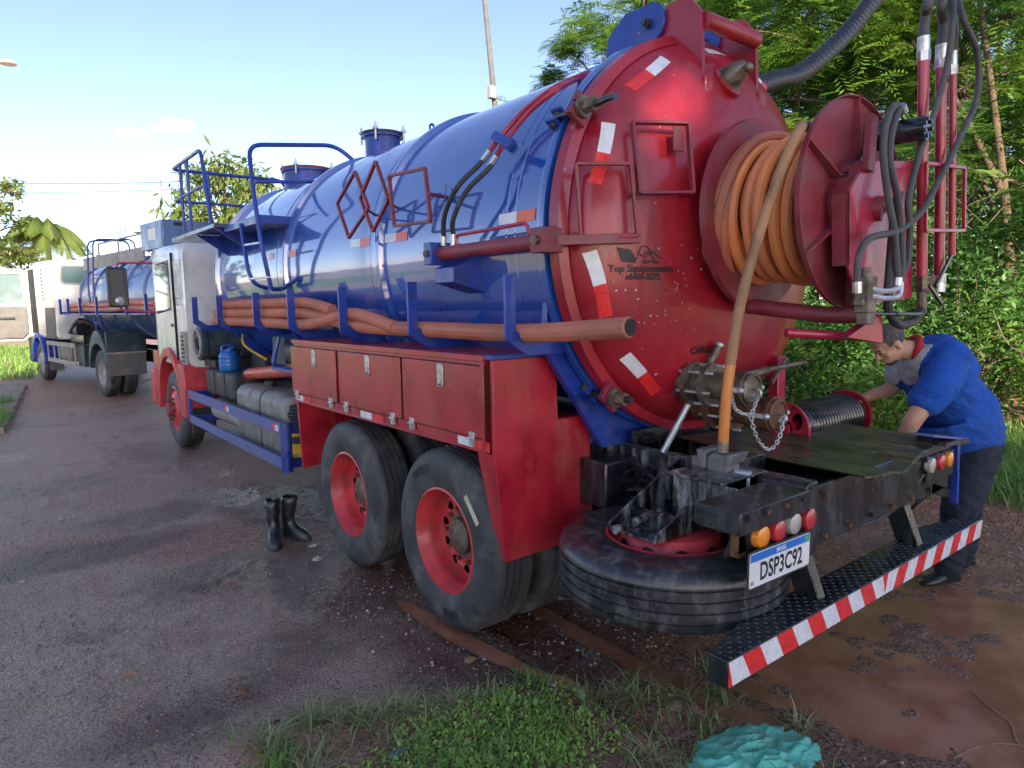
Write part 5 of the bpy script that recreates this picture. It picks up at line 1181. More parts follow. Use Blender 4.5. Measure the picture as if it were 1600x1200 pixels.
# ================================================================== LOOSE THINGS ON AND ROUND THE TRUCK
def ribbed(pts, r, amp, step=.0085):
    P = spl(pts, 40); L_ = [P[0]]; acc = 0.0
    for i in range(1, len(P)):
        seg = (P[i] - P[i - 1]).length; d = step - acc
        while d <= seg:
            L_.append(P[i - 1].lerp(P[i], d / seg)); d += step
        acc = seg - (d - step)
    return MB().tube(L_, [r + (amp if i % 2 else -amp) for i in range(len(L_))], 12)
G = 'terracotta suction hoses on the rack'
o = ribbed([(-1.13, -1.29, 1.722), (-1.145, -.64, 1.684), (-1.14, .26, 1.684), (-1.13, 1.19, 1.690), (-1.12, 2.15, 1.772), (-1.12, 3.0, 1.775), (-1.12, 4.14, 1.775), (-1.12, 4.62, 1.775), (-1.07, 4.80, 1.785), (-1.02, 4.62, 1.80), (-1.02, 3.6, 1.80), (-1.03, 2.6, 1.79)], .041, .0040).build('suction_hose', m_pinkhose, None, 20)
tag(o, 'long ribbed terracotta suction hose whose open end sticks out over the red toolbox', 'hose', G)
hb = MB().lathe([(.001, 0), (.032, 0), (.036, -.004)], (0, 0, 0), 'Z', 16); hb.xf(Matrix.Translation((-1.13, -1.2955, 1.7222)) @ Matrix.Rotation(math.pi / 2, 4, 'X')); hb.build('bore', m_visor, o)
o = ribbed([(-1.15, .62, 1.686), (-1.15, 1.19, 1.770), (-1.15, 1.7, 1.72), (-1.155, 2.15, 1.686), (-1.15, 3.0, 1.690), (-1.15, 4.14, 1.690), (-1.14, 4.62, 1.690), (-1.08, 4.82, 1.69), (-1.03, 4.62, 1.69), (-1.03, 3.6, 1.69), (-1.04, 2.4, 1.69)], .041, .0020, .0085).build('suction_hose', m_pinkhose, None, 20)
tag(o, 'terracotta suction hose at the bottom of the rack, doubled back by the cab', 'hose', G)
o = ribbed([(-1.13, 1.6, 1.80), (-1.12, 2.15, 1.858), (-1.12, 3.0, 1.862), (-1.12, 4.14, 1.862), (-1.11, 4.58, 1.862), (-1.06, 4.74, 1.87), (-1.01, 4.58, 1.88), (-1.01, 3.6, 1.87)], .041, .0020, .0085).build('suction_hose', m_pinkhose, None, 20)
tag(o, 'terracotta suction hose lying on top of the other hoses, beside the ladder', 'hose', G)

# steel pipe leaning on the rail against the door
pa = Vector((-.44, X(1036, 697, -.44).y, 1.046)); pb = Dm(1121, 546, .035)
d = (pa - pb).normalized()
o = MB().cyl(pa, pb, .0165, seg=16).build('steel_pipe', m_galv); tag(o, 'galvanised steel pipe leaning on the chassis against the crimson door', 'pipe')
MB().cyl(pb + d * .14, pb - d * .02, .021, seg=16).build('pipe_socket', m_cast, o); MB().cyl(pb - d * .02, pb - d * .035, .024, seg=12).build('end_collar', m_galv, o)

# water jug on the battery case
q = Z(356, 586, 1.142); q = Vector((-.95, X(356, 586, -.95).y, 1.142)); q = Vector((-1.03, 4.66, 1.142))
jg = MB().lathe([(.001, 0), (.095, 0), (.105, .015), (.105, .05), (.100, .055), (.105, .06), (.105, .09), (.100, .095), (.105, .10), (.105, .13), (.100, .135), (.106, .145), (.106, .16), (.085, .20), (.05, .215), (.05, .235), (.001, .24)], q, 'Z', 28).build('water_jug', m_jug)
tag(jg, 'ribbed blue plastic water jug standing on the black battery case', 'jug')
MB().tube(rnd([q + Vector((-.07, .0, .19)), q + Vector((-.07, 0, .275)), q + Vector((.05, 0, .275)), q + Vector((.05, 0, .20))], .03), .012, 8).build('handle', m_jug, jg)
MB().cyl(q + Vector((.02, 0, .22)), q + Vector((.02, 0, .25)), .03, seg=16).build('cap', m_jug, jg)
# stack of black rubber discs on the side guard
for k in range(5):
    a = k * 1.7
    o = MB().lathe([(.001, .865 + .027 * k), (.125, .866 + .027 * k), (.132, .872 + .027 * k), (.132, .883 + .027 * k), (.120, .889 + .027 * k), (.05, .886 + .027 * k), (.001, .886 + .027 * k)], (-1.06 + .012 * math.cos(a), 2.44 + .012 * math.sin(a), 0), 'Z', 32).build('rubber_disc', m_blackm)
    tag(o, 'topmost black rubber disc of the stack on the blue side guard' if k == 4 else 'black rubber disc in the middle or bottom of the stack on the side guard', 'disc', 'black rubber discs')
cn_ = MB(); cb_ = Vector((-1.10, 2.50, .574))
for k, (z0, z1, r0, r1) in enumerate(((0, .02, .13, .13), (.02, .10, .09, .075), (.10, .16, .075, .063), (.16, .22, .063, .05), (.22, .28, .05, .035))):
    cn_.mi = (0, 0, 1, 0, 1)[k]; cn_.cyl(cb_ + Vector((0, 0, z0)), cb_ + Vector((0, 0, z1)), r0, r1, 20)
tag(cn_.build('traffic_cone', [m_yellow, m_blackm]), 'small yellow and black striped cone behind the blue side guard post', 'cone')

# rubber boots on the road
def boot(loc, rz, lean, label):
    mb = MB(); rings = []
    #        z     cx     rx     ry
    secs = [(0, .055, .145, .050), (.018, .055, .148, .052), (.020, .055, .142, .047), (.05, .050, .140, .046), (.075, .030, .118, .046), (.095, .010, .092, .045), (.12, -.012, .070, .044), (.15, -.02, .060, .044), (.20, -.02, .060, .048), (.25, -.018, .066, .054), (.30, -.016, .070, .058), (.335, -.016, .071, .059), (.340, -.016, .066, .054), (.26, -.017, .060, .048)]
    vs = []
    for z, cx, rx, ry in secs:
        for k in range(20):
            a = 2 * math.pi * k / 20; e = .82 if z < .09 else 1
            c, s = math.cos(a), math.sin(a)
            ww = ry * (1.12 if (c > .2 and z < .09) else 1)
            vs.append((cx + rx * abs(c) ** e * (1 if c > 0 else -1) + lean * z * z, ww * abs(s) ** e * (1 if s > 0 else -1) + .006 * math.sin(z * 60) * (z > .1), z))
    n = len(secs); fs = [(i * 20 + k, i * 20 + (k + 1) % 20, (i + 1) * 20 + (k + 1) % 20, (i + 1) * 20 + k) for i in range(n - 1) for k in range(20)] + [tuple(range(20)), tuple((n - 1) * 20 + k for k in range(20))]
    mb.add(vs, fs); o = mb.build('rubber_boot', mat('boot_rubber', (.016, .018, .020), .36, 0, .3, .3, 8, (.09, .07, .06), .4, 8), None, 50)
    o.location = (loc[0], loc[1], float(height(np.array([loc[0]]), np.array([loc[1]]))[0]) + .001); o.rotation_euler = (0, 0, rz)
    s = MB(); s.prism([(.055 + .152 * math.cos(a), .056 * math.sin(a)) for a in np.linspace(0, 2 * math.pi, 24, endpoint=False)], 2, .0, .014); s.build('sole', m_blackm, o)
    tag(o, label, 'boot', 'pair of black rubber boots'); return o
boot((-1.50, 2.05), R_(-108), -.2, 'black rubber boot standing on the road, the one farther from the truck wheel')
boot((-1.36, 2.10), R_(-60), .3, 'black rubber boot standing on the road, the one nearer the truck wheel')

# crumpled green bag and bits of litter
def crumple(name, loc, rx, ry, rz, m, seed, amp=.35, n=44, sc=3.0):
    mb = MB(); vs = []
    for i in range(n + 1):
        t = math.pi * .62 * i / n
        for k in range(n * 2):
            a = math.pi * k / n; d = Vector((math.sin(t) * math.cos(a), math.sin(t) * math.sin(a), math.cos(t)))
            q = d * sc + Vector((seed * 3.1, seed * 1.7, 0))
            h = 1 + amp * (1 - 2 * abs(mnoise.noise(q))) * .6 + amp * .6 * (1 - 2 * abs(mnoise.noise(q * 2.3))) + amp * .25 * mnoise.noise(q * 6) - amp * .5
            e = 1 + .25 * mnoise.noise(d * 1.3 + Vector((seed, 0, 0)))
            vs.append((loc[0] + rx * h * e * d.x, loc[1] + ry * h * e * d.y, max(loc[2] - .004, loc[2] + rz * h * (d.z + .12))))
    m2 = n * 2
    mb.add(vs, [(i * m2 + k, i * m2 + (k + 1) % m2, (i + 1) * m2 + (k + 1) % m2, (i + 1) * m2 + k) for i in range(n) for k in range(m2)])
    return mb.build(name, m, None, 60)
def bag_mat():
    m = mat('thin_green_plastic', (.13, .52, .38), .34, 0, .2, .3, 5, (.20, .22, .15), .45, 7, bump=.5, bscale=30)
    return m
hz = lambda x, y: float(height(np.array([x]), np.array([y]))[0])
def bag():
    n = 90; mb = MB(); cx, cy = -.93, -1.76; z0 = hz(cx, cy); vs = []
    for j in range(n + 1):
        for i in range(n + 1):
            u, v = i / n * 2 - 1, j / n * 2 - 1; q = Vector((u * 2.1, v * 2.1, 3.7)); d = math.hypot(u, v)
            wx = mnoise.noise(q * .9) * .22; wy = mnoise.noise(q * .9 + Vector((9, 2, 0))) * .22
            lump = .55 + .55 * mnoise.noise(q * .8 + Vector((4, 4, 0)))
            cr = 1 - abs(mnoise.noise(q * 1.6 + Vector((wx, wy, 0)))) * 2.2; cr2 = 1 - abs(mnoise.noise(q * 2.6 + Vector((2, 7, 1)))) * 2
            f = max(0, 1 - max(d, .0) ** 2.4)
            h = f ** .9 * (.026 * lump + .024 * cr * lump + .005 * cr2)
            vs.append((cx + (u * .31 * .98 + v * .05) * (1 + .30 * wx) + .03 * cr2 * (1 - f), cy + (v * .18 - u * .07) * (1 + .3 * wy) + .02 * cr * (1 - f), z0 + h + .004 * (1 + cr)))
    k = n + 1; fs = []
    for j in range(n):
        for i in range(n):
            u, v = (i + .5) / n * 2 - 1, (j + .5) / n * 2 - 1
            if math.hypot(u, v) < .93 + .10 * mnoise.noise(Vector((u * 3, v * 3, 1))): fs.append((j * k + i, j * k + i + 1, (j + 1) * k + i + 1, (j + 1) * k + i))
    return mb.add(vs, fs).build('plastic_bag', bag_mat(), None, 50, fixn=False)
o = bag()
tag(o, 'crumpled mint-green plastic bag on the mud below the striped bumper', 'bag')
m_paper = mat('dirty_white_scrap', (.36, .34, .30), .8, 0, 0, .2, 8, (.3, .24, .18), .5, 8)
for px, py, s_, lab, m_ in ((905, 1096, .035, 'crumpled off-white scrap at the edge of the clover patch', m_paper), (1210, 1188, .05, 'dirty white paper scrap poking out from the green bag', m_paper), (492, 852, .045, 'flat dirty paper scrap beside the rubber boots', m_paper), (497, 874, .035, 'small pale scrap by the first rear wheel', m_paper), (622, 1197, .045, 'grey-blue stone at the bottom edge of the clover', m_concrete), (1055, 1112, .045, 'rounded reddish stone in the mud beside the dry grass', mat('red_stone', (.20, .11, .08), .8)), (378, 1081, .03, 'brown dead leaf on the wet asphalt', mat('dead_leaf', (.22, .11, .05), .7)), (432, 1132, .022, 'small rusty fragment near the grass edge', m_rust), (97, 812, .02, 'pale pebble on the asphalt at the left', m_paper), (36, 909, .022, 'whitish pebble near the left border of the photo', m_paper), (735, 1034, .03, 'pale yellowish leaf lying on the asphalt before the wheels', m_wood)):
    g = Z(px, py, 0); z = hz(g.x, g.y); fl_ = .3 if 'flat' in lab or 'leaf' in lab else .6
    o = crumple('scrap' if 'scrap' in lab else 'stone' if ('stone' in lab or 'pebble' in lab) else 'dead_leaf' if 'leaf' in lab else 'fragment', (g.x, g.y, z), s_, s_ * .7, s_ * fl_, m_, px * .013, .4 if 'stone' not in lab else .12, 12)
    tag(o, lab, 'stone' if 'stone' in lab or 'pebble' in lab else 'litter', 'litter on the ground')
for pts, r, lab in ((((1517, 1073), (1545, 1097), (1578, 1122), (1588, 1150), (1598, 1158)), .0055, 'thin curved twig on the mud at the right border'), (((1490, 1180), (1520, 1162), (1560, 1155), (1600, 1158)), .004, 'pale twig in the shallow water at the lower right'), (((345, 918), (360, 912), (376, 908)), .005, 'short dark twig on the asphalt below the boots'), (((186, 1062), (200, 1058), (216, 1055)), .006, 'short dark stick on the wet asphalt at the lower left'), (((1150, 1165), (1190, 1120), (1230, 1128), (1275, 1142), (1300, 1160)), .004, 'bent dry stalk arching behind the green bag')):
    P = [Z(x, y, .0) for x, y in pts]; P = [Vector((p.x, p.y, hz(p.x, p.y) + r * 1.4 + .006 * (i % 2))) for i, p in enumerate(P)]
    tag(MB().tube(spl(P, 5), [r] * (len(spl(P, 5)) - 1) + [r * .4], 6).build('twig', m_wood), lab, 'twig', 'twigs on the ground')

# ================================================================== SECOND TANKER TRUCK
t2 = tag(empty('tanker_truck', (-1.135 + .991 * 1.2, 13.18 + .133 * 1.2, 0), .1334), 'smaller white-cab tanker truck parked ahead with its door open', 'truck')
def B2(mb, nm, m, par=None, **k): return mb.build(nm, m, par or t2, **k)
R2, Z2 = .90, 2.08
tk = B2(MB().lathe([(.001, -2.92), (.45, -2.88), (.75, -2.80), (R2, -2.66), (R2, -1), (R2, 1), (R2, 2.9), (.7, 3.1), (.001, 3.2)], (0, 0, Z2), 'Y', 72), 'tank', m_tank2, smooth=30)
for y in (-2.62, -1.7, -.6, .5, 1.6, 2.7): B2(MB().lathe([(R2 - .003, y - .05), (R2 + .03, y - .03), (R2 + .03, y + .03), (R2 - .003, y + .05)], (0, 0, Z2), 'Y', 64), 'rib', m_tank2, tk)
bx2 = B2(MB().box(-.75, .75, -2.5, -1.3, 2.95, 3.46), 'top_box', m_tank2, bevel=.015)
B2(MB().box(-.757, -.751, -2.44, -1.36, 3.0, 3.42), 'side_panel', m_tank2, bx2); B2(MB().box(-.762, -.757, -2.15, -1.75, 3.12, 3.33), 'label_plate', m_cream, bx2)
B2(MB().box(-.55, -.40, -2.508, -2.50, 3.36, 3.42), 'vent', m_visor, bx2)
wk = B2(MB().box(-.72, -.69, -1.3, 2.9, 2.78, 3.05).box(.69, .72, -1.3, 2.9, 2.78, 3.05), 'walkway_side', m_greyl)
for a, b in (((-.72, -1.3, 3.30), (-.72, 1.6, 3.30)), ((-.72, .2, 3.05), (-.72, .2, 3.30)), ((-.72, 1.6, 3.05), (-.72, 1.6, 3.30))): B2(MB().cyl(a, b, .018, seg=8), 'rail', m_greyl, wk)
lad = empty('ladder', (0, 0, 0), 0, t2)
for y in (1.10, .72):
    B2(MB().tube(rnd([(-1.02, y, 1.45), (-1.12, y, 2.2), (-1.05, y, 3.32), (-.25, y, 3.36), (-.22, y, 2.98)], .14), .018, 8), 'stile', m_blue, lad)
for k in range(6): B2(MB().cyl((-1.06, .72, 1.55 + .28 * k), (-1.06, 1.10, 1.55 + .28 * k), .012, seg=6), 'rung', m_blue, lad)
B2(MB().tube(rnd([(-1.1, .72, 2.5), (-1.0, -.3, 2.5), (-.95, -.5, 2.1)], .05), .014, 6), 'hand_bar', m_blue, lad)
for y in (3.25, 2.55, 1.55, .3, -1.6, -2.7): B2(MB().prism([(-1.22, 2.10), (-1.17, 2.10), (-1.17, 1.80), (-.80, 1.80), (-.80, 1.73), (-1.22, 1.73)], 1, y - .02, y + .02), 'hose_bracket', m_blue)
B2(MB().box(-1.20, -.82, -2.9, 3.3, 1.735, 1.76), 'rack_shelf', m_blue)
G2 = 'suction hoses on the second truck'
for k, (x, z, lab) in enumerate(((-1.09, 1.83, 'lower terracotta hose on the rack of the second truck'), (-1.08, 1.93, 'upper terracotta hose on the rack of the second truck'))):
    mb = MB().tube(spl([(x, 2.9, z), (x - .02, 1.5, z + .02), (x + .02, .2, z), (x, -1.5, z + .03), (x, -2.9, z)], 8), .055, 10)
    o = mb.build('suction_hose', m_pinkhose if k == 0 else m_orangepipe); o.matrix_world = Matrix.Translation(t2.location) @ Matrix.Rotation(.1334, 4, 'Z'); tag(o, lab, 'hose', G2)
cb2 = empty('cab', (0, 0, 0), 0, t2)
def cab2():
    mb = MB(); sec = [(3.55, 1.15, 3.00, 1.2), (3.62, 1.12, 3.06, 1.22), (5.6, 1.12, 3.10, 1.22), (6.35, 1.1, 3.0, 1.2), (6.5, 1.08, 2.3, 1.17)]; vs = []
    for (y, z0, z1, w) in sec:
        p = rr(-w, w, z0, z1, .12, 4); n = len(p); vs += [(a, y, b) for a, b in p]
    return mb.add(vs, [(i * n + k, i * n + (k + 1) % n, (i + 1) * n + (k + 1) % n, (i + 1) * n + k) for i in range(len(sec) - 1) for k in range(n)] + [tuple(range(n)), tuple((len(sec) - 1) * n + k for k in range(n))])
B2(cab2(), 'cab_shell', m_white, cb2, smooth=50)
B2(MB().prism(rr(-1.08, -.25, 2.46, 2.94, .1), 1, 3.535, 3.56), 'rear_window_frame', m_greyl, cb2); B2(MB().prism(rr(-1.04, -.29, 2.50, 2.90, .08), 1, 3.530, 3.536), 'rear_window', m_glass, cb2)
sp2 = B2(MB().prism([(3.60, 1.9), (3.60, 2.98), (4.75, 3.0), (4.75, 1.9)], 0, -1.245, -1.21), 'side_fairing', m_cream, cb2, bevel=.02)
B2(MB().prism([(3.75, 1.15), (3.62, 1.9), (4.6, 1.9), (4.7, 1.15)], 0, -1.24, -1.0), 'lower_fairing_shaded', m_greyp, cb2, bevel=.02)  # lower part of the side panel, its shade put in as dark grey
gs = MB()
for k in range(9): gs.box(-1.252, -1.244, 4.52, 4.68, 2.1 + .09 * k, 2.15 + .09 * k)
B2(gs, 'intake_slats', m_greyp, cb2)
B2(MB().box(-1.232, -1.21, 5.55, 6.2, 1.25, 2.92), 'door_opening', m_visor, cb2, bevel=.02)
B2(MB().box(-1.24, -1.12, 6.2, 6.42, 1.15, 2.95), 'front_pillar', m_white, cb2, bevel=.03)
B2(MB().prism(rr(-.3, .3, 3.08, 3.22, .06), 1, 4.2, 4.9), 'roof_fan', m_white, cb2)
dr2 = empty('cab_door', (0, 0, 0), 0, t2)
dm = Matrix.Translation((-1.22, 6.35, 0)) @ Matrix.Rotation(R_(-12), 4, 'Z')
pd = [(-1.12, 1.30), (-1.10, 2.2), (-1.0, 2.85), (-.85, 2.97), (-.1, 2.95), (0, 2.85), (0, 1.2), (-.2, 1.05), (-.95, 1.05)]
V, F = plate_holes(pd, [[(-.98, 2.05), (-.92, 2.75), (-.80, 2.84), (-.15, 2.82), (-.12, 2.02)]])
ds = MB(); ds.add([(u, 0, v) for u, v, _ in V], F); ds.add([(u, .07, v) for u, v, _ in V], F)
for loop in (pd, [(-.98, 2.05), (-.92, 2.75), (-.80, 2.84), (-.15, 2.82), (-.12, 2.02)]):
    n = len(loop); ds.add([(u, 0, v) for u, v in loop] + [(u, .07, v) for u, v in loop], [(i, (i + 1) % n, n + (i + 1) % n, n + i) for i in range(n)])
B2(ds.xf(dm), 'door_skin', m_white, dr2, smooth=30)
B2(MB().prism([(-1.05, 1.25), (-1.03, 1.98), (-.06, 1.96), (-.06, 1.25), (-.2, 1.1), (-.9, 1.1)], 1, -.05, -.002).xf(dm), 'door_lining', m_greyp, dr2, bevel=.02)
B2(MB().prism([(-.97, 2.06), (-.91, 2.74), (-.80, 2.83), (-.16, 2.81), (-.13, 2.03)], 1, .03, .036).xf(dm), 'window_glass', m_glass, dr2)
B2(MB().box(-.75, -.35, -.09, -.05, 1.62, 1.68).xf(dm), 'armrest', m_blackm, dr2, bevel=.01)
def wheel2(y, side, dual):
    w = empty('wheel', (0, 0, 0), 0, t2); s = 1 if side < 0 else -1; c = (side * 1.2, y, .50)
    a = tyre_mb(c, s, .27, .50, .288, 40); B2(a, 'tyre', m_tyre, w)
    if dual: B2(tyre_mb((side * 1.2 + s * .32, y, .5), s, .27, .50, .288, 40), 'tyre', m_tyre, w)
    pr_ = [(.296, .02), (.28, .012), (.265, .05), (.255, .12), (.12, .13), (.10, .06), (.001, .05)] if dual else [(.296, .02), (.28, .012), (.26, .04), (.2, .0), (.14, -.01), (.10, -.06), (.001, -.07)]
    B2(MB().lathe(pr_, c, 'X', 32, sgn=s), 'rim', m_greyl, w)
for s in (-1, 1): wheel2(.35, s, True); wheel2(5.70, s, False)
fa = [(.35 + .60 * math.cos(a), .52 + .60 * math.sin(a)) for a in np.linspace(R_(5), R_(165), 14)]; fb = [(.35 + .68 * math.cos(a), .55 + .86 * math.sin(a)) for a in np.linspace(R_(165), R_(5), 14)]
for s in (-1, 1): B2(MB().prism(fa + fb, 0, s * 1.25, s * .50), 'mudguard', m_dkteal, bevel=.02)
B2(MB().box(-1.26, -.50, -.36, -.30, .95, 1.40), 'mudguard_back', m_dkteal, bevel=.02)
B2(MB().box(-1.25, -.52, -.35, -.32, .48, .95), 'mud_flap', m_greyp); B2(MB().box(-1.26, -.50, -.368, -.358, .93, .965), 'flap_trim', m_greyl)
for s in (-1, 1): B2(MB().box(s * .43, s * .35, -3.1, 6.6, .72, .98), 'chassis_rail', m_black)
B2(MB().prism(rr(2.3, 4.7, .60, 1.2, .05), 0, -.34, .34), 'gearbox', m_black)
sr2 = empty('side_guard', (0, 0, 0), 0, t2)
for z in (.98, .56): B2(MB().box(-1.24, -1.20, 2.2, 4.75, z, z + .10), 'rail', m_greyl, sr2)
for y in (2.2, 2.75, 3.2, 3.65, 4.1, 4.72): B2(MB().box(-1.235, -1.205, y - .02, y + .02, .66, .98), 'bar', m_greyl, sr2)
B2(MB().box(-1.15, -.5, 1.75, 2.25, .55, 1.05), 'tool_locker', m_dkteal, bevel=.01); B2(MB().prism(rr(-1.1, -.5, .6, 1.0, .1), 1, 3.0, 4.3), 'fuel_tank', m_fuel)
eng = MB(); eng.cyl((-.8, 2.9, 1.35), (-.8, 3.4, 1.35), .2, seg=16).box(-1.0, -.3, 2.3, 3.4, 1.05, 1.25).tube(spl([(-1.0, 3.4, 1.3), (-.9, 2.9, 1.6), (-.6, 2.5, 1.4)], 5), .05, 8); B2(eng, 'pump', m_black)
ff = [(5.70 + .60 * math.cos(a), .52 + .62 * math.sin(a)) for a in np.linspace(R_(-5), R_(185), 16)]; fg = [(5.70 + .70 * math.cos(a), .55 + .72 * math.sin(a)) for a in np.linspace(R_(185), R_(-5), 16)]
B2(MB().prism(ff + fg, 0, -1.26, -.9), 'front_fender', m_blue, bevel=.02); B2(MB().box(-1.25, 1.25, 6.35, 6.75, .45, 1.12), 'front_bumper', m_blackm, bevel=.04)
B2(MB().box(-1.15, -.85, 4.95, 5.0, .30, .60), 'mud_flap', m_greyp)
tb = tyre_mb((0, 0, 0), 1, .24, .48, .285, 40); tb.xf(Matrix.Translation((-.35, -2.35, 1.05)) @ Matrix.Rotation(math.pi / 2, 4, 'Y')); B2(tb, 'spare_tyre', m_tyre)
b2 = B2(MB().box(-1.15, 1.15, -3.1, -3.0, .56, .72), 'rear_bumper', m_black); st = MB()
for k in range(8): st.mi = k % 2; x = -1.15 + k * .29; st.add([(x, -3.104, .565), (x + .29, -3.104, .565), (x + .29 + .1 * (k < 7), -3.104, .715), (x + .1 * (k > 0), -3.104, .715)], [(0, 1, 2, 3)])
B2(st, 'chevron_tape', [m_twhite, m_tred], b2, smooth=0, fixn=False)
np2 = B2(MB().box(-.48, -.02, -2.86, -2.85, .98, 1.14), 'number_plate', m_platew); B2(MB().box(-.48, -.02, -2.866, -2.861, 1.10, 1.14), 'plate_band', m_plateb, np2)
t = text_mb('DV', .11, .85, 2, .002); t.xf(Matrix.Translation((-.38, -2.866, 1.035)) @ Matrix.Rotation(math.pi / 2, 4, 'X')); B2(t, 'plate_letters', m_ink, np2, smooth=0)
B2(MB().tube([(-.7, -2.7, .75), (-1.0, -1.4, .40)], .014, 6), 'hanging_chain', m_cast)

# ================================================================== THE MAN
m_skin = mat('skin', (.52, .29, .19), .5, 0, 0, .12, 9, (.42, .20, .13), .3, 10, spec=.4)
def cloth(name, base, var=.2):
    m = mat(name, base, .85, 0, 0, var, 3, tuple(c * .6 for c in base), .35, 4, bump=.35, bscale=22); return m
m_shirt = cloth('royal_blue_jersey', (.008, .072, .36)); m_grey = cloth('pale_grey_jersey', (.42, .43, .43)); m_jean = cloth('dark_navy_trousers', (.012, .016, .030)); m_collar = cloth('red_collar', (.40, .015, .02))
m_hair = mat('short_grey_hair', (.07, .065, .06), .85, 0, 0, .4, 40, (.17, .16, .15), .5, 60, bump=.6, bscale=160)
m_shoe = mat('black_shoe_leather', (.012, .012, .013), .4, 0, .2, .3)
man = tag(empty('person', DP(1490, 893, 4.5) * 1), 'man in a blue short-sleeved shirt and dark trousers bending over the small hose reel', 'person')
man.location = (man.location.x, man.location.y, 0); MI = man.matrix_world.inverted(); mo = Vector(man.location)
fwv = Vector((-AR[0], -AR[1], 0)).normalized(); sdv = Vector((-AF[0], -AF[1], 0)).normalized(); upv = Vector((0, 0, 1))
def Pm(px, py, d): return DP(px, py, d) - mo
def loft(mb, secs, seg=20):     # secs: centre, vector a, vector b (half axes)
    vs = []
    for c, a, b in secs:
        for k in range(seg):
            t = 2 * math.pi * k / seg; vs.append(Vector(c) + Vector(a) * math.cos(t) + Vector(b) * math.sin(t))
    n = len(secs); mb.add(vs, [(i * seg + k, i * seg + (k + 1) % seg, (i + 1) * seg + (k + 1) % seg, (i + 1) * seg + k) for i in range(n - 1) for k in range(seg)] + [tuple(range(seg))[::-1], tuple((n - 1) * seg + k for k in range(seg))]); return mb
def limb(mb, pts, rs, seg=14):
    n = 6; P = spl(pts, n); R = []
    for i in range(len(P)):
        t = i / n; k = min(len(rs) - 2, int(t)); f = t - k; f = f * f * (3 - 2 * f); R.append(rs[k] * (1 - f) + rs[k + 1] * f)
    mb.tube(P, R, seg); mb.sphere(P[0], R[0], seg, 8); mb.sphere(P[-1], R[-1], seg, 8); return mb
def fuse(mb, name, mats, parent, voxel, smooth=6, assign=None, crease=0):
    o = mb.build(name, mats, None, 0, fixn=True); r = o.modifiers.new('r', 'REMESH'); r.mode = 'VOXEL'; r.voxel_size = voxel
    s = o.modifiers.new('s', 'SMOOTH'); s.iterations = smooth; s.factor = .5
    dg = bpy.context.evaluated_depsgraph_get(); me = bpy.data.meshes.new_from_object(o.evaluated_get(dg))
    bpy.data.objects.remove(o); me.name = name; me.materials.clear()
    for m in mats: me.materials.append(m)
    if assign: me.polygons.foreach_set('material_index', [assign(q.center) for q in me.polygons])
    else: me.polygons.foreach_set('material_index', [0] * len(me.polygons))
    if crease:
        nl = [v.normal.copy() for v in me.vertices]
        for v, vn in zip(me.vertices, nl):
            q = Vector(v.co); w = Vector((q.dot(fwv) * 7 + q.z * 12, q.dot(sdv) * 9, q.z * 22 - q.dot(fwv) * 16)); f = (1 - abs(mnoise.noise(w * .55)) * 2.2) + .5 * (1 - abs(mnoise.noise(w * 1.25 + Vector((5, 1, 2)))) * 2); v.co = q + vn * f * crease
    me.polygons.foreach_set('use_smooth', [True] * len(me.polygons))
    ob = bpy.data.objects.new(name, me); COL.objects.link(ob); ob.parent = parent; return ob
hip = Pm(1512, 690, 4.46); mid = Pm(1488, 622, 4.42); chest = Pm(1457, 562, 4.38); nkb = Pm(1427, 548, 4.38); skull = Pm(1390, 538, 4.36)
ax1 = (mid - hip).normalized(); ax2 = (chest - mid).normalized()
def perp(t): f = fwv - t * fwv.dot(t); return f.normalized()
sL = chest + sdv * .20 + fwv * .0 + upv * .015; sR = chest - sdv * .20 + fwv * .03 + upv * .0
eL = Pm(1430, 652, 4.15); hL = Pm(1398, 705, 4.22); eR = Pm(1395, 606, 4.60); hR = Pm(1350, 622, 4.62)
def torso(mb, g):
    return loft(mb, [(hip - ax1 * .05, sdv * (.165 + g), perp(ax1) * (.15 + g)), (hip + ax1 * .04, sdv * (.185 + g), perp(ax1) * (.185 + g)), (mid - ax1 * .10 + fwv * .03, sdv * (.195 + g), perp(ax1) * (.225 + g)), (mid + fwv * .02, sdv * (.20 + g), perp(ax1 + ax2) * (.215 + g)), (mid + ax2 * .14, sdv * (.205 + g), perp(ax2) * (.185 + g)), (chest, sdv * (.21 + g), perp(ax2) * (.155 + g)), (chest + ax2 * .08, sdv * (.165 + g), perp(ax2) * (.125 + g)), (chest + ax2 * .125, sdv * (.08 + g), perp(ax2) * (.08 + g))])
kn = [Pm(1497, 800, 4.30), Pm(1508, 795, 4.62)]; an = [Pm(1480, 884, 4.36), Pm(1500, 868, 4.66)]; hj = [hip + sdv * .105 - upv * .03, hip - sdv * .105 - upv * .03]
body = MB(); torso(body, -.085)
limb(body, [nkb + (chest - nkb) * .6, nkb, skull + Vector((0, 0, -.035)) + fwv * -.02], [.075, .066, .062])
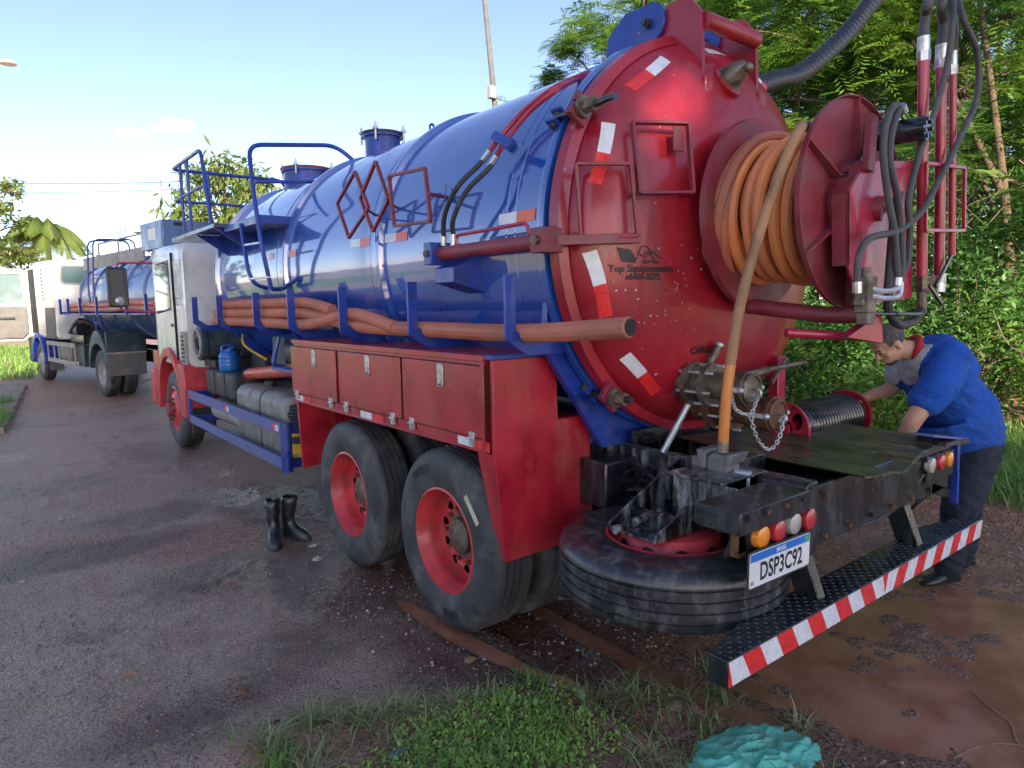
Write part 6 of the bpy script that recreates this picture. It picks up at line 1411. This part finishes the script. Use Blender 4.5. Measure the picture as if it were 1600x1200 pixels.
# head: cranium, face wedge, jaw, nose, ears, brow; looking down and to the left of the picture
hd = (fwv * .80 - upv * .60).normalized(); hu = (upv * .80 + fwv * .60).normalized(); hs = sdv
def hp(f, u, s): return skull + hd * f + hu * u + hs * s
def ell(mb, c, a, b, d, seg=20, rings=14):
    vs = []
    for i in range(rings + 1):
        t = math.pi * i / rings
        for k in range(seg):
            p = 2 * math.pi * k / seg; vs.append(c + hd * a * math.sin(t) * math.cos(p) + hs * b * math.sin(t) * math.sin(p) + hu * d * math.cos(t))
    mb.add(vs, [(i * seg + k, i * seg + (k + 1) % seg, (i + 1) * seg + (k + 1) % seg, (i + 1) * seg + k) for i in range(rings) for k in range(seg)])
ell(body, hp(-.005, .035, 0), .100, .078, .092); ell(body, hp(.028, -.035, 0), .070, .064, .085); ell(body, hp(.045, -.085, 0), .042, .044, .036)
ell(body, hp(.088, .018, 0), .020, .052, .014)                                   # brow
loft(body, [(hp(.094, .010, 0), hs * .010, hd * .012), (hp(.112, -.022, 0), hs * .014, hd * .016), (hp(.112, -.036, 0), hs * .021, hd * .016), (hp(.098, -.046, 0), hs * .016, hd * .010)], 10)
ell(body, hp(.092, -.066, 0), .012, .024, .007, 10, 8); ell(body, hp(.088, -.076, 0), .012, .021, .007, 10, 8)   # lips
for s in (-1, 1):
    ell(body, hp(-.012, -.012, s * .080), .020, .010, .033, 12, 8)
    ell(body, hp(.080, -.006, s * .032), .014, .015, .009, 10, 8)              # eyelids
    ell(body, hp(.062, -.030, s * .045), .024, .020, .022, 10, 8)              # cheeks
limb(body, [sL, (sL + eL) / 2 + sdv * .02, eL, (eL + hL) / 2, hL], [.075, .066, .054, .047, .033]); limb(body, [sR, (sR + eR) / 2 - sdv * .02, eR, (eR + hR) / 2, hR], [.075, .062, .050, .043, .031])
def hand(mb, wr, dirv, palm_n):
    d = dirv.normalized(); n = (palm_n - d * palm_n.dot(d)).normalized(); s = d.cross(n)
    loft(mb, [(wr - d * .01, s * .030, n * .022), (wr + d * .04, s * .040, n * .018), (wr + d * .085, s * .043, n * .014)], 12)
    for k, (o_, l) in enumerate(((-.032, .070), (-.011, .080), (.011, .075), (.031, .058))):
        b = wr + d * .08 + s * o_; limb(mb, [b, b + d * l * .45 + n * .004, b + d * l * .75 + n * .024, b + d * l * .78 + n * .052], [.0105, .010, .0095, .0085], 8)
    b = wr + d * .025 - s * .034; limb(mb, [b, b + d * .03 - s * .022 + n * .012, b + d * .058 - s * .022 + n * .034], [.013, .0115, .0095], 8)
hand(body, hL, (hL - eL), -upv + fwv * .3); hand(body, hR, (hR - eR), -upv * 1.0)
for k in (0, 1): limb(body, [hj[k], (hj[k] + kn[k]) / 2 + fwv * .01, kn[k], (kn[k] + an[k]) / 2 - fwv * .015, an[k]], [.085, .075, .058, .052, .040])
bd = fuse(body, 'body', [m_skin], man, .0075, 5)
# hair, stubble, eyes, brows
hm = MB(); ell(hm, hp(-.010, .042, 0), .103, .081, .092, 36, 26)
me_v = [Vector(v) - skull for v in hm.v]; keep = [f for f in hm.f if all((me_v[i].dot(hd) < .055 + .25 * (me_v[i].dot(hu) - .05) and me_v[i].dot(hu) > -.050 + .55 * max(-.03, me_v[i].dot(hd) + .01)) for i in f)]
hm.f = keep; hm.m = [0] * len(keep); hm.build('hair', m_hair, man, 60, fixn=False)
bdm = MB(); ell(bdm, hp(.046, -.086, 0), .046, .048, .038, 24, 14); keep = [f for f in bdm.f if all((Vector(bdm.v[i]) - skull).dot(hu) < -.080 for i in f)]; bdm.f = keep; bdm.m = [0] * len(keep); bdm.build('stubble', m_hair, man, 60, fixn=False)
for s in (-1, 1):
    MB().sphere(hp(.088, -.004, s * .032), .0085, 10, 8).build('eye', m_visor, man); MB().tube([hp(.101, .016, s * .014), hp(.101, .024, s * .034), hp(.088, .018, s * .052)], .0045, 6).build('eyebrow', m_hair, man)
# clothes
sh = MB(); torso(sh, .034)
limb(sh, [sL - sdv * .03, (sL * .55 + eL * .45) + sdv * .025, sL * .30 + eL * .70], [.105, .108, .100]); limb(sh, [sR + sdv * .03, sR * .5 + eR * .5, sR * .4 + eR * .6], [.10, .10, .092])
fr = perp(ax2)
def shcol(c):
    v = Vector(c) - chest
    # pale front yoke: from the collar down the chest, on the front half of the near side
    return 1 if (v.dot(fwv) > .075 + .40 * max(0, -v.z) and v.z > -.24 and (Vector(c) - sL - (eL - sL) * max(0, min(1, (Vector(c) - sL).dot(eL - sL) / (eL - sL).length_squared))).length > .135) else 0
fuse(sh, 'shirt', [m_shirt, m_grey], man, .009, 10, shcol, 0.006)
cl = MB(); cc = nkb + (skull - nkb) * .08; cx_ = (skull - nkb).normalized(); cn1 = sdv; cn2 = cx_.cross(sdv).normalized()
for off, rr_ in ((0, .090),): cl.tube([cc + cn1 * (.082) * math.cos(t) + cn2 * .088 * math.sin(t) + cx_ * .010 * math.cos(t * 2) for t in np.linspace(0, 2 * math.pi, 28, endpoint=False)], .020, 10, closed=True)
cl.build('collar', m_collar, man)
tr_ = MB(); loft(tr_, [(hip + ax1 * .06, sdv * .20, perp(ax1) * .195), (hip, sdv * .205, perp(ax1) * .20), (hip - upv * .10, sdv * .20, fwv * .17), (hip - upv * .16, sdv * .16, fwv * .13)])
for k in (0, 1): limb(tr_, [hj[k] - upv * .02, (hj[k] + kn[k]) / 2, kn[k], (kn[k] + an[k]) / 2 - fwv * .01, an[k] + upv * .0], [.125, .115, .092, .085, .080])
fuse(tr_, 'trousers', [m_jean], man, .011, 6, None, .009)
for k in (0, 1):
    a = an[k].copy(); a.z = .0; f2 = (fwv + sdv * (.25 if k == 0 else -.1)).normalized(); s2 = f2.cross(upv)
    so_ = MB(); loft(so_, [(a - f2 * .085 + upv * .035, s2 * .034, upv * .032), (a - f2 * .05 + upv * .05, s2 * .042, upv * .048), (a + f2 * .02 + upv * .055, s2 * .044, upv * .053), (a + f2 * .10 + upv * .036, s2 * .050, upv * .034), (a + f2 * .16 + upv * .028, s2 * .045, upv * .026), (a + f2 * .19 + upv * .022, s2 * .025, upv * .016)])
    limb(so_, [a + upv * .06, a + upv * .12], [.05, .052]); so_.build('shoe', m_shoe, man, 60)

# ================================================================== TREES
def frond_leaves(org, dirs, lens, npair=7, droop=.35, wid=.075):
    n = len(org); d = dirs / np.linalg.norm(dirs, axis=1, keepdims=True)
    up = np.tile([0, 0, 1.0], (n, 1)) + rng.normal(0, .25, (n, 3)); s = np.cross(d, up); s /= np.linalg.norm(s, axis=1, keepdims=True) + 1e-9; u = np.cross(s, d)
    V = []
    for k in range(npair):
        t = (k + .8) / npair; c = org + d * (lens * t)[:, None] - np.array([0, 0, 1.0]) * (droop * lens * t * t)[:, None]
        pl = lens * (.42 - .20 * abs(t - .45) * 2) * (.85 + .3 * rng.random(n)); w = lens * wid
        for sg in (-1, 1):
            a = s * sg * .86 + d * .5 + u * (-.12); a /= np.linalg.norm(a, axis=1, keepdims=True)
            b = np.cross(a, u + s * .3 * sg); b /= np.linalg.norm(b, axis=1, keepdims=True)
            V.append(np.stack([c + a * (pl * .04)[:, None], c + a * (pl * .5)[:, None] + b * (w * .5)[:, None], c + a * pl[:, None], c + a * (pl * .5)[:, None] - b * (w * .5)[:, None]], 1))
    return np.concatenate(V).reshape(-1, 3)
def oval_leaves(org, dirs, lens, ratio=.42, roll=1.0):
    n = len(org); d = dirs / (np.linalg.norm(dirs, axis=1, keepdims=True) + 1e-9); r = rng.normal(0, 1, (n, 3)); s = np.cross(d, r * roll + np.array([0, 0, 1.0])); s /= np.linalg.norm(s, axis=1, keepdims=True) + 1e-9
    nn = np.cross(s, d); w = lens * ratio * .5
    return np.stack([org, org + d * (lens * .45)[:, None] + s * w[:, None] - nn * (lens * .05)[:, None], org + d * lens[:, None] - nn * (lens * .12)[:, None], org + d * (lens * .45)[:, None] - s * w[:, None] - nn * (lens * .05)[:, None]], 1).reshape(-1, 3)
def leaf_mesh(name, V, m):
    n = len(V) // 4; F = np.arange(n * 4).reshape(-1, 4); me = fast_mesh(name, V, F); attr(me, 'v', np.repeat(rng.random(n) ** 1.3, 4)); me.materials.append(m); return me
def tree_skeleton(h, r0, lean, nl, spread, zc, seed, low=.35):
    rd = random.Random(seed); mb = MB(); ends = []
    tp = [Vector((lean[0] * t * t * h + .10 * math.sin(t * 5 + seed), lean[1] * t * t * h + .10 * math.cos(t * 4 + seed), h * t)) for t in np.linspace(0, 1, 9)]
    mb.tube(spl(tp, 3), [r0 * (1.15 - .8 * i / 24) for i in range(25)], 10)
    for i in range(nl):
        t = low + (1 - low) * (i + .5) / nl; b = tp[min(8, int(t * 8))].lerp(tp[min(8, int(t * 8) + 1)], t * 8 % 1); az = i * 2.4 + rd.uniform(-.4, .4); L_ = spread * rd.uniform(.65, 1.1) * (1.15 - .5 * t)
        d = Vector((math.cos(az), math.sin(az), rd.uniform(.25, .8))); m_ = b + d * L_ * .5; e = m_ + Vector((d.x, d.y, d.z * .5)) * L_ * .5
        mb.tube(spl([b, m_ + Vector((0, 0, .05)), e], 4), [r0 * .38 * (1 - .085 * k) for k in range(9)], 6); ends.append((m_, e))
        for _ in range(3):
            f = rd.uniform(.35, 1); p = m_.lerp(e, f); e2 = p + Vector((rd.gauss(0, .5), rd.gauss(0, .5), rd.uniform(-.1, .6))) * L_ * .45
            mb.tube([p, p.lerp(e2, .5) + Vector((0, 0, .04)), e2], [r0 * .14, r0 * .09, r0 * .05], 5); ends.append((p, e2))
    return mb, ends
def feathery(seed, h=7.5, ncl=9, per=17, spread=2.2, flen=.36, m=None, r0=.10, lean=(0, 0), low=.3):
    mb, ends = tree_skeleton(h, r0, lean, 13, spread, 0, seed, low); O = []; Dv = []
    for a, b in ends:
        a = np.array(a); b = np.array(b)
        for k in range(ncl // 3):
            c = a + (b - a) * (.35 + .65 * rng.random()) + rng.normal(0, .16, 3); n = per
            dr_ = rng.normal(0, 1, (n, 3)); dr_[:, 2] = np.abs(dr_[:, 2]) * .35 - .15; O.append(c + rng.normal(0, .10, (n, 3))); Dv.append(dr_)
    O = np.concatenate(O); Dv = np.concatenate(Dv); V = frond_leaves(O, Dv, flen * (.6 + .7 * rng.random(len(O))))
    return mb, leaf_mesh('crown', V, m or m_leaf)
fv = []
for k, (m_, ln, lw) in enumerate(((m_leaf, (.02, .01), .25), (m_leaf, (-.03, .02), .18), (m_leafd, (.02, -.03), .2), (m_leafd, (.0, .02), .12))):
    mb, cm_ = feathery(30 + k, 7.6, 12, 21, 2.3, .30, m_, .085, ln, lw); tr = mb.build('trunk', m_bark, None, 50); tm = tr.data; bpy.data.objects.remove(tr); fv.append((tm, cm_))
def put_tree(v, loc, sc, rz, label, nm='feathery_tree', group='feathery-leaved trees of the thicket', cat='tree', zs=1.0):
    o = empty(nm, (loc[0], loc[1], hz(loc[0], loc[1]) - .05 if abs(loc[0]) < 30 and abs(loc[1]) < 40 else 0), rz); o.scale = (sc, sc, sc * zs)
    for n_, me in (('trunk', v[0]), ('crown', v[1])):
        c = bpy.data.objects.new(n_, me); COL.objects.link(c); c.parent = o
    if label: tag(o, label, cat, group)
    return o
def gp(px, depth):       # ground point under a picture column at a given distance
    d = AF + AR * (px - 800) / FPX; return (CAM[0] + d[0] * depth, CAM[1] + d[1] * depth)
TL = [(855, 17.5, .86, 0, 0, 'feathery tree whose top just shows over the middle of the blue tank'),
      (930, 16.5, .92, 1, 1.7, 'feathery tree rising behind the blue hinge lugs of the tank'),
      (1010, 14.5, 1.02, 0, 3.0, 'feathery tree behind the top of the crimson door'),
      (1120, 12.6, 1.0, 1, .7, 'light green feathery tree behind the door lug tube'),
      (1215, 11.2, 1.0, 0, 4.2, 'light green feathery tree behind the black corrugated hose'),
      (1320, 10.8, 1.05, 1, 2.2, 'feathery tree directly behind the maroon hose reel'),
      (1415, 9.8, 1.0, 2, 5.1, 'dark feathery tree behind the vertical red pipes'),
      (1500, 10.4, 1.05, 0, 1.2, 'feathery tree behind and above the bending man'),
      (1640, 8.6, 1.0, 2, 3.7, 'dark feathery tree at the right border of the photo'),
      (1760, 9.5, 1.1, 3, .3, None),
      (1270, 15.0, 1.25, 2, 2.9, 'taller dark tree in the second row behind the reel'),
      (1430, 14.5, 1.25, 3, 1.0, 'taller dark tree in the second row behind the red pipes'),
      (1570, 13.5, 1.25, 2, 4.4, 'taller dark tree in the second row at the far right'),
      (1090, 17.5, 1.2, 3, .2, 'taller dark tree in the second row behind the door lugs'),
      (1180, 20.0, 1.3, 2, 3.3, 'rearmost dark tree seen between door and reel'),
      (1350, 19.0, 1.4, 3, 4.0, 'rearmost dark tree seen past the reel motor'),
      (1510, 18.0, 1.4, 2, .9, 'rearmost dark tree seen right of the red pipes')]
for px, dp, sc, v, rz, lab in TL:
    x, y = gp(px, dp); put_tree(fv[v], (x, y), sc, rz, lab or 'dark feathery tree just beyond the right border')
# bare tree with the light trunk behind the man
tx = Vector((*gp(1566, 8.6), 0)); z0 = hz(tx.x, tx.y)
mb = MB(); a = Vector((0, 0, 0)); tt_ = [a, Vector((.0, .02, .8)), Vector((.03, .0, 1.55)), Vector((-.02, .04, 2.2)), Vector((-.10, .12, 3.0)), Vector((-.22, .3, 4.3)), Vector((-.3, .5, 5.6))]
mb.tube(spl(tt_, 5), [.105 - .0028 * i for i in range(31)], 12)
for p, q_ in (((.0, .0, 1.7), (.35, -.45, 3.2)), ((-.1, .12, 2.8), (-.9, .9, 4.6)), ((.0, .03, 1.9), (.15, .6, 3.4))): mb.tube(spl([Vector(p), Vector(p).lerp(Vector(q_), .5) + Vector((0, 0, .15)), Vector(q_)], 4), [.05 - .004 * i for i in range(9)], 7)
bt_root = tag(empty('trunk_tree', (tx.x, tx.y, z0)), 'tree with a pale brown bare trunk standing right behind the man', 'tree', 'feathery-leaved trees of the thicket')
mb.build('trunk', mat('pale_trunk_bark', (.11, .07, .045), .85, 0, 0, .3, 6, (.10, .07, .05), .4, 8, (1, 1, .3), bump=.6, bscale=18), bt_root, 60)
O = np.array([(-.6, .8, 5.6), (.35, -.45, 3.2), (-.9, .9, 4.6), (.15, .6, 3.4)]); O = np.repeat(O, 90, 0) + rng.normal(0, .45, (360, 3)); Dv = rng.normal(0, 1, (360, 3)); Dv[:, 2] *= .4
c = bpy.data.objects.new('crown', leaf_mesh('crown', frond_leaves(O, Dv, .36 * (.6 + .7 * rng.random(360))), m_leaf)); COL.objects.link(c); c.parent = bt_root
# shrubs of the understorey
def shrub_mesh(seed, m, n=2600, rx=1.0, h=2.1, ll=.13, vr=1):
    cs = rng.normal(0, 1, (34, 3)); cs /= np.linalg.norm(cs, axis=1, keepdims=True); cs *= (.35 + .65 * rng.random((34, 1)) ** .5); cs = cs * [rx, rx, h * .5] + [0, 0, h * .5]; cs[:, 2] = np.clip(cs[:, 2], .15, None)
    c = cs[rng.integers(0, 34, n)] + rng.normal(0, .16, (n, 3)); d = rng.normal(0, 1, (n, 3)); d[:, 2] = d[:, 2] * .5 - .2
    st_ = MB()
    for k in range(16):
        e = cs[k]; st_.tube(spl([(rng.normal(0, .12), rng.normal(0, .12), 0), (e[0] * .4, e[1] * .4, e[2] * .6), tuple(e)], 3), [.016, .014, .012, .010, .008, .006, .004], 5)
    o = st_.build('stems', m_bark, None, 60); sm = o.data; bpy.data.objects.remove(o)
    return sm, leaf_mesh('foliage', oval_leaves(c, d, ll * (.35 + 1.3 * rng.random(n) ** 1.5), .42), m)
sv = [shrub_mesh(1, m_leafd, 4800, 1.0, 2.0, .09), shrub_mesh(2, m_leaf, 4200, .9, 1.7, .085), shrub_mesh(3, m_leafd, 5200, 1.1, 2.4, .085)]
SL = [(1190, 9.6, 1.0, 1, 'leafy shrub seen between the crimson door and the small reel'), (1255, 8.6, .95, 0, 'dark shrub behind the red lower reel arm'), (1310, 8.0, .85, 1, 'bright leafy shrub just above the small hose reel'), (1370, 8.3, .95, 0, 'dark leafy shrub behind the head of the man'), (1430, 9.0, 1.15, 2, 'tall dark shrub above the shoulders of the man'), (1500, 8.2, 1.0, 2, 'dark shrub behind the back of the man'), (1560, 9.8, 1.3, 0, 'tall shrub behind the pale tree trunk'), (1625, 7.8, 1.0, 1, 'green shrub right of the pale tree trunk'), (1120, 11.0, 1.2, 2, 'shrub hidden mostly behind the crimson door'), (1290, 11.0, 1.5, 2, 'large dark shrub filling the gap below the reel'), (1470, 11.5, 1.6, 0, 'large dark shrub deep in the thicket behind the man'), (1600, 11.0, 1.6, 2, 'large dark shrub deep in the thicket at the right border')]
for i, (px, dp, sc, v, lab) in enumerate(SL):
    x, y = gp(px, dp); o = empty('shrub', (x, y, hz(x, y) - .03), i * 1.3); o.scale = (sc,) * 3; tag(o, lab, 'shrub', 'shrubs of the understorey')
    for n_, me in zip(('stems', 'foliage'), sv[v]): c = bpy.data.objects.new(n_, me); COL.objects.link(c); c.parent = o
# tangle of bare vines and dead twigs in the thicket
vm = MB(); rd = random.Random(5)
for k in range(46):
    p = DP(rd.uniform(1440, 1640), rd.uniform(250, 640), rd.uniform(7.2, 9.5)); d = Vector((rd.gauss(0, .6), rd.gauss(0, .6), rd.uniform(-1.2, .3)))
    vm.tube(spl([p, p + d * .5 + Vector((rd.gauss(0, .12), rd.gauss(0, .12), rd.gauss(0, .1))), p + d + Vector((rd.gauss(0, .2), rd.gauss(0, .2), rd.gauss(0, .2)))], 5), rd.uniform(.003, .008), 5)
tag(vm.build('dead_vines', mat('dead_vine', (.20, .16, .12), .9)), 'tangle of thin dead vines and twigs hanging in the thicket', 'vines', None, 'stuff')
# trees beyond the trucks, left to centre
def broad(seed, h, ncl, per, spread, ll, m, ratio=.4, droop=.3, r0=.16, low=.4):
    mb, ends = tree_skeleton(h, r0, (0, 0), 14, spread, 0, seed, low); O = []; Dv = []
    for a, b in ends:
        a = np.array(a); b = np.array(b)
        for k in range(ncl):
            c = a + (b - a) * (.4 + .6 * rng.random()) + rng.normal(0, .25, 3); O.append(c + rng.normal(0, .16, (per, 3))); dv = rng.normal(0, 1, (per, 3)); dv[:, 2] -= droop; Dv.append(dv)
    O = np.concatenate(O); Dv = np.concatenate(Dv); tr = mb.build('trunk', m_bark, None, 60); tm = tr.data; bpy.data.objects.remove(tr)
    return tm, leaf_mesh('crown', oval_leaves(O, Dv, ll * (.6 + .7 * rng.random(len(O))), ratio), m)
bv = broad(71, 6.0, 3, 15, 2.3, .40, m_leafy, .28, .9, .10, .45)
x, y = gp(372, 24); put_tree(bv, (x, y), 1.0, .6, 'sparse tree with drooping yellow-green leaves behind the platform handrails', 'drooping_leaf_tree', None)
bv2 = broad(83, 8.0, 3, 22, 3.2, .34, m_leafy, .5, .3, .2, .3)
x, y = gp(-15, 62); put_tree(bv2, (x, y), 1.45, 1.9, 'round leafy tree at the far left border', 'broadleaf_tree', 'distant trees at the left')
x, y = gp(52, 78); put_tree(bv2, (x, y), 1.1, .4, 'low leafy tree left of the palm in the distance', 'broadleaf_tree', 'distant trees at the left')
for k, (px, dp, sc) in enumerate(((-140, 60, 1.2), (-330, 52, 1.2), (140, 130, 1.3), (215, 150, 1.2), (20, 140, 1.3))):
    x, y = gp(px, dp); put_tree(bv2, (x, y), sc, k, ('leafy tree out to the left of the road, beyond the left border', 'second leafy tree beyond the left border', 'hazy distant tree behind the white cab of the second truck', 'hazy distant tree behind the tank of the second truck', 'hazy distant tree far behind the open door')[k], 'broadleaf_tree', 'distant trees at the left')
# palm
px_, py_ = gp(92, 66); pr = tag(empty('palm_tree', (px_, py_, 0)), 'palm with drooping feathery fronds beyond the second truck', 'tree'); pr.scale = (1.45,) * 3
MB().tube(spl([(0, 0, 0), (.15, 0, 3), (.05, 0, 6.6)], 6), [.24 - .008 * i for i in range(13)], 10).build('trunk', m_bark, pr, 60)
for k in range(17):
    az = k * 2.4; el = .2 + .9 * ((k * 7) % 17) / 17; d = Vector((math.cos(az), math.sin(az), 0)); L_ = 3.4; pts = []
    for i in range(15):
        t = i / 14; pts.append(Vector((.05, 0, 6.6)) + d * L_ * (math.sin(el) * 0 + t * .85) * math.cos(el * .6) + Vector((0, 0, L_ * (t * math.sin(el) * 1.1 - 1.15 * t * t))))
    V = []
    for i in range(60):
        t = .08 + .9 * i / 60; j = t * 14; a_ = pts[int(j)].lerp(pts[min(14, int(j) + 1)], j % 1); tg = (pts[min(14, int(j) + 1)] - pts[int(j)]).normalized(); sd_ = tg.cross(Vector((0, 0, 1))).normalized(); l = 1.0 * math.sin(math.pi * (.12 + .85 * t)) + .15
        for s in (-1, 1):
            e = a_ + (sd_ * s * .55 + tg * .35 + Vector((0, 0, -.75))).normalized() * l; w = tg * .04
            V += [a_ - w, a_ + w, e + w * .4, e - w * .4]
    me = leaf_mesh('frond', np.array([tuple(v) for v in V]), m_leafy); f = bpy.data.objects.new('frond', me); COL.objects.link(f); f.parent = pr
# unseen tall trees behind the photographer, placed and shaped to shade the whole foreground
sun_h = Vector((SUN_H[0], SUN_H[1], 0)); eh = Vector((-SUN_H[1], SUN_H[0], 0)); eh = eh if eh.x > 0 else -eh
gaps = [(Dm(1055, 175), .20, .15), (Dm(1088, 150), .12, .1), (Dm(1040, 225), .10, .2), (Y(1300, 190, RY2), .09, .1), (Y(1335, 175, RY2), .02, 0), (Dm(1175, 185), .0, .2)]  # crown gaps cut along the sun rays to drop sun patches on door and reel
for row, (dist, ts) in enumerate(((25.0, (-8.0, -5.6, -3.2, -.8, 1.6, 3.6)), (28.5, (-9.0, -6.6, -4.2, -1.8, .6, 2.8)))):
    for t in ts:
        c = sun_h * dist + eh * t; H_ = (18.2 + 1.6 * row + .6 * math.sin(t * 1.7)) * (1.16 if t < -2.5 else 1 if t < 0 else .90 if t < 2 else .76); zb = 9.0 + 1.4 * row; n = int(9000 * (H_ - zb) / 9.5)
        z = zb + (H_ - zb) * rng.random(n); rad = 2.6 * np.sin(np.pi * np.clip((z - zb) / (H_ - zb), .12, .93)) ** .4 * np.sqrt(rng.random(n)); az = rng.random(n) * 6.283
        O = np.stack([c.x + rad * np.cos(az), c.y + rad * np.sin(az), z], -1) + rng.normal(0, .12, (n, 3)); keep = np.ones(n, bool)
        for g, gr, kp in gaps:
            w_ = O - np.array(g); sv_ = np.array(sunv); al = w_ @ sv_; dd_ = np.linalg.norm(w_ - al[:, None] * sv_, axis=1); keep &= (dd_ > gr + .12) | (rng.random(n) < kp * .35)
        O = O[keep]; V = oval_leaves(O, rng.normal(0, 1, (len(O), 3)), .34 * (.7 + .6 * rng.random(len(O))), .55)
        me = leaf_mesh('crown', V - np.tile([c.x, c.y, 0], (len(V), 1)), m_leafd)
        rt = tag(empty('shade_tree', (c.x, c.y, 0)), 'unseen tall tree with a high dense crown shaped to shade the scene from behind the photographer', 'tree', 'unseen shade trees behind the photographer')
        cr = bpy.data.objects.new('crown', me); COL.objects.link(cr); cr.parent = rt
        MB().tube(spl([(0, 0, -.1), (.1, 0, 6), (0, .1, H_ - 1)], 5), [.26 - .019 * i for i in range(11)], 8).build('trunk', m_bark, rt, 60)

# ================================================================== POLES, LAMP, WIRES
a, b = DP(776, 190, 22), DP(757, 0, 22); dn = (a - b).normalized(); base = a + dn * ((a.z + .1) / -dn.z); topp = b - dn * 1.6
pl_ = MB().tube([base, a, b, topp], [.13, .10, .075, .06], 14).build('utility_pole', m_concrete); tag(pl_, 'grey leaning utility pole behind the blue tank', 'pole')
q = DP(769, 143, 21.8); MB().box(q.x - .14, q.x + .10, q.y - .1, q.y + .1, q.z - .22, q.z + .16).build('meter_box', m_greyl, pl_, bevel=.02)
MB().bar(DP(745, -20, 22), DP(772, -22, 22), .09, .09).build('crossarm', m_greyl, pl_)
lq = DP(12, 98, 26); lm = tag(empty('street_lamp', (lq.x, lq.y, 0)), 'street lamp head at the left border against the sky', 'street lamp')
lt = (lq - Vector((lq.x, lq.y, 0))); MB().lathe([(.001, .10), (.14, .09), (.26, .03), (.30, -.03), (.27, -.06), (.001, -.07)], lt, 'Z', 24).build('lamp_head', mat('white_lamp_shell', (.75, .73, .72), .4), lm)
MB().tube(rnd([lt + Vector((-.2, 0, .02)), lt + Vector((-2.0, .3, .25)), lt + Vector((-2.3, .3, -.2)), Vector((-2.3, .3, 0))], .3), .05, 10).build('lamp_arm', m_greyl, lm)
for (p0, p1, dp, lab) in (((-200, 276), (420, 276), 45, 'upper overhead wire crossing the sky at the left'), ((-200, 296), (420, 287), 55, 'lower overhead wire crossing the sky at the left')):
    A_, B_ = DP(*p0, dp), DP(*p1, dp); Q = [A_.lerp(B_, t) - Vector((0, 0, .45 * 4 * t * (1 - t))) for t in np.linspace(0, 1, 24)]
    tag(MB().tube(Q, .024, 5).build('overhead_wire', m_blackm), lab, 'wire', 'overhead wires')
for px_, tp, lab in ((187, 352, 'thin far pylon mast left of the pair'), (194, 350, 'thin far pylon mast right of the pair')):
    A_ = DP(px_, tp, 120); o = tag(empty('far_pylon', (A_.x, A_.y, 0)), lab, 'pylon', 'distant pylon masts')
    MB().tube([(0, 0, 0), (0, 0, A_.z)], [.16, .08], 6).build('mast', m_greyp, o); MB().box(-.5, .5, -.06, .06, A_.z - 1.2, A_.z - 1.05).build('crossarm', m_greyp, o)
